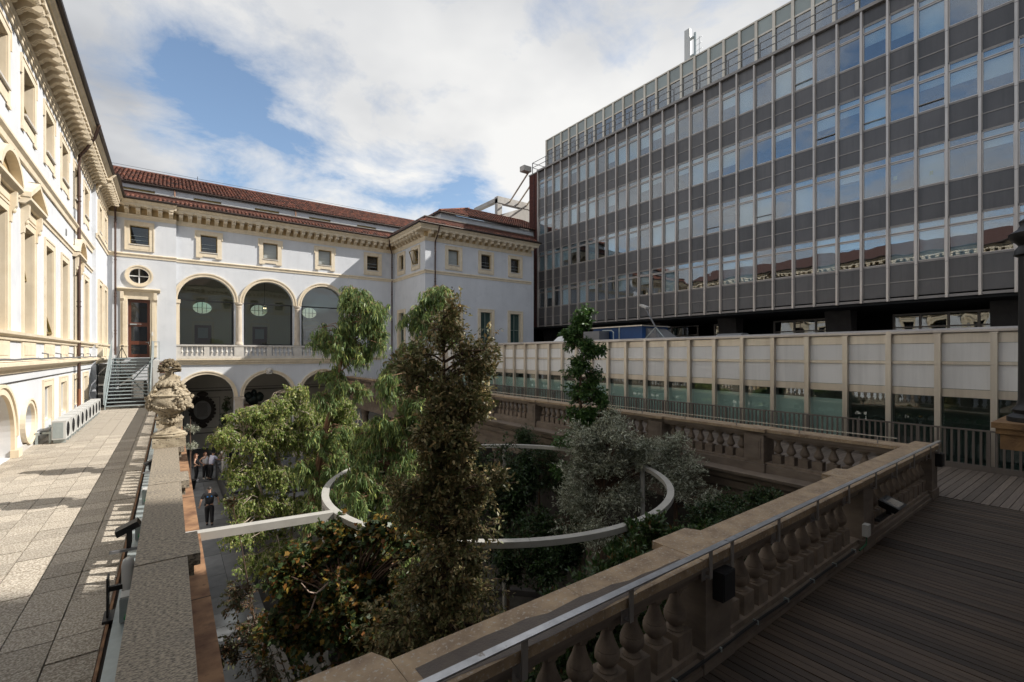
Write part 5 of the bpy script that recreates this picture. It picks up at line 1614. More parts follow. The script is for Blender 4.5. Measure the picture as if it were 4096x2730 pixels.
def urn(x, y, z, label, seed, rot=0.0):
    rs = random.Random(seed)
    t = thing('stone_urn', (x, y, z), label, 'urn', 'carved stone urns on the granite balustrade')
    s = 1.64 / 1.64
    pb = MB().box(x - .26, x + .25, y - .29, y + .29, z, z + .16)
    part(t, 'plinth_block', pb, m_vase)
    part(t, 'foot', MB().lathe([(.27, .161), (.285, .18), (.285, .205), (.25, .225), (.26, .24), (.19, .27), (.12, .31), (.085, .35), (.08, .39)], (x, y, z), 24), m_vase, True)
    nk = MB().lathe([(.08, .39), (.12, .40), (.10, .415), (.145, .44), (.155, .465), (.14, .50), (.10, .52), (.10, .535), (.13, .56), (.17, .60), (.23, .645)], (x, y, z), 24)
    for k in range(14):
        a = 2 * PI * k / 14
        nk.blob((x + .135 * math.cos(a), y + .135 * math.sin(a), z + .465), .03, .03, .05, 6, 4)
        nk.blob((x + .155 * math.cos(a + .2), y + .155 * math.sin(a + .2), z + .59), .03, .03, .05, 6, 4)
    part(t, 'neck', nk, m_vase, True)
    bd_ = MB().lathe([(.23, .645), (.29, .69), (.325, .75), (.345, .82), (.34, .88), (.315, .93), (.33, .945), (.335, .965), (.31, .98), (.285, .985), (.25, 1.03), (.20, 1.08), (.165, 1.11), (.185, 1.125), (.20, 1.15), (.19, 1.19), (.16, 1.225), (.11, 1.25), (.085, 1.28), (.072, 1.32), (.07, 1.38), (.08, 1.41)], (x, y, z), 28)
    part(t, 'bowl', bd_, m_vase, True)
    sw = MB()
    for q in range(4):
        a0, a1 = rot + q * PI / 2, rot + (q + 1) * PI / 2
        for k in range(15):
            f = k / 14
            a = a0 + (a1 - a0) * f
            zz = .87 - .14 * math.sin(PI * f)
            r = .345 - .015 * math.sin(PI * f)
            sw.blob((x + r * math.cos(a), y + r * math.sin(a), z + zz), rs.uniform(.02, .034), rs.uniform(.02, .034), rs.uniform(.02, .038), 6, 4, .2)
    part(t, 'garland', sw, m_vase)
    for q in range(4):
        a = rot + q * PI / 2
        ca_, sa_ = math.cos(a), math.sin(a)
        hd = MB().blob((x + .335 * ca_, y + .335 * sa_, z + .83), .06, .065, .10, 10, 7, .06)
        hd.blob((x + .395 * ca_, y + .395 * sa_, z + .82), .02, .02, .03, 6, 4).blob((x + .37 * ca_, y + .37 * sa_, z + .87), .045, .045, .018, 7, 4)
        for k in range(16):
            b = a + rs.uniform(-.28, .28)
            r = rs.uniform(.32, .385)
            hd.blob((x + r * math.cos(b), y + r * math.sin(b), z + rs.choice([rs.uniform(.70, .78), rs.uniform(.89, .97)])), rs.uniform(.018, .034), rs.uniform(.018, .034), rs.uniform(.02, .045), 6, 4, .25)
        for k in range(8):
            f = k / 7
            hd.blob((x + (.33 - .13 * f) * math.cos(a + .1 * math.sin(k * 2)), y + (.33 - .13 * f) * math.sin(a + .1 * math.sin(k * 2)), z + .97 + .16 * f), .042, .042, .03, 6, 4, .3)
        part(t, 'carved_head', hd, m_vase)
    lb = MB()
    for k in range(16):
        a = 2 * PI * k / 16
        lb.blob((x + .19 * math.cos(a), y + .19 * math.sin(a), z + 1.165), .033, .033, .045, 6, 4, .1)
    part(t, 'lobed_collar', lb, m_vase, True)
    fr = MB()
    for k in range(38):
        a, e = rs.uniform(0, 2 * PI), rs.uniform(-.1, 1.5)
        r = .15
        fr.blob((x + r * math.cos(a) * math.cos(e), y + r * math.sin(a) * math.cos(e), z + 1.475 + .13 * math.sin(e)), rs.uniform(.026, .042), rs.uniform(.026, .042), rs.uniform(.026, .038), 6, 4, .12)
    for k in range(34):
        a = rs.uniform(0, 2 * PI)
        r = rs.uniform(.12, .17)
        fr.blob((x + r * math.cos(a), y + r * math.sin(a), z + rs.uniform(1.40, 1.47)), .045, .045, .014, 6, 4, .35)
    part(t, 'fruit_finial', fr, M('dark weathered fruit carving', (.20, .155, .095), (.10, .075, .045), scale=14, rough=.95) if 'dark weathered fruit carving' not in bpy.data.materials else bpy.data.materials['dark weathered fruit carving'], True)


urn(-.01, 11.10, 1.005, 'carved stone urn with fruit finial standing on the balustrade nearest the camera', 3, .5)
urn(-.01, 14.03, 1.005, 'carved stone urn mostly hidden behind the nearer urn', 8, .75)

# ------------------------------------------------------------------ air conditioning units along the left wall
acn = ['nearest', 'second', 'third', 'fourth', 'fifth', 'sixth', 'seventh', 'eighth', 'farthest']
for i in range(9):
    y0 = 19.78 + 1.0 * i
    t = thing('air_conditioner', (-2.75, y0 + .43, .06), ('pale grey air conditioning unit at the near end of the row, by the low window' if i == 0 else 'pale grey air conditioning unit at the far end of the row, by the stairs' if i == 8 else 'pale grey air conditioning unit, %s from the near end of the row' % acn[i]), 'air conditioner', 'air conditioning units along the wall')
    part(t, 'casing', MB().box(-2.92, -2.60, y0, y0 + .86, .12, .68).box(-2.925, -2.595, y0 - .004, y0 + .864, .662, .69), m_ac)
    fan = MB()
    Fa = frame(-2.60, 0, 90)
    fan.add([Fa(y0 + .34 + .235 * math.cos(2 * PI * k / 20), .004, .40 + .235 * math.sin(2 * PI * k / 20)) for k in range(20)], [tuple(range(20))])
    fp = part(t, 'fan_opening', fan, m_acd)
    gr = MB()
    for r in (.08, .14, .2):
        gr.tube([Fa(y0 + .34 + r * math.cos(2 * PI * k / 16), .012, .40 + r * math.sin(2 * PI * k / 16)) for k in range(17)], .006, 4, False)
    gr.fbox(Fa, y0 + .11, y0 + .57, .008, .016, .395, .405).fbox(Fa, y0 + .335, y0 + .345, .008, .016, .17, .63)
    part(fp, 'fan_guard', gr, m_blkmet)
    part(t, 'feet', MB().box(-2.9, -2.62, y0 + .1, y0 + .16, .0, .12).box(-2.9, -2.62, y0 + .7, y0 + .76, .0, .12), m_galv)
    part(t, 'side_panel', MB().box(-2.9, -2.66, y0 - .006, y0 - .001, .16, .64), m_galv)
rk = thing('steel_rack', (-3.1, 20, .0), 'low galvanised steel rack between the wall and the air conditioning units', 'rack')
part(rk, 'rack_rails', MB().box(-3.3, -2.95, 19.9, 19.95, .30, .36).box(-3.3, -2.95, 21.9, 21.95, .30, .36).box(-3.2, -3.15, 19.9, 28, .3, .36), m_galv)
part(rk, 'tray', MB().box(-3.3, -3.05, 20.1, 20.7, .37, .39), m_duct)
part(rk, 'rack_legs', MB().box(-3.3, -3.24, 19.9, 19.96, 0, .3).box(-3.0, -2.95, 19.9, 19.96, 0, .3).box(-3.3, -3.24, 21.9, 21.96, 0, .3), m_galv)

# ------------------------------------------------------------------ metal staircase to the door
stg = thing('metal_staircase', (-1.7, 32, 0), 'open galvanised steel staircase with sheet side panels leading to the red door', 'staircase')
NT, RISE, RUN, SY = 15, .168, .255, 30.35
SL, SR = -2.60, -.86
for i in range(NT):
    y, z = SY + RUN * i, RISE * (i + 1)
    part(stg, 'tread', MB().box(SL + .06, SR - .06, y, y + .27, z - .035, z), m_galv)
for x in (SL, SR):
    w_ = .03
    e = 1 if x == SL else -1
    yE = SY + RUN * NT
    ztop = RISE * NT
    part(stg, 'stringer', MB().add([(x, SY - .15, 0), (x, SY + .1, 0), (x, yE, ztop - .25), (x, yE, ztop + .03), (x, SY - .15, .22),
                                     (x + e * w_, SY - .15, 0), (x + e * w_, SY + .1, 0), (x + e * w_, yE, ztop - .25), (x + e * w_, yE, ztop + .03), (x + e * w_, SY - .15, .22)],
                                    [(0, 1, 2, 3, 4), (9, 8, 7, 6, 5), (0, 5, 6, 1), (1, 6, 7, 2), (2, 7, 8, 3), (3, 8, 9, 4), (4, 9, 5, 0)]), m_galv)
    part(stg, 'side_panel', MB().add([(x - e * .02, SY - .1, .25), (x - e * .02, yE, ztop + .06), (x - e * .02, yE, ztop + 1.0), (x - e * .02, SY + .0, 1.15), (x - e * .05, SY - .1, .25), (x - e * .05, yE, ztop + .06), (x - e * .05, yE, ztop + 1.0), (x - e * .05, SY + .0, 1.15)],
                                      [(0, 1, 2, 3), (7, 6, 5, 4), (0, 4, 5, 1), (1, 5, 6, 2), (2, 6, 7, 3), (3, 7, 4, 0)]), m_galv)
yE = SY + RUN * NT
part(stg, 'landing', MB().box(SL, SR, yE, 38.6, 2.44, 2.49), m_galv)
part(stg, 'landing_panel', MB().box(SR - .02, SR + .01, yE, 38.6, 2.5, 3.5).box(SR + .3, SR + .34, yE + .9, yE + .94, 2.3, 3.5).box(SR, SR + .32, yE + .9, yE + .93, 3.46, 3.5), m_galv)
brc = MB()
for x in (SL + .1, SR - .1):
    brc.tube([(x, yE + .1, 0), (x, yE + .1, 2.44)], .05, 6)
    brc.tube([(x, 37.5, 0), (x, 37.5, 2.44)], .05, 6)
brc.tube([(SL + .1, yE + .1, .2), (SR - .1, yE + .1, 2.3)], .03, 5).tube([(SR - .1, yE + .1, .2), (SL + .1, yE + .1, 2.3)], .03, 5)
part(stg, 'support_frame', brc, m_galv, True)
for i, (x0, x1, y0, z0, z1, lab) in enumerate(((-3.15, -2.75, 33.5, 0.05, .95, 'lower rough concrete block beside the metal staircase'), (-3.15, -2.72, 33.6, 1.05, 1.6, 'middle rough concrete block stacked beside the metal staircase'), (-3.15, -2.78, 33.8, 1.7, 2.2, 'upper rough concrete block stacked beside the metal staircase'))):
    box_thing('concrete_block', x0, x1, y0, y0 + 1.4, z0 - (.06 if i else .05), z1, m_conc, lab, 'block', 'concrete blocks by the stairs')
under = thing('stone_parapet_wall', (-1.6, 37.9, 0), 'old stone wall and pillars in the shadow under the metal staircase', 'wall')
part(under, 'wall_blocks', MB().box(-2.5, -1.9, 37.2, 37.8, 0, 1.6).box(-1.85, -1.2, 37.3, 37.9, 0, 1.1).box(-1.15, -.7, 37.2, 37.8, 0, 1.9).box(-2.6, -.7, 38.0, 38.6, 0, .8), m_conc)
tl = thing('tile_stack', (-.6, 34, 2.0), 'pale wall top with a stack of slates to the right of the metal staircase', 'stack')
part(tl, 'wall_top', MB().box(-.78, -.52, 33.0, 36.5, 0, 2.4), m_stuccow)
for k in range(26):
    part(tl, 'slate', MB().box(-.50 + random.uniform(-.02, .02), -.18, 34.0, 34.6, .05 + k * .088, .125 + k * .088), m_conc if k % 3 else m_oldbrick)
tp = thing('tripod', (-2.25, 35.0, 2.49), 'black camera tripod standing on the stair landing left of the door', 'tripod')
for k in range(3):
    a = 2 * PI * k / 3 + .5
    part(tp, 'leg', MB().tube([(-2.25 + .27 * math.cos(a), 35.0 + .27 * math.sin(a), 2.49), (-2.25, 35.0, 3.14)], .018, 6), m_blkmet)
part(tp, 'head', MB().tube([(-2.25, 35, 2.9), (-2.25, 35, 3.2)], .022, 6).box(-2.3, -2.18, 34.94, 35.06, 3.19, 3.25), m_blkmet)

# ------------------------------------------------------------------ fence in front of the gallery
fe = thing('metal_fence', (15.35, 12, 0), 'brown grey metal bar fence in front of the gallery glass', 'fence')
part(fe, 'top_rail', MB().box(15.32, 15.39, -3, 32.6, .93, .965), m_fence)
part(fe, 'base_kerb', MB().box(15.33, 15.40, -3, 32.6, 0, .13), m_fence)
slat = (MB().box(-.012, .012, -.022, .022, .13, .93)).mesh('fence_bar', m_fence)
fpost = (MB().box(-.03, .03, -.035, .035, 0, .93)).mesh('fence_post', m_fence)
k, y = 0, -2.9
while y < 32.5:
    if k % 10 == 0:
        link('fence_post', fpost, fe, (15.355, y, 0))
    else:
        link('fence_bar', slat, fe, (15.355, y, 0))
    y += .127
    k += 1

# ------------------------------------------------------------------ stone pier with iron lamp column at the right edge
pr = thing('stone_pier', (8.0, .6, 0), 'ochre stone pier cap with iron lamp column at the right edge', 'pier')
X0, Y0 = 6.62, .80
px0, px1, py0, py1 = 7.1, 8.1, .2, .99
pr2 = MB()


def pbx(mb, e, z0, z1):
    return mb.box(px0 - e, px1 + e, py0 - e, py1 + e, z0, z1)


part(pr, 'pier_cap', pbx(pbx(MB(), .0, 1.96, 2.02), -.03, 1.90, 1.959), m_pier)
part(pr, 'cap_block', pbx(MB(), -.06, 1.735, 1.899), m_pier)
part(pr, 'pier_shaft', MB().box(px0 + .52, px1 - .06, py0 + .06, py1 - .44, 0, 1.734), m_pier)
lc = (7.46, .70, 2.02)
part(pr, 'lamp_column', MB().lathe([(.22, 0), (.22, .05), (.17, .09), (.18, .13), (.15, .17), (.14, .2), (.135, .25), (.13, 1.5), (.13, 1.78), (.17, 1.80), (.16, 1.86), (.13, 1.9), (.15, 1.93), (.20, 1.98), (.21, 2.03), (.14, 2.08), (.12, 2.12), (.13, 2.16), (.06, 2.22), (.03, 2.26)], lc, 20), m_iron, True)
# ------------------------------------------------------------------ courtyard floor, steps, benches, ring
LOW = -6.1
pth = thing('courtyard_paving', (1.3, 20, GZ), None, None)
tag(pth, kind='structure')
part(pth, 'paving_bed', MB().box(.2, 2.38, 1.5, 34.6, -6.5, GZ - .03).box(-.6, 15.7, 34.6, 47, -6.5, GZ - .03), m_slabj)
sl_ = []
rs = random.Random(12)
for c, (x0, x1) in enumerate(((.29, 1.0), (1.0, 1.62), (1.62, 2.37))):
    y = 2.0 + c * .35
    while y < 34.4:
        l = rs.uniform(.7, 1.25)
        o = part(pth, 'paving_slab', MB().box(x0 + .006, x1 - .006, y + .006, min(y + l, 34.55) - .006, GZ - .03, GZ + rs.uniform(-.004, .003)), m_slab)
        y += l
for i in range(16):
    for j in range(8):
        x0, y0 = -.55 + i * 1.0 + (j % 2) * .3, 34.6 + j * 1.5
        part(pth, 'paving_slab', MB().box(x0 + .006, x0 + .994, y0 + .006, y0 + 1.494, GZ - .03, GZ), m_slab)
gar = struct('garden_floor', MB().box(2.38, 15.7, 1.5, 25.6, -6.5, LOW), M('dark planting soil', (.035, .028, .02), (.05, .045, .035), scale=4, rough=.95, bump=.5))
stp = thing('courtyard_steps', (5, 30, LOW), None, None)
tag(stp, kind='structure')
for k in range(7):
    part(stp, 'step', MB().box(2.40, 11.4, 34.6 - 1.28 * (k + 1), 34.59 - 1.28 * k if k else 34.6, -6.5, GZ - .135 * (k + 1) + .0), m_slab)
    part(stp, 'riser_strip', MB().box(2.40, 11.4, 34.6 - 1.28 * k - .012, 34.6 - 1.28 * k - .002, GZ - .135 * (k + 1), GZ - .135 * k - .02), m_dkconc)
gd_ = thing('metal_guard', (2.4, 26, GZ), 'black sheet metal guard wall running beside the courtyard steps', 'guard wall')
for k in range(16):
    part(gd_, 'guard_panel', MB().box(2.33, 2.36, 17.6 + k * 1.1, 18.69 + k * 1.1, GZ, GZ + .98), m_blkmet)
part(gd_, 'guard_rail', MB().box(2.30, 2.39, 17.6, 35.2, GZ + .98, GZ + 1.02), m_blkmet)


def bench(x0, x1, y0, y1, zt, label):
    t = thing('bench', ((x0 + x1) / 2, (y0 + y1) / 2, GZ), label, 'bench', 'dark timber benches in the courtyard')
    n = 4
    w_ = (x1 - x0) / n
    wm = bpy.data.materials.get('grey bench timber') or M('grey bench timber', (.16, .145, .13), (.11, .10, .09), scale=8, rough=.8, stretch=(8, .5, 1))
    for i in range(n):
        part(t, 'slat', MB().box(x0 + i * w_ + .012, x0 + (i + 1) * w_ - .012, y0, y1, zt - .04, zt), wm)
    part(t, 'side_panel', MB().box(x0, x0 + .03, y0, y1, GZ - .02, zt - .04).box(x1 - .03, x1, y0, y1, GZ - .02, zt - .04).box(x0 + .03, x1 - .03, y0, y0 + .03, GZ - .02, zt - .04).box(x0 + .03, x1 - .03, y1 - .03, y1, GZ - .02, zt - .04), m_dkconc)


bench(1.72, 2.30, 11.2, 14.9, -4.62, 'long dark slatted bench beside the paving in the shadow below the maple')
pl = thing('planter', (2.6, 11, LOW), 'dark raised planter with a plain top right behind the slatted bench', 'planter')
part(pl, 'planter_wall', MB().box(2.40, 3.1, 10.2, 13.2, LOW, -4.75), m_dkconc)
part(pl, 'planter_rim', MB().box(2.38, 3.12, 10.15, 13.25, -4.75, -4.70), M('grey planter rim', (.12, .115, .105), rough=.8))
pw = thing('planter_wall', (5, 6, LOW), 'dark curved planter wall ringing the garden bed under the white ring', 'planter')
pb_ = MB()
for k in range(22):
    a0, a1 = 2 * PI * k / 22, 2 * PI * (k + 1) / 22
    q = []
    for a in (a0, a1):
        for r in (4.6, 4.8):
            for z in (LOW, -4.9):
                q.append((6 + r * math.cos(a), 8.65 + r * math.sin(a), z))
    pb_.add(q, [(0, 4, 5, 1), (2, 3, 7, 6), (1, 5, 7, 3)])
part(pw, 'curved_wall', pb_, m_dkconc)
part(pw, 'planting_soil', MB().lathe([(4.6, 0), (4.6, .02)], (6, 8.65, -5.1), 24), bpy.data.materials['dark planting soil'])

ring = thing('ring_canopy', (6, 8.65, LOW), 'large white steel ring floating over the garden with one straight arm to the parapet', 'sculpture')
CX, CY, RR, HW = 6.0, 8.65, 3.66, .066
for s_ in range(8):
    rm = MB()
    for k in range(12):
        a0 = 2 * PI * (s_ / 8 + k / 96) + .3
        a1 = 2 * PI * (s_ / 8 + (k + 1 - (.02 if k == 11 else 0)) / 96) + .3
        q = []
        for a in (a0, a1):
            for r, z in ((RR - HW, -.092), (RR - HW, 0), (RR + HW, 0), (RR + HW, -.092)):
                q.append((CX + r * math.cos(a), CY + r * math.sin(a), z))
        rm.add(q, [(0, 4, 5, 1), (1, 5, 6, 2), (2, 6, 7, 3), (3, 7, 4, 0)])
    part(ring, 'ring_segment', rm, m_ring)
part(ring, 'straight_arm', MB().add([(.18, 8.62, -.12), (2.30, 8.34, -.12), (2.30, 8.50, -.12), (.18, 8.78, -.12), (.18, 8.62, .004), (2.30, 8.34, .004), (2.30, 8.50, .004), (.18, 8.78, .004)], [(0, 3, 2, 1), (4, 5, 6, 7), (0, 1, 5, 4), (1, 2, 6, 5), (2, 3, 7, 6), (3, 0, 4, 7)]), m_ring)
for a in (53, -20, 165):
    part(ring, 'post', MB().tube([(CX + RR * math.cos(R(a)), CY + RR * math.sin(R(a)), LOW), (CX + RR * math.cos(R(a)), CY + RR * math.sin(R(a)), -.106)], .06, 12), m_ring, True)
sp = thing('garden_spotlight', (7.0, 6.6, -2.9), 'tiny lit garden spotlight glowing in the dark under the ring', 'lamp')
part(sp, 'stake', MB().tube([(7.0, 6.6, LOW), (7.0, 6.6, -2.95)], .02, 5), m_blkmet)
part(sp, 'lamp_lens', MB().blob((7.0, 6.58, -2.9), .022, .022, .022), m_lamp, True)

# ------------------------------------------------------------------ trees: trunk, limbs, twigs and thousands of single leaves
LEAF = {  # kind: length, width, fold, droop
    'euc': (.125, .024, .004, 1.0), 'oak': (.064, .028, .006, .15), 'birch': (.066, .048, .007, .7), 'maple': (.078, .078, .010, .3),
    'olive': (.078, .018, .002, -.15), 'broad': (.085, .040, .008, .25), 'arb': (.075, .028, .006, -.3), 'bush': (.05, .026, .005, .0), 'crab': (.06, .032, .006, .35)}
SHAPE = {
    'n': (np.array([(0, 0, 0), (.5, .42, 0), (1, .5, 0), (.42, -.5, 0), (.0, 0, 0)]), None)}


def leaves_mesh(name, P, D, kind, mat, rng, size=1.0):
    """P, D: (n,3) bases and directions; each leaf is its own small folded polygon"""
    L_, W_, fold, droop = LEAF[kind]
    n = len(P)
    D = D / (np.linalg.norm(D, axis=1, keepdims=True) + 1e-9)
    rv = rng.normal(size=(n, 3))
    if kind in ('maple', 'broad', 'arb', 'bush', 'oak'):
        rv[:, 2] += 1.2          # blades tend to face up
        S = np.cross(rv, D)
    else:
        S = np.cross(D, rv)
    S /= (np.linalg.norm(S, axis=1, keepdims=True) + 1e-9)
    Nn = np.cross(D, S)
    sc_ = rng.uniform(.5, 1.35, size=(n, 1)) * size
    if kind == 'maple':
        o = [(0, 0), (.10, .34), (.30, .30), (.36, .52), (.60, .30), (.66, .16), (1, 0), (.66, -.16), (.60, -.30), (.36, -.52), (.30, -.30), (.10, -.34)]
    elif kind == 'euc':
        o = [(0, 0), (.3, .5), (.65, .42), (1, .1), (.62, -.35), (.28, -.5)]
    else:
        o = [(0, 0), (.35, .5), (.72, .34), (1, 0), (.72, -.34), (.35, -.5)]
    k = len(o)
    V = np.zeros((n, k, 3))
    for q, (a, b) in enumerate(o):
        V[:, q, :] = P + D * (a * L_ * sc_) + S * (b * W_ * sc_) + Nn * (abs(b) * 2 * fold * sc_) - np.array([[0, 0, 1.0]]) * (a * a * .22 * L_ * max(droop, 0) * sc_)
    me = bpy.data.meshes.new(name)
    me.vertices.add(n * k)
    me.vertices.foreach_set('co', V.reshape(-1))
    me.loops.add(n * k)
    me.loops.foreach_set('vertex_index', np.arange(n * k, dtype=np.int32))
    me.polygons.add(n)
    me.polygons.foreach_set('loop_start', np.arange(n, dtype=np.int32) * k)
    me.polygons.foreach_set('loop_total', np.full(n, k, dtype=np.int32))
    me.materials.append(mat)
    me.update(calc_edges=True)
    return me


def tree(name, label, cat, group, trunk, radii, blobs, n_twig, per_twig, kind, lmat, bmat, seed, twig=.35, size=1.0, hang=0.0, stems=None, limb_r=.018, fill=.45):
    """trunk: polyline; blobs: (centre, radii, weight) volumes the twigs spread through"""
    rng = np.random.default_rng(seed)
    rs = random.Random(seed)
    t = thing(name, trunk[0], label, cat, group)
    tm = MB()
    pts = [Vector(p) for p in trunk]
    tm.tube(pts, radii, 8)
    for st_ in (stems or []):
        tm.tube(st_[0], st_[1], 6)
    allp = []
    for a, b in zip(pts[:-1], pts[1:]):
        for k in range(8):
            allp.append(a.lerp(b, k / 8))
    for st_ in (stems or []):
        q = [Vector(p) for p in st_[0]]
        for a, b in zip(q[:-1], q[1:]):
            for k in range(6):
                allp.append(a.lerp(b, k / 6))
    br_ = MB()
    sub_ = []
    for c, rad, w_ in blobs:      # break every volume into smaller uneven clumps
        for k in range(10):
            d = rng.normal(size=3)
            d = d / np.linalg.norm(d) * rng.uniform(.1, .9)
            q = rng.uniform(.32, .60)
            sub_.append(((c[0] + d[0] * rad[0], c[1] + d[1] * rad[1], c[2] + d[2] * rad[2]), (rad[0] * q, rad[1] * q, rad[2] * q), w_ * rng.uniform(.3, 1.2) * q))
    blobs = sub_
    w = np.array([b[2] for b in blobs], dtype=float)
    w /= w.sum()
    counts = rng.multinomial(n_twig, w)
    LP, LD = [], []
    for (c, rad, _), cnt in zip(blobs, counts):
        c = Vector(c)
        nl = max(1, min(3, cnt // 10))
        anchors = []
        for i in range(nl):
            # limb: from a trunk point a bit below towards a point in the blob
            d = rng.normal(size=3)
            d /= np.linalg.norm(d)
            tgt = c + Vector((d[0] * rad[0], d[1] * rad[1], d[2] * rad[2])) * .5
            src = min(allp, key=lambda p: (p - tgt).length + (0.6 if p.z > tgt.z - .05 else 0) + rs.uniform(0, .2))
            mid = src.lerp(tgt, .5) + Vector((rs.uniform(-.08, .08), rs.uniform(-.08, .08), .12 if hang <= 0 else .25)) * min(1.0, (tgt - src).length)
            br_.tube([src, mid, tgt], [limb_r, limb_r * .7, limb_r * .4], 4, False)
            anchors += [src.lerp(mid, .6), mid, mid.lerp(tgt, .5), tgt]
        for i in range(cnt):
            d = rng.normal(size=3)
            d /= np.linalg.norm(d)
            r_ = rng.uniform(0, 1) ** fill
            p = c + Vector((d[0] * rad[0], d[1] * rad[1], d[2] * rad[2])) * r_
            a = min(anchors, key=lambda q: (q - p).length)
            if (a - p).length > twig * 2.2:
                a = p + (a - p).normalized() * twig * 2.2
            out = (p - a)
            if out.length < .05:
                out = Vector(d) * .1
            tip = p + out.normalized() * twig * .35 + Vector((0, 0, -hang * twig * rs.uniform(.4, 1.3)))
            br_.tube([a, a.lerp(p, .55) + Vector((0, 0, .04)), p, tip], [limb_r * .32, limb_r * .24, limb_r * .18, limb_r * .1], 3, False)
            m_ = max(3, int(per_twig * rs.uniform(.6, 1.4)))
            for k in range(m_):
                f = rs.uniform(.1, 1)
                q = a.lerp(p, f * 1.6) if f < .62 else p.lerp(tip, (f - .62) / .38)
                dirv = (tip - a).normalized() if hang < .5 else Vector((0, 0, -1))
                ld = dirv * .6 + Vector(rng.normal(size=3)) * .55
                dr = LEAF[kind][3]
                ld += Vector((0, 0, -1)) * dr * rs.uniform(.3, 1.3)
                jit = .035 * size
                LP.append((q.x + rs.uniform(-jit, jit), q.y + rs.uniform(-jit, jit), q.z + rs.uniform(-jit, jit)))
                LD.append(tuple(ld))
    part(t, 'trunk', tm, bmat, True)
    part(t, 'branches', br_, bmat)
    link('crown', leaves_mesh('crown', np.array(LP), np.array(LD), kind, lmat, rng, size), t)
    return t


l_euc = leaf_mat('eucalyptus leaf', [(0, (.09, .135, .05)), (.4, (.15, .235, .085)), (.75, (.24, .33, .12)), (1, (.44, .48, .13))], .38, .45, .4)
l_oak = leaf_mat('holm oak leaf', [(0, (.09, .098, .034)), (.25, (.15, .165, .06)), (.5, (.21, .19, .088)), (.8, (.29, .235, .11)), (1, (.42, .29, .13))], .22, .45, .4)
l_birch = leaf_mat('birch leaf', [(0, (.10, .14, .03)), (.4, (.18, .26, .06)), (.75, (.31, .38, .12)), (1, (.52, .48, .16))], .42, .45, .4)
l_maple = leaf_mat('maple leaf', [(0, (.028, .050, .016)), (.52, (.050, .080, .025)), (.68, (.14, .12, .024)), (.82, (.26, .16, .03)), (.92, (.20, .085, .026)), (1, (.13, .06, .025))], .35, .42)
l_olive = leaf_mat('olive leaf', [(0, (.14, .155, .10)), (.45, (.28, .30, .21)), (.75, (.48, .50, .39)), (1, (.66, .68, .56))], .10, .38, .6)
l_broad = leaf_mat('glossy broad leaf', [(0, (.035, .085, .02)), (.6, (.06, .135, .03)), (1, (.11, .19, .045))], .28, .38, .5)
l_dark = leaf_mat('dark shrub leaf', [(0, (.018, .040, .012)), (.6, (.030, .062, .018)), (1, (.06, .10, .028))], .25, .42, .45)
l_arb = leaf_mat('arbutus leaf', [(0, (.028, .060, .016)), (.6, (.048, .095, .024)), (.93, (.075, .12, .03)), (1, (.18, .08, .03))], .25, .35, .5)
l_crab = leaf_mat('crab apple leaf', [(0, (.040, .046, .022)), (.6, (.065, .065, .03)), (1, (.13, .06, .03))], .25, .5)

GR = 'trees and shrubs of the courtyard garden'
# dark holm oak in front
oz = LOW
tree('holm_oak', 'tall slender dark brownish holm oak nearest the camera, in front of the white ring', 'tree', GR,
     [(2.97, 5.25, oz), (2.94, 5.30, -4), (2.90, 5.35, -2), (2.84, 5.40, -.3), (2.88, 5.48, 1.2), (2.92, 5.50, 2.4), (2.94, 5.55, 3.35)], [.09, .08, .07, .055, .04, .025, .01],
     [((2.92, 5.50, 3.05), (.38, .36, .62), .75), ((3.25, 5.3, 2.65), (.42, .36, .45), .8), ((3.2, 5.35, 2.0), (.50, .42, .50), 1.3), ((2.6, 5.6, 2.5), (.34, .3, .45), .6), ((2.94, 5.35, 2.0), (.36, .3, .5), 1.3), ((2.94, 5.45, 1.5), (.55, .45, .6), 1.9), ((2.75, 5.3, 1.7), (.3, .3, .4), .8), ((2.6, 5.6, 1.0), (.42, .4, .5), 1.0), ((3.25, 5.3, .9), (.5, .42, .5), 1.3), ((2.95, 5.4, .3), (.66, .45, .55), 1.7),
      ((2.77, 5.4, -.4), (.78, .5, .6), 2.1), ((3.1, 5.2, -.7), (.7, .5, .5), 1.3), ((2.72, 5.35, -1.1), (1.0, .55, .6), 2.4), ((3.4, 5.0, -1.2), (.7, .5, .6), 1.4), ((2.92, 5.3, -1.9), (1.2, .6, .7), 2.9), ((2.3, 5.6, -2.2), (.6, .5, .7), 1.2), ((2.77, 5.2, -2.8), (1.2, .6, .7), 2.6), ((3.5, 4.9, -2.4), (.7, .5, .6), 1.3), ((2.92, 5.2, -3.8), (1.1, .6, .8), 1.6)],
     4600, 20, 'oak', l_oak, m_bark, 11, twig=.26, limb_r=.016, fill=.5)
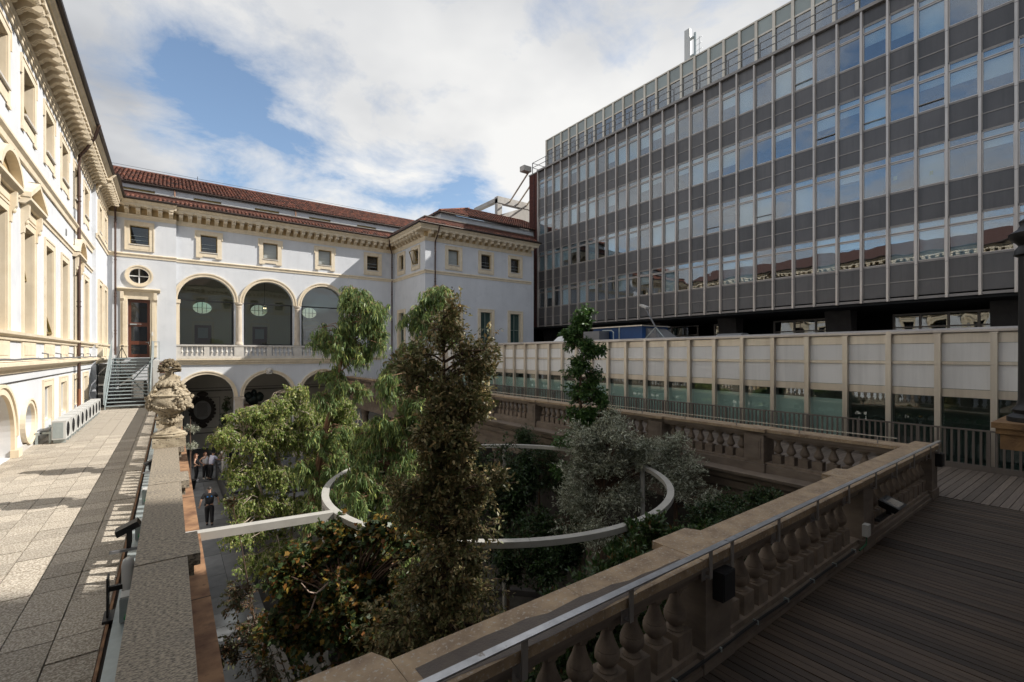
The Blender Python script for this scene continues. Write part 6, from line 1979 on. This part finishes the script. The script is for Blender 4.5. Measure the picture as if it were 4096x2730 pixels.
# two weeping eucalyptus
tree('eucalyptus', 'leaning weeping eucalyptus with a curved peeling trunk, in front of the third arch', 'tree', GR,
     [(3.0, 14.2, LOW), (3.05, 14.0, -3.6), (3.1, 13.9, -2.0), (3.32, 13.8, -.6), (3.5, 13.6, .6), (3.7, 13.4, 1.6), (3.85, 13.3, 2.6), (4.0, 13.2, 3.6), (4.15, 13.1, 4.3)], [.12, .11, .10, .09, .08, .07, .05, .03, .015],
     [((4.35, 13.1, 4.28), (.55, .55, .38), 2.2), ((4.55, 13.0, 3.75), (.55, .5, .5), 1.9), ((4.0, 13.2, 3.6), (.55, .5, .5), 1.7), ((3.85, 13.3, 2.95), (.6, .5, .5), 1.7), ((4.35, 13.1, 2.85), (.35, .4, .5), .7), ((3.85, 13.4, 2.1), (.5, .45, .5), 1.2), ((3.5, 13.6, 3.3), (.45, .45, .5), 1.0), ((4.75, 12.9, 3.2), (.4, .4, .5), .8), ((3.15, 13.7, -.4), (.5, .45, .6), .9), ((3.75, 13.4, -.2), (.5, .45, .6), .9),
      ((3.6, 13.5, 1.45), (.42, .45, .4), .8), ((4.25, 13.2, 1.8), (.25, .3, .4), .5), ((3.3, 13.6, .6), (.35, .35, .35), .6), ((3.55, 13.5, -.9), (.3, .3, .4), .6), ((3.2, 13.7, -1.7), (.5, .4, .5), .9), ((3.9, 13.4, .6), (.4, .4, .4), .5)],
     1600, 24, 'euc', l_euc, m_euc, 23, twig=.34, hang=.6, limb_r=.018, fill=.5)
tree('eucalyptus', 'second weeping eucalyptus with yellow green drooping sprays, just left behind the dark holm oak', 'tree', GR,
     [(4.20, 9.53, LOW), (4.25, 9.53, -3), (4.25, 9.63, -1), (4.35, 9.73, .8), (4.50, 9.83, 2.2), (4.75, 9.93, 3.4), (4.95, 9.93, 4.0)], [.12, .11, .09, .07, .05, .03, .012],
     [((3.35, 9.9, .35), (.5, .45, .5), 1.5), ((3.2, 9.8, -.3), (.45, .4, .4), 1.2), ((4.3, 9.6, .2), (.6, .5, .6), 1.4), ((4.5, 9.7, 1.5), (.55, .5, .5), 1.2), ((3.75, 10.1, 1.0), (.55, .5, .6), 1.6), ((3.65, 10.0, .1), (.6, .5, .6), 1.6), ((3.7, 9.9, -.9), (.65, .5, .6), 1.5), ((4.1, 10.0, 2.3), (.5, .45, .5), 1.2), ((4.95, 9.93, 4.1), (.48, .5, .32), 1.7), ((5.15, 9.83, 3.6), (.40, .45, .4), 1.0), ((4.65, 9.93, 3.5), (.45, .45, .45), 1.2), ((4.45, 10.03, 2.7), (.32, .4, .5), .9), ((4.40, 9.93, 2.0), (.55, .5, .45), 1.5), ((4.70, 9.73, 1.4), (.5, .5, .45), 1.3),
      ((4.00, 9.83, 1.1), (.5, .5, .5), 1.5), ((4.35, 9.73, .3), (.65, .5, .55), 1.9), ((3.95, 9.73, -.3), (.55, .5, .5), 1.5), ((4.40, 9.63, -.8), (.6, .5, .5), 1.5), ((4.00, 9.63, -1.4), (.6, .5, .5), 1.3), ((4.40, 9.53, -2.2), (.6, .5, .6), 1.0)],
     2600, 24, 'euc', l_euc, m_euc, 31, twig=.36, hang=.65, limb_r=.018, fill=.5)
# birches
tree('birch', 'broad sunlit birch with drooping twigs at the left of the garden, above the steps', 'tree', GR,
     [(3.2, 17.4, LOW), (3.15, 17.4, -4.2), (3.1, 17.5, -2.4), (3.0, 17.6, -.8), (2.8, 17.8, .3), (2.55, 18.0, .9)], [.09, .08, .07, .055, .035, .01],
     [((1.62, 17.0, -.9), (.3, .4, .3), .25), ((1.75, 16.6, -2.7), (.4, .5, .4), .5), ((2.2, 16.4, -3.7), (.8, .7, .5), 1.0), ((3.1, 16.4, -3.5), (.8, .7, .5), 1.0), ((4.2, 17.3, -.2), (.9, .9, .7), 1.5), ((4.1, 17.2, -1.4), (.9, .9, .7), 1.5), ((3.9, 17.1, .7), (.6, .7, .5), .8), ((3.7, 17.0, -2.6), (.9, .8, .6), 1.0), ((2.3, 17.6, .75), (.9, .9, .6), 1.8), ((2.95, 17.6, .9), (.75, .8, .55), 1.4), ((1.75, 17.4, .1), (.75, .8, .6), 1.5), ((2.6, 17.4, -.2), (1.1, .9, .7), 2.6), ((3.35, 17.4, .1), (.7, .8, .7), 1.5), ((2.05, 17.2, -1.0), (.7, .8, .6), 1.5),
      ((2.9, 17.2, -1.3), (1.0, .9, .7), 2.2), ((2.2, 17.1, -2.1), (.9, .8, .6), 1.5), ((3.2, 17.2, -2.4), (.9, .8, .6), 1.4), ((2.3, 17.0, -3.0), (.8, .8, .5), 1.0), ((3.6, 17.6, 1.3), (.35, .5, .6), .5), ((1.75, 17.0, -2.0), (.4, .6, .5), .5)],
     4000, 19, 'birch', l_birch, m_birch, 41, twig=.4, hang=.6, limb_r=.016, fill=.45,
     stems=[([(3.2, 17.4, LOW), (2.9, 17.2, -3.4), (2.3, 17.2, -1.4), (2.0, 17.3, -.2), (1.9, 17.3, .3)], [.06, .05, .04, .02, .008]), ([(3.2, 17.4, LOW), (3.4, 17.5, -3), (3.6, 17.6, -.7), (3.65, 17.6, .5)], [.06, .05, .035, .01])])
tree('birch', 'pale stemmed multi trunk birch between the two weeping eucalyptus trees', 'tree', GR,
     [(5.0, 17.2, LOW), (4.9, 17.2, -4), (4.75, 17.2, -2.4), (4.95, 17.2, -.6), (5.0, 17.2, .9)], [.08, .075, .06, .04, .012],
     [((4.9, 17.2, .7), (.85, .8, .6), 1.3), ((4.3, 17.1, .1), (.7, .8, .7), 1.0), ((5.4, 17.0, -.1), (.7, .8, .7), 1.0), ((4.8, 17.0, -.9), (1.1, .8, .7), 1.3), ((4.6, 16.9, -2.0), (1.1, .8, .7), 1.2), ((5.3, 16.8, -1.8), (.7, .8, .7), .8), ((4.6, 16.8, -3.0), (1.0, .8, .6), .8)],
     2300, 19, 'birch', l_birch, m_birch, 43, twig=.38, hang=.5, limb_r=.014, fill=.5,
     stems=[([(4.9, 17.2, -4), (4.45, 17.2, -1.8), (4.2, 17.2, -.4), (4.05, 17.3, .4)], [.06, .045, .03, .01]), ([(4.75, 17.2, -2.4), (5.3, 17.1, -1.0), (5.6, 17.1, .6)], [.045, .03, .01]), ([(4.6, 17.2, -5), (4.4, 17.1, -2.5), (4.5, 17.1, -.5), (4.6, 17.1, .6)], [.05, .04, .03, .01])])
# maple with turning leaves
mp_ = tree('maple', 'low spreading maple with yellow and rust leaves below the straight white arm', 'tree', GR,
     [(3.0, 6.2, LOW), (2.75, 6.4, -4.6), (2.45, 6.7, -3.2), (2.3, 7.0, -2.0), (2.2, 7.3, -1.0)], [.13, .12, .10, .07, .03],
     [((2.7, 7.1, .02), (.4, .35, .2), .9), ((3.05, 6.45, -.1), (.45, .35, .25), 1.0), ((2.0, 6.9, -.95), (.45, .4, .35), 1.3), ((2.3, 6.8, -1.3), (.4, .35, .4), 1.2), ((2.15, 7.1, -.65), (.4, .4, .25), 1.0), ((1.75, 7.9, -.55), (.5, .55, .36), 1.6), ((2.35, 7.7, -.40), (.55, .5, .36), 1.6), ((2.75, 7.4, -.75), (.45, .5, .40), 1.1), ((1.55, 7.7, -1.2), (.55, .55, .45), 1.4), ((2.1, 7.3, -1.3), (.75, .6, .5), 2.2), ((2.75, 6.9, -1.5), (.5, .5, .5), 1.0), ((1.75, 7.0, -2.2), (.65, .6, .55), 1.5),
      ((2.3, 6.8, -2.6), (.6, .6, .5), 1.0), ((1.7, 6.7, -3.1), (.6, .6, .5), 1.1), ((1.6, 6.3, -3.9), (.55, .55, .5), .8), ((2.2, 8.0, -.15), (.3, .35, .16), .5)],
     3000, 17, 'maple', l_maple, m_bark, 53, twig=.32, limb_r=.02, fill=.5,
     stems=[([(2.75, 6.4, -4.6), (3.3, 6.0, -4.4), (3.6, 5.7, -3.6)], [.07, .05, .03])])
part(mp_, 'bare_branch', MB().tube([(2.25, 7.25, -1.05), (2.05, 7.25, -.78), (1.9, 7.2, -.66), (1.72, 7.15, -.74), (1.6, 7.1, -.66), (1.5, 7.1, -.5)], [.03, .026, .022, .018, .012, .006], 6).tube([(1.72, 7.15, -.74), (1.64, 7.1, -.9), (1.58, 7.05, -.98)], [.015, .011, .006], 5), M('pale bare branch', (.30, .22, .17), rough=.8), True)
tree('crab_apple', 'small dark crab apple hanging over the grey paving by the bench', 'tree', GR,
     [(1.75, 9.2, LOW), (1.55, 9.2, -4.0), (1.35, 9.2, -2.8), (1.2, 9.2, -2.0), (1.0, 9.3, -.6), (.85, 9.35, .25)], [.035, .03, .024, .015, .008, .004],
     [((.95, 9.3, -1.5), (.28, .4, .3), 1), ((1.15, 9.2, -2.1), (.35, .4, .35), 1.3), ((.75, 9.2, -2.3), (.25, .35, .25), .7), ((1.3, 9.0, -2.7), (.4, .4, .35), 1.2), ((1.15, 9.1, -3.3), (.4, .4, .35), 1.0), ((.85, 9.3, .2), (.06, .06, .1), .1)],
     330, 13, 'crab', l_crab, m_bark, 61, twig=.25, limb_r=.012)
# slim upright tree before the pavilion
tree('slim_tree', 'slim upright dark green tree standing in front of the pale gallery panels', 'tree', GR,
     [(9.9, 10.0, LOW), (9.9, 10.0, -2), (9.95, 10.0, .2), (9.9, 10.05, 1.6), (9.95, 10.0, 3.0), (10.0, 10.0, 4.0)], [.08, .07, .055, .04, .025, .008],
     [((10.0, 9.95, 3.75), (.32, .3, .42), 1.1), ((9.75, 10.1, 3.2), (.42, .35, .4), 1.0), ((10.15, 9.9, 2.9), (.45, .35, .4), 1.2), ((9.45, 10.2, 3.35), (.14, .2, .2), .25), ((9.85, 10.0, 2.3), (.45, .4, .35), 1.0), ((10.2, 9.8, 2.0), (.3, .3, .3), .5), ((9.95, 10.0, 1.6), (.5, .4, .4), 1.2), ((10.4, 9.7, 1.4), (.4, .35, .4), .7),
      ((9.9, 10.0, .9), (.55, .45, .4), 1.4), ((10.55, 9.6, .8), (.4, .4, .35), .7), ((9.6, 10.1, .2), (.55, .45, .4), 1.0), ((10.1, 9.9, -.1), (.6, .5, .4), 1.1), ((9.5, 10.1, -.7), (.7, .5, .4), .8)],
     1600, 17, 'broad', l_broad, m_bark, 71, twig=.3, limb_r=.014, fill=.5)
# silver olive
tree('olive_tree', 'round silver grey olive tree overlapping the right side of the white ring', 'tree', GR,
     [(8.7, 8.0, LOW), (8.65, 8.0, -3.6), (8.6, 8.0, -1.8), (8.6, 8.0, -.6)], [.14, .12, .09, .05],
     [((8.3, 8.3, .55), (.7, .7, .6), 1.6), ((8.9, 7.8, .75), (.75, .7, .5), 1.5), ((8.6, 8.0, 0.0), (1.15, .9, .6), 2.6), ((9.5, 7.6, .35), (.7, .7, .5), 1.3), ((8.2, 8.2, -.8), (.9, .8, .6), 1.8), ((9.1, 7.7, -.7), (.9, .8, .6), 1.6), ((8.3, 8.1, -1.6), (.9, .8, .5), 1.2), ((9.9, 7.3, -.2), (.6, .6, .5), 1.0), ((8.8, 7.9, 1.05), (.4, .4, .3), .6)],
     3000, 21, 'olive', l_olive, m_bark, 83, twig=.34, limb_r=.013, fill=.5)
tree('olive_tree', 'smaller silver olive beside the stone balustrade, right of the big olive', 'tree', GR,
     [(10.6, 7.2, LOW), (10.55, 7.2, -2), (10.5, 7.2, -.4)], [.09, .07, .03],
     [((10.5, 7.4, .25), (.55, .6, .45), 1.2), ((10.7, 7.0, -.2), (.6, .6, .45), 1.2), ((10.3, 6.9, -.7), (.7, .6, .45), 1.2), ((10.6, 6.4, -.9), (.6, .5, .4), .8)],
     800, 18, 'olive', l_olive, m_bark, 85, twig=.3, limb_r=.012, fill=.5)
# dark shrubs inside and behind the ring, arbutus in front
sh = [('viburnum_bush', 'dark green bush behind the white post inside the ring', [(7.2, 12.2, -1.5), (1.0, .9, 1.4)], l_dark, 'bush', 600, 4),
      ('viburnum_bush', 'brighter green bush between the holm oak and the white post', [(6.3, 12.6, -1.5), (.8, .8, 1.3)], l_arb, 'bush', 330, 5),
      ('laurel_bush', 'tall very dark laurel mass in the middle of the ring', [(8.2, 11.4, -1.7), (1.3, 1.0, 1.7)], l_dark, 'broad', 900, 6),
      ('laurel_bush', 'dark laurel hedge under the far right balustrade, behind the slim tree', [(10.3, 12.5, -1.0), (.9, 1.9, 1.2)], l_dark, 'bush', 620, 7),
      ('laurel_bush', 'dark laurel between the olive and the ring centre', [(8.0, 9.6, -2.4), (1.4, 1.1, 1.5)], l_dark, 'broad', 800, 8),
      ('arbutus_bush', 'glossy green arbutus in front of the near edge of the ring', [(5.0, 4.2, -.55), (.62, .40, .85)], l_arb, 'arb', 420, 9),
      ('arbutus_bush', 'arbutus with leaves reaching over the near right edge of the ring', [(5.95, 4.65, -.35), (.65, .4, .62)], l_arb, 'arb', 300, 22),
      ('arbutus_bush', 'low arbutus close below the stone cap, right of the holm oak', [(3.95, 4.0, -.95), (.70, .42, .95)], l_arb, 'arb', 480, 10),
      ('arbutus_bush', 'arbutus behind the widened cap stone of the near balustrade', [(6.6, 4.6, -.75), (.85, .5, .75)], l_arb, 'arb', 480, 12),
      ('myrtle_bush', 'dark low bush right of the ring below the corner of the balustrades', [(8.8, 4.9, -.75), (1.1, .8, .75)], l_dark, 'bush', 620, 13),
      ('myrtle_bush', 'dark fine leaved bush under the far corner cornice', [(10.5, 5.1, -.85), (.8, .9, .75)], l_dark, 'bush', 430, 14),
      ('ground_shrub', 'small bright green shrub at the foot of the nearest cap stone', [(1.75, 4.6, -4.4), (.6, .6, .6)], l_arb, 'bush', 200, 15),
      ('ground_shrub', 'leafy shrub lit from the side beneath the holm oak and maple', [(2.9, 7.0, -3.6), (.8, .7, .9)], l_broad, 'broad', 260, 16),
      ('ground_shrub', 'low green shrub beside the white ring post near the steps', [(3.4, 12.0, -3.6), (1.0, .9, 1.0)], l_broad, 'broad', 260, 17),
      ('laurel_bush', 'dark laurel low in the middle of the ring, beneath the near edge', [(6.2, 7.4, -3.6), (1.5, 1.1, 1.3)], l_dark, 'broad', 700, 19),
      ('laurel_bush', 'dark laurel at the right inside of the ring, below the big olive', [(7.8, 7.2, -3.2), (1.3, 1.0, 1.3)], l_dark, 'bush', 600, 20),
      ('oval_bush', 'grey green bush under the second eucalyptus, behind the ring arm', [(4.4, 8.6, -3.0), (1.0, .9, 1.4)], l_olive, 'bush', 360, 18)]
for nm, lab, (c, rad), lm, kd, nt_, sd in sh:
    bl_ = [(c, rad, 1.0)]
    rs = random.Random(sd)
    for k in range(6):
        bl_.append(((c[0] + rs.uniform(-.7, .7) * rad[0], c[1] + rs.uniform(-.7, .7) * rad[1], c[2] + rs.uniform(-.4, .8) * rad[2]), (rad[0] * .4, rad[1] * .4, rad[2] * .35), .35))
    tree(nm, lab, 'shrub', GR, [(c[0], c[1], LOW), (c[0] + .05, c[1], c[2] - rad[2] * .3), (c[0], c[1], c[2] + rad[2] * .4)], [.05, .04, .01], bl_, int(nt_ * 2.6), 17, kd, lm, m_bark, 100 + sd, twig=.26, limb_r=.012, fill=.45)
# potted tree in the portico and small plant by the parapet
pt = tree('potted_tree', 'dark potted tree standing in the arcade right of the oval plaque', 'tree', None, [(3.45, 41.5, GZ + .5), (3.45, 41.5, -3), (3.45, 41.5, -.6)], [.06, .05, .02],
          [((3.45, 41.5, -1.0), (.35, .35, .6), 1), ((3.45, 41.5, -2.1), (.55, .5, .7), 1.5), ((3.3, 41.5, -2.9), (.5, .45, .5), 1)], 170, 10, 'broad', l_dark, m_bark, 140, twig=.3, size=1.3)
part(pt, 'pot', MB().lathe([(.28, 0), (.38, .1), (.42, .75), (.45, .8), (.40, .82)], (3.45, 41.5, GZ), 14), m_blkmet, True)
pt = tree('potted_shrub', 'small grey green plant seen just right of the farther urn', 'shrub', None, [(.95, 33.0, GZ), (.95, 33, -2.0), (.95, 33, -.9)], [.04, .03, .01],
          [((1.0, 33, -1.6), (.35, .35, .25), 1), ((1.0, 33, -2.6), (.3, .3, .3), .7)], 160, 12, 'olive', l_olive, m_bark, 141, twig=.25, size=1.0)
part(pt, 'pot', MB().lathe([(.22, 0), (.3, .5), (.32, .55)], (.95, 33, GZ), 12), m_blkmet, True)
# ------------------------------------------------------------------ people: one continuous skinned body each, clothes as children
m_skin = M('skin', (.42, .24, .16), rough=.6)


def skin_obj(name, verts, edges, radii, mat, parent, mtx, root=0, levels=1):
    me = bpy.data.meshes.new(name)
    me.from_pydata([tuple(mtx @ Vector(v)) for v in verts], edges, [])
    me.materials.append(mat)
    o = link(name, me, parent)
    md = o.modifiers.new('skin', 'SKIN')
    md.use_smooth_shade = True
    for i, r in enumerate(radii):
        sv = me.skin_vertices[0].data[i]
        sv.radius = (r, r) if isinstance(r, float) else r
        sv.use_root = (i == root)
    ms_ = o.modifiers.new('subdivision', 'SUBSURF')
    ms_.levels = levels
    ms_.render_levels = levels
    return o


def person(loc, rz, label, top, bottom, hair, H=1.74, arms=None, legs=None, sleeve=.55, long_hair=False, woman=False, bald=False, lean=0.0, shoes=None, group=None, jacket=False, dress=False, turn=0.0):
    """arms: {'l','r': (elbow offset, wrist offset)} relative to the shoulder; legs: {'l','r': (knee, ankle)} relative to the hip. Faces -Y before rz"""
    s = H / 1.74
    mtx = Matrix.Translation(loc) @ Matrix.Rotation(R(rz), 4, 'Z') @ Matrix.Scale(s, 4)
    t = thing('person', loc, label, 'person', group)
    sw = .165 if woman else .185
    A = {'l': ((.06, .02, -.29), (.07, -.06, -.54)), 'r': ((-.06, .02, -.29), (-.07, -.06, -.54))}
    A.update(arms or {})
    Lg = {'l': ((.01, -.03, -.42), (.01, .03, -.83)), 'r': ((-.01, -.03, -.42), (-.01, .03, -.83))}
    Lg.update(legs or {})
    ly = -lean
    pel, wai, che, nek, hd0, hd1 = (0, 0, .95), (0, ly * .3, 1.12), (0, ly * .7, 1.33), (0, ly, 1.49), (0, ly - .015, 1.60), (0, ly - .015, 1.69)
    V = [pel, wai, che, nek, hd0, hd1]
    E_ = [(0, 1), (1, 2), (2, 3), (3, 4), (4, 5)]
    Rd = [(.145, .11), (.125 if woman else .14, .095), (.15 if woman else .165, .11), .052, (.082, .10), (.062, .075)]
    idx = {}

    def addv(p, r, par):
        V.append(tuple(p))
        Rd.append(r)
        E_.append((par, len(V) - 1))
        return len(V) - 1
    for sd, sx in (('l', 1), ('r', -1)):
        sh_ = addv((sx * sw, ly * .85, 1.42), .06, 2)
        e = Vector(V[sh_]) + Vector(A[sd][0])
        w_ = Vector(V[sh_]) + Vector(A[sd][1])
        ei = addv(e, .04, sh_)
        wi = addv(w_, .027, ei)
        d = (w_ - e).normalized()
        hi_ = addv(w_ + d * .075, .03, wi)
        idx['sh' + sd], idx['el' + sd], idx['wr' + sd] = sh_, ei, wi
        # hand: four unequal bent fingers and a thumb
        fm = MB()
        side = d.cross(Vector((0, 1, 0)))
        side = side.normalized() if side.length > .1 else Vector((1, 0, 0))
        nn = d.cross(side)
        base = w_ + d * .08
        for q, (off, ln) in enumerate(((-.028, .065), (-.010, .078), (.010, .072), (.027, .055))):
            b0 = base + side * off
            fm.tube([mtx @ b0, mtx @ (b0 + d * ln * .55), mtx @ (b0 + d * ln * .9 + nn * .02)], [.0085 * s, .008 * s, .006 * s], 5)
        b0 = w_ + d * .035 + side * .03
        fm.tube([mtx @ b0, mtx @ (b0 + side * .03 + d * .03), mtx @ (b0 + side * .035 + d * .06)], [.010 * s, .009 * s, .007 * s], 5)
        part(t, 'fingers', fm, m_skin, True)
    for sd, sx in (('l', 1), ('r', -1)):
        hp_ = addv((sx * .09, 0, .90), (.09, .09), 0)
        k = Vector(V[hp_]) + Vector(Lg[sd][0])
        a = Vector(V[hp_]) + Vector(Lg[sd][1])
        ki = addv(k, .055, hp_)
        ai = addv(a, .038, ki)
        addv(a + Vector((0, -.10, -.045)), .03, ai)
        idx['hp' + sd], idx['kn' + sd], idx['an' + sd] = hp_, ki, ai
    Rb = [tuple(c * .84 for c in r) if i < 3 else r for i, r in enumerate(Rd)]
    for sd in 'lr':
        Rb[idx['sh' + sd]] = .05
    skin_obj('body', V, E_, Rb, m_skin, t, mtx)
    # face
    tr_ = Matrix.Rotation(R(turn), 4, 'Z')
    hc = Vector((0, ly - .015, 1.64))

    def hp2(p):
        return mtx @ (hc + (tr_ @ Vector(p)))
    fc_ = MB()
    fc_.tube([hp2((0, -.098, .02)), hp2((0, -.118, -.02)), hp2((0, -.10, -.03))], [.008, .014, .012], 5)
    for sx in (-1, 1):
        fc_.blob(tuple(hp2((sx * .085, 0, -.01))), .014, .02, .03, 6, 4)
    part(t, 'nose_and_ears', fc_, m_skin, True)
    ey = MB()
    for sx in (-1, 1):
        ey.blob(tuple(hp2((sx * .032, -.092, .022))), .011, .008, .007, 6, 4)
    ey.blob(tuple(hp2((0, -.093, -.055))), .022, .008, .005, 6, 4)
    part(t, 'eyes_and_mouth', ey, m_blkmet, True)
    # hair
    hb = MB()
    n = 12
    vs, fs = [], []
    for i in range(6):
        p = (.02 if not bald else .9) + (PI * .56 - (.02 if not bald else .9)) * i / 5
        for k in range(n):
            a = 2 * PI * k / n
            fr_ = math.sin(a) < -.35
            pp = min(p, .95) if fr_ and not bald else p
            if bald and fr_:
                pp = PI * .56
            q = (.088 * math.sin(pp) * math.cos(a) * 1.04, .008 + .108 * math.sin(pp) * math.sin(a) * 1.02, .012 + .098 * math.cos(pp))
            vs.append(tuple(hp2(q)))
    for i in range(5):
        for k in range(n):
            fs.append((i * n + k, i * n + (k + 1) % n, (i + 1) * n + (k + 1) % n, (i + 1) * n + k))
    hb.add(vs, fs)
    if long_hair:
        for k in range(9):
            a = PI * (.0 + k / 8)
            x, y = .085 * math.cos(a), .02 + .075 * math.sin(a)
            hb.tube([hp2((x, y, .04)), hp2((x * 1.12, y + .02, -.10)), hp2((x * 1.0, y + .03, -.26))], [.03, .032, .015], 6)
    part(t, 'hair', hb, hair, True)
    # clothes
    cv = [(0, 0, .90), V[1], V[2], (0, ly * .95, 1.46)]
    ce = [(0, 1), (1, 2), (2, 3)]
    g = 1.30 if not jacket else 1.42
    cr_ = [tuple(x * g for x in Rd[0]), tuple(x * g for x in Rd[1]), tuple(x * g * .98 for x in Rd[2]), .075]
    if dress:
        cv[0] = (0, 0, .9)
    for sd in 'lr':
        a, b_, c_ = Vector(V[idx['sh' + sd]]), Vector(V[idx['el' + sd]]), Vector(V[idx['wr' + sd]])
        cv.append(tuple(a))
        cr_.append(.088 if sleeve > 0 else .06)
        ce.append((2, len(cv) - 1))
        if sleeve > 0:
            cv.append(tuple(a.lerp(b_, min(1, sleeve / .5))))
            cr_.append(.07)
            ce.append((len(cv) - 2, len(cv) - 1))
            if sleeve > .6:
                cv.append(tuple(b_.lerp(c_, .95)))
                cr_.append(.052)
                ce.append((len(cv) - 2, len(cv) - 1))
    skin_obj('top', cv, ce, cr_, top, t, mtx)
    tv, te, trr = [(0, 0, .985), V[0]], [(0, 1)], [(.17, .132), (.185, .15)]
    for sd in 'lr':
        h_, k_, a_ = Vector(V[idx['hp' + sd]]), Vector(V[idx['kn' + sd]]), Vector(V[idx['an' + sd]])
        for p, r, par in ((h_, .125, 1), (k_, .09, None), (k_.lerp(a_, .96), .07, None)):
            tv.append(tuple(p))
            trr.append(r)
            te.append((par if par is not None else len(tv) - 2, len(tv) - 1))
    skin_obj('trousers', tv, te, trr, bottom, t, mtx)
    for sd in 'lr':
        a = Vector(V[idx['an' + sd]])
        sm = MB().tube([mtx @ (a + Vector((0, .05, -.045))), mtx @ (a + Vector((0, -.02, -.03))), mtx @ (a + Vector((0, -.10, -.048))), mtx @ (a + Vector((0, -.17, -.055)))], [.036 * s, .045 * s, .036 * s, .02 * s], 7)
        part(t, 'shoe', sm, shoes or m_blkmet, True)
    return t


c_black = M('black cloth', (.010, .010, .012), rough=.9)
c_white = M('white cloth', (.62, .61, .62), rough=.9)
c_cream = M('cream cloth', (.58, .55, .49), rough=.9)
c_navy = M('navy suit cloth', (.012, .014, .024), rough=.85)
c_lil = M('pale lilac cloth', (.55, .55, .68), rough=.9)
h_red = M('auburn hair', (.12, .045, .02), rough=.6)
h_blond = M('blond hair', (.36, .25, .12), rough=.6)
h_dark = M('dark hair', (.015, .012, .010), rough=.6)
h_grey = M('grey hair', (.30, .29, .28), rough=.6)
GP = 'visitors chatting by the steps in the courtyard'
person((1.30, 35.1, GZ), 75, 'auburn haired woman in black sleeveless top and wide black trousers, leftmost of the group', c_black, c_black, h_red, 1.68, {'l': ((.10, .05, -.26), (-.02, -.12, -.42)), 'r': ((-.12, .03, -.24), (-.05, -.16, -.40))}, sleeve=0, long_hair=True, woman=True, shoes=c_white, group=GP)
person((1.80, 35.3, GZ), 25, 'woman in a loose white top and black trousers with one hand on her hip', c_white, c_black, h_red, 1.68, {'r': ((-.20, .05, -.20), (-.05, -.08, -.38)), 'l': ((.10, .03, -.28), (.08, -.02, -.50))}, sleeve=0, long_hair=True, woman=True, shoes=c_cream, group=GP)
person((2.06, 34.9, GZ), 120, 'bald man in a white shirt leaning forward on the guard rail', c_lil, c_black, h_dark, 1.74, {'l': ((.10, -.20, -.18), (.06, -.42, -.30)), 'r': ((-.08, -.18, -.20), (-.06, -.40, -.30))}, {'l': ((.01, -.02, -.42), (.02, .10, -.82)), 'r': ((-.01, .0, -.42), (-.02, .12, -.82))}, sleeve=.4, bald=True, lean=.16, group=GP)
wp = person((2.92, 36.5, GZ), 28, 'blond woman in cream clothes raising both hands to take a photo', c_cream, c_cream, h_blond, 1.74, {'l': ((.14, -.20, -.12), (-.04, -.36, .10)), 'r': ((-.14, -.20, -.14), (.06, -.36, .08))}, sleeve=.45, long_hair=True, woman=True, shoes=c_white, group=GP)
part(wp, 'handbag', MB().blob((2.68, 36.45, GZ + 1.05), .14, .09, .20, 9, 6, .08), M('beige leather', (.26, .19, .13), rough=.6), True)
sm_ = person((3.50, 36.6, GZ), 10, 'grey haired man in a dark navy suit with a blue tie', c_navy, c_navy, h_grey, 1.80, {'l': ((.08, .08, -.28), (.0, .14, -.50)), 'r': ((-.10, .0, -.28), (-.12, -.03, -.54))}, {'l': ((.10, -.02, -.42), (.20, .0, -.82)), 'r': ((-.03, -.02, -.42), (-.05, .03, -.83))}, sleeve=1.0, jacket=True, group=GP)
mt_ = Matrix.Translation((3.50, 36.6, GZ)) @ Matrix.Rotation(R(10), 4, 'Z') @ Matrix.Scale(1.80 / 1.74, 4)
part(sm_, 'shirt_front', MB().add([tuple(mt_ @ Vector(p)) for p in ((-.06, -.152, 1.46), (.06, -.152, 1.46), (.0, -.158, 1.10), (-.05, -.10, 1.5), (.05, -.10, 1.5))], [(0, 2, 1), (0, 1, 4, 3)]), c_white)
part(sm_, 'tie', MB().add([tuple(mt_ @ Vector(p)) for p in ((-.018, -.160, 1.46), (.018, -.160, 1.46), (.03, -.168, 1.12), (0, -.168, 1.06), (-.03, -.168, 1.12))], [(0, 1, 2, 3, 4)]), M('blue tie cloth', (.06, .16, .42), rough=.6))
wk = person((1.46, 25.6, GZ), 178, 'man in a black t-shirt and black trousers walking away along the paving', c_black, c_black, h_dark, 1.78, {'l': ((.14, .06, -.26), (.18, -.02, -.50)), 'r': ((-.15, -.02, -.25), (-.18, -.10, -.48))}, {'l': ((.0, -.10, -.41), (.0, -.06, -.82)), 'r': ((.0, .04, -.42), (.0, .22, -.78))}, sleeve=.4)
mt_ = Matrix.Translation((1.46, 25.6, GZ)) @ Matrix.Rotation(R(178), 4, 'Z') @ Matrix.Scale(1.78 / 1.74, 4)
em = MB()
for sx in (-1, 1):
    em.add([tuple(mt_ @ Vector((sx * (.075 + .035 * math.cos(t)), .150, 1.33 + .028 * math.sin(t)))) for t in [2 * PI * k / 10 for k in range(10)]], [tuple(range(10))])
part(wk, 'shirt_emblem', em, M('blue shirt print', (.01, .12, .35), rough=.8))
part(wk, 'belt_pouch', MB().blob(tuple(mt_ @ Vector((.16, .05, .98))), .05, .05, .08, 7, 5), m_blkmet, True)
GL = 'people standing behind the glass of the third arch'
person((10.0, 40.3, 3.2), -10, 'dark haired person in black behind the third glazed arch, left of one in white', c_black, c_black, h_dark, 1.66, sleeve=1.0, long_hair=True, woman=True, group=GL)
person((10.55, 40.3, 3.2), 20, 'person in a white shirt behind the glass of the third arch', c_white, c_black, h_dark, 1.74, {'r': ((-.12, -.10, -.24), (.04, -.24, -.08))}, sleeve=.45, group=GL)
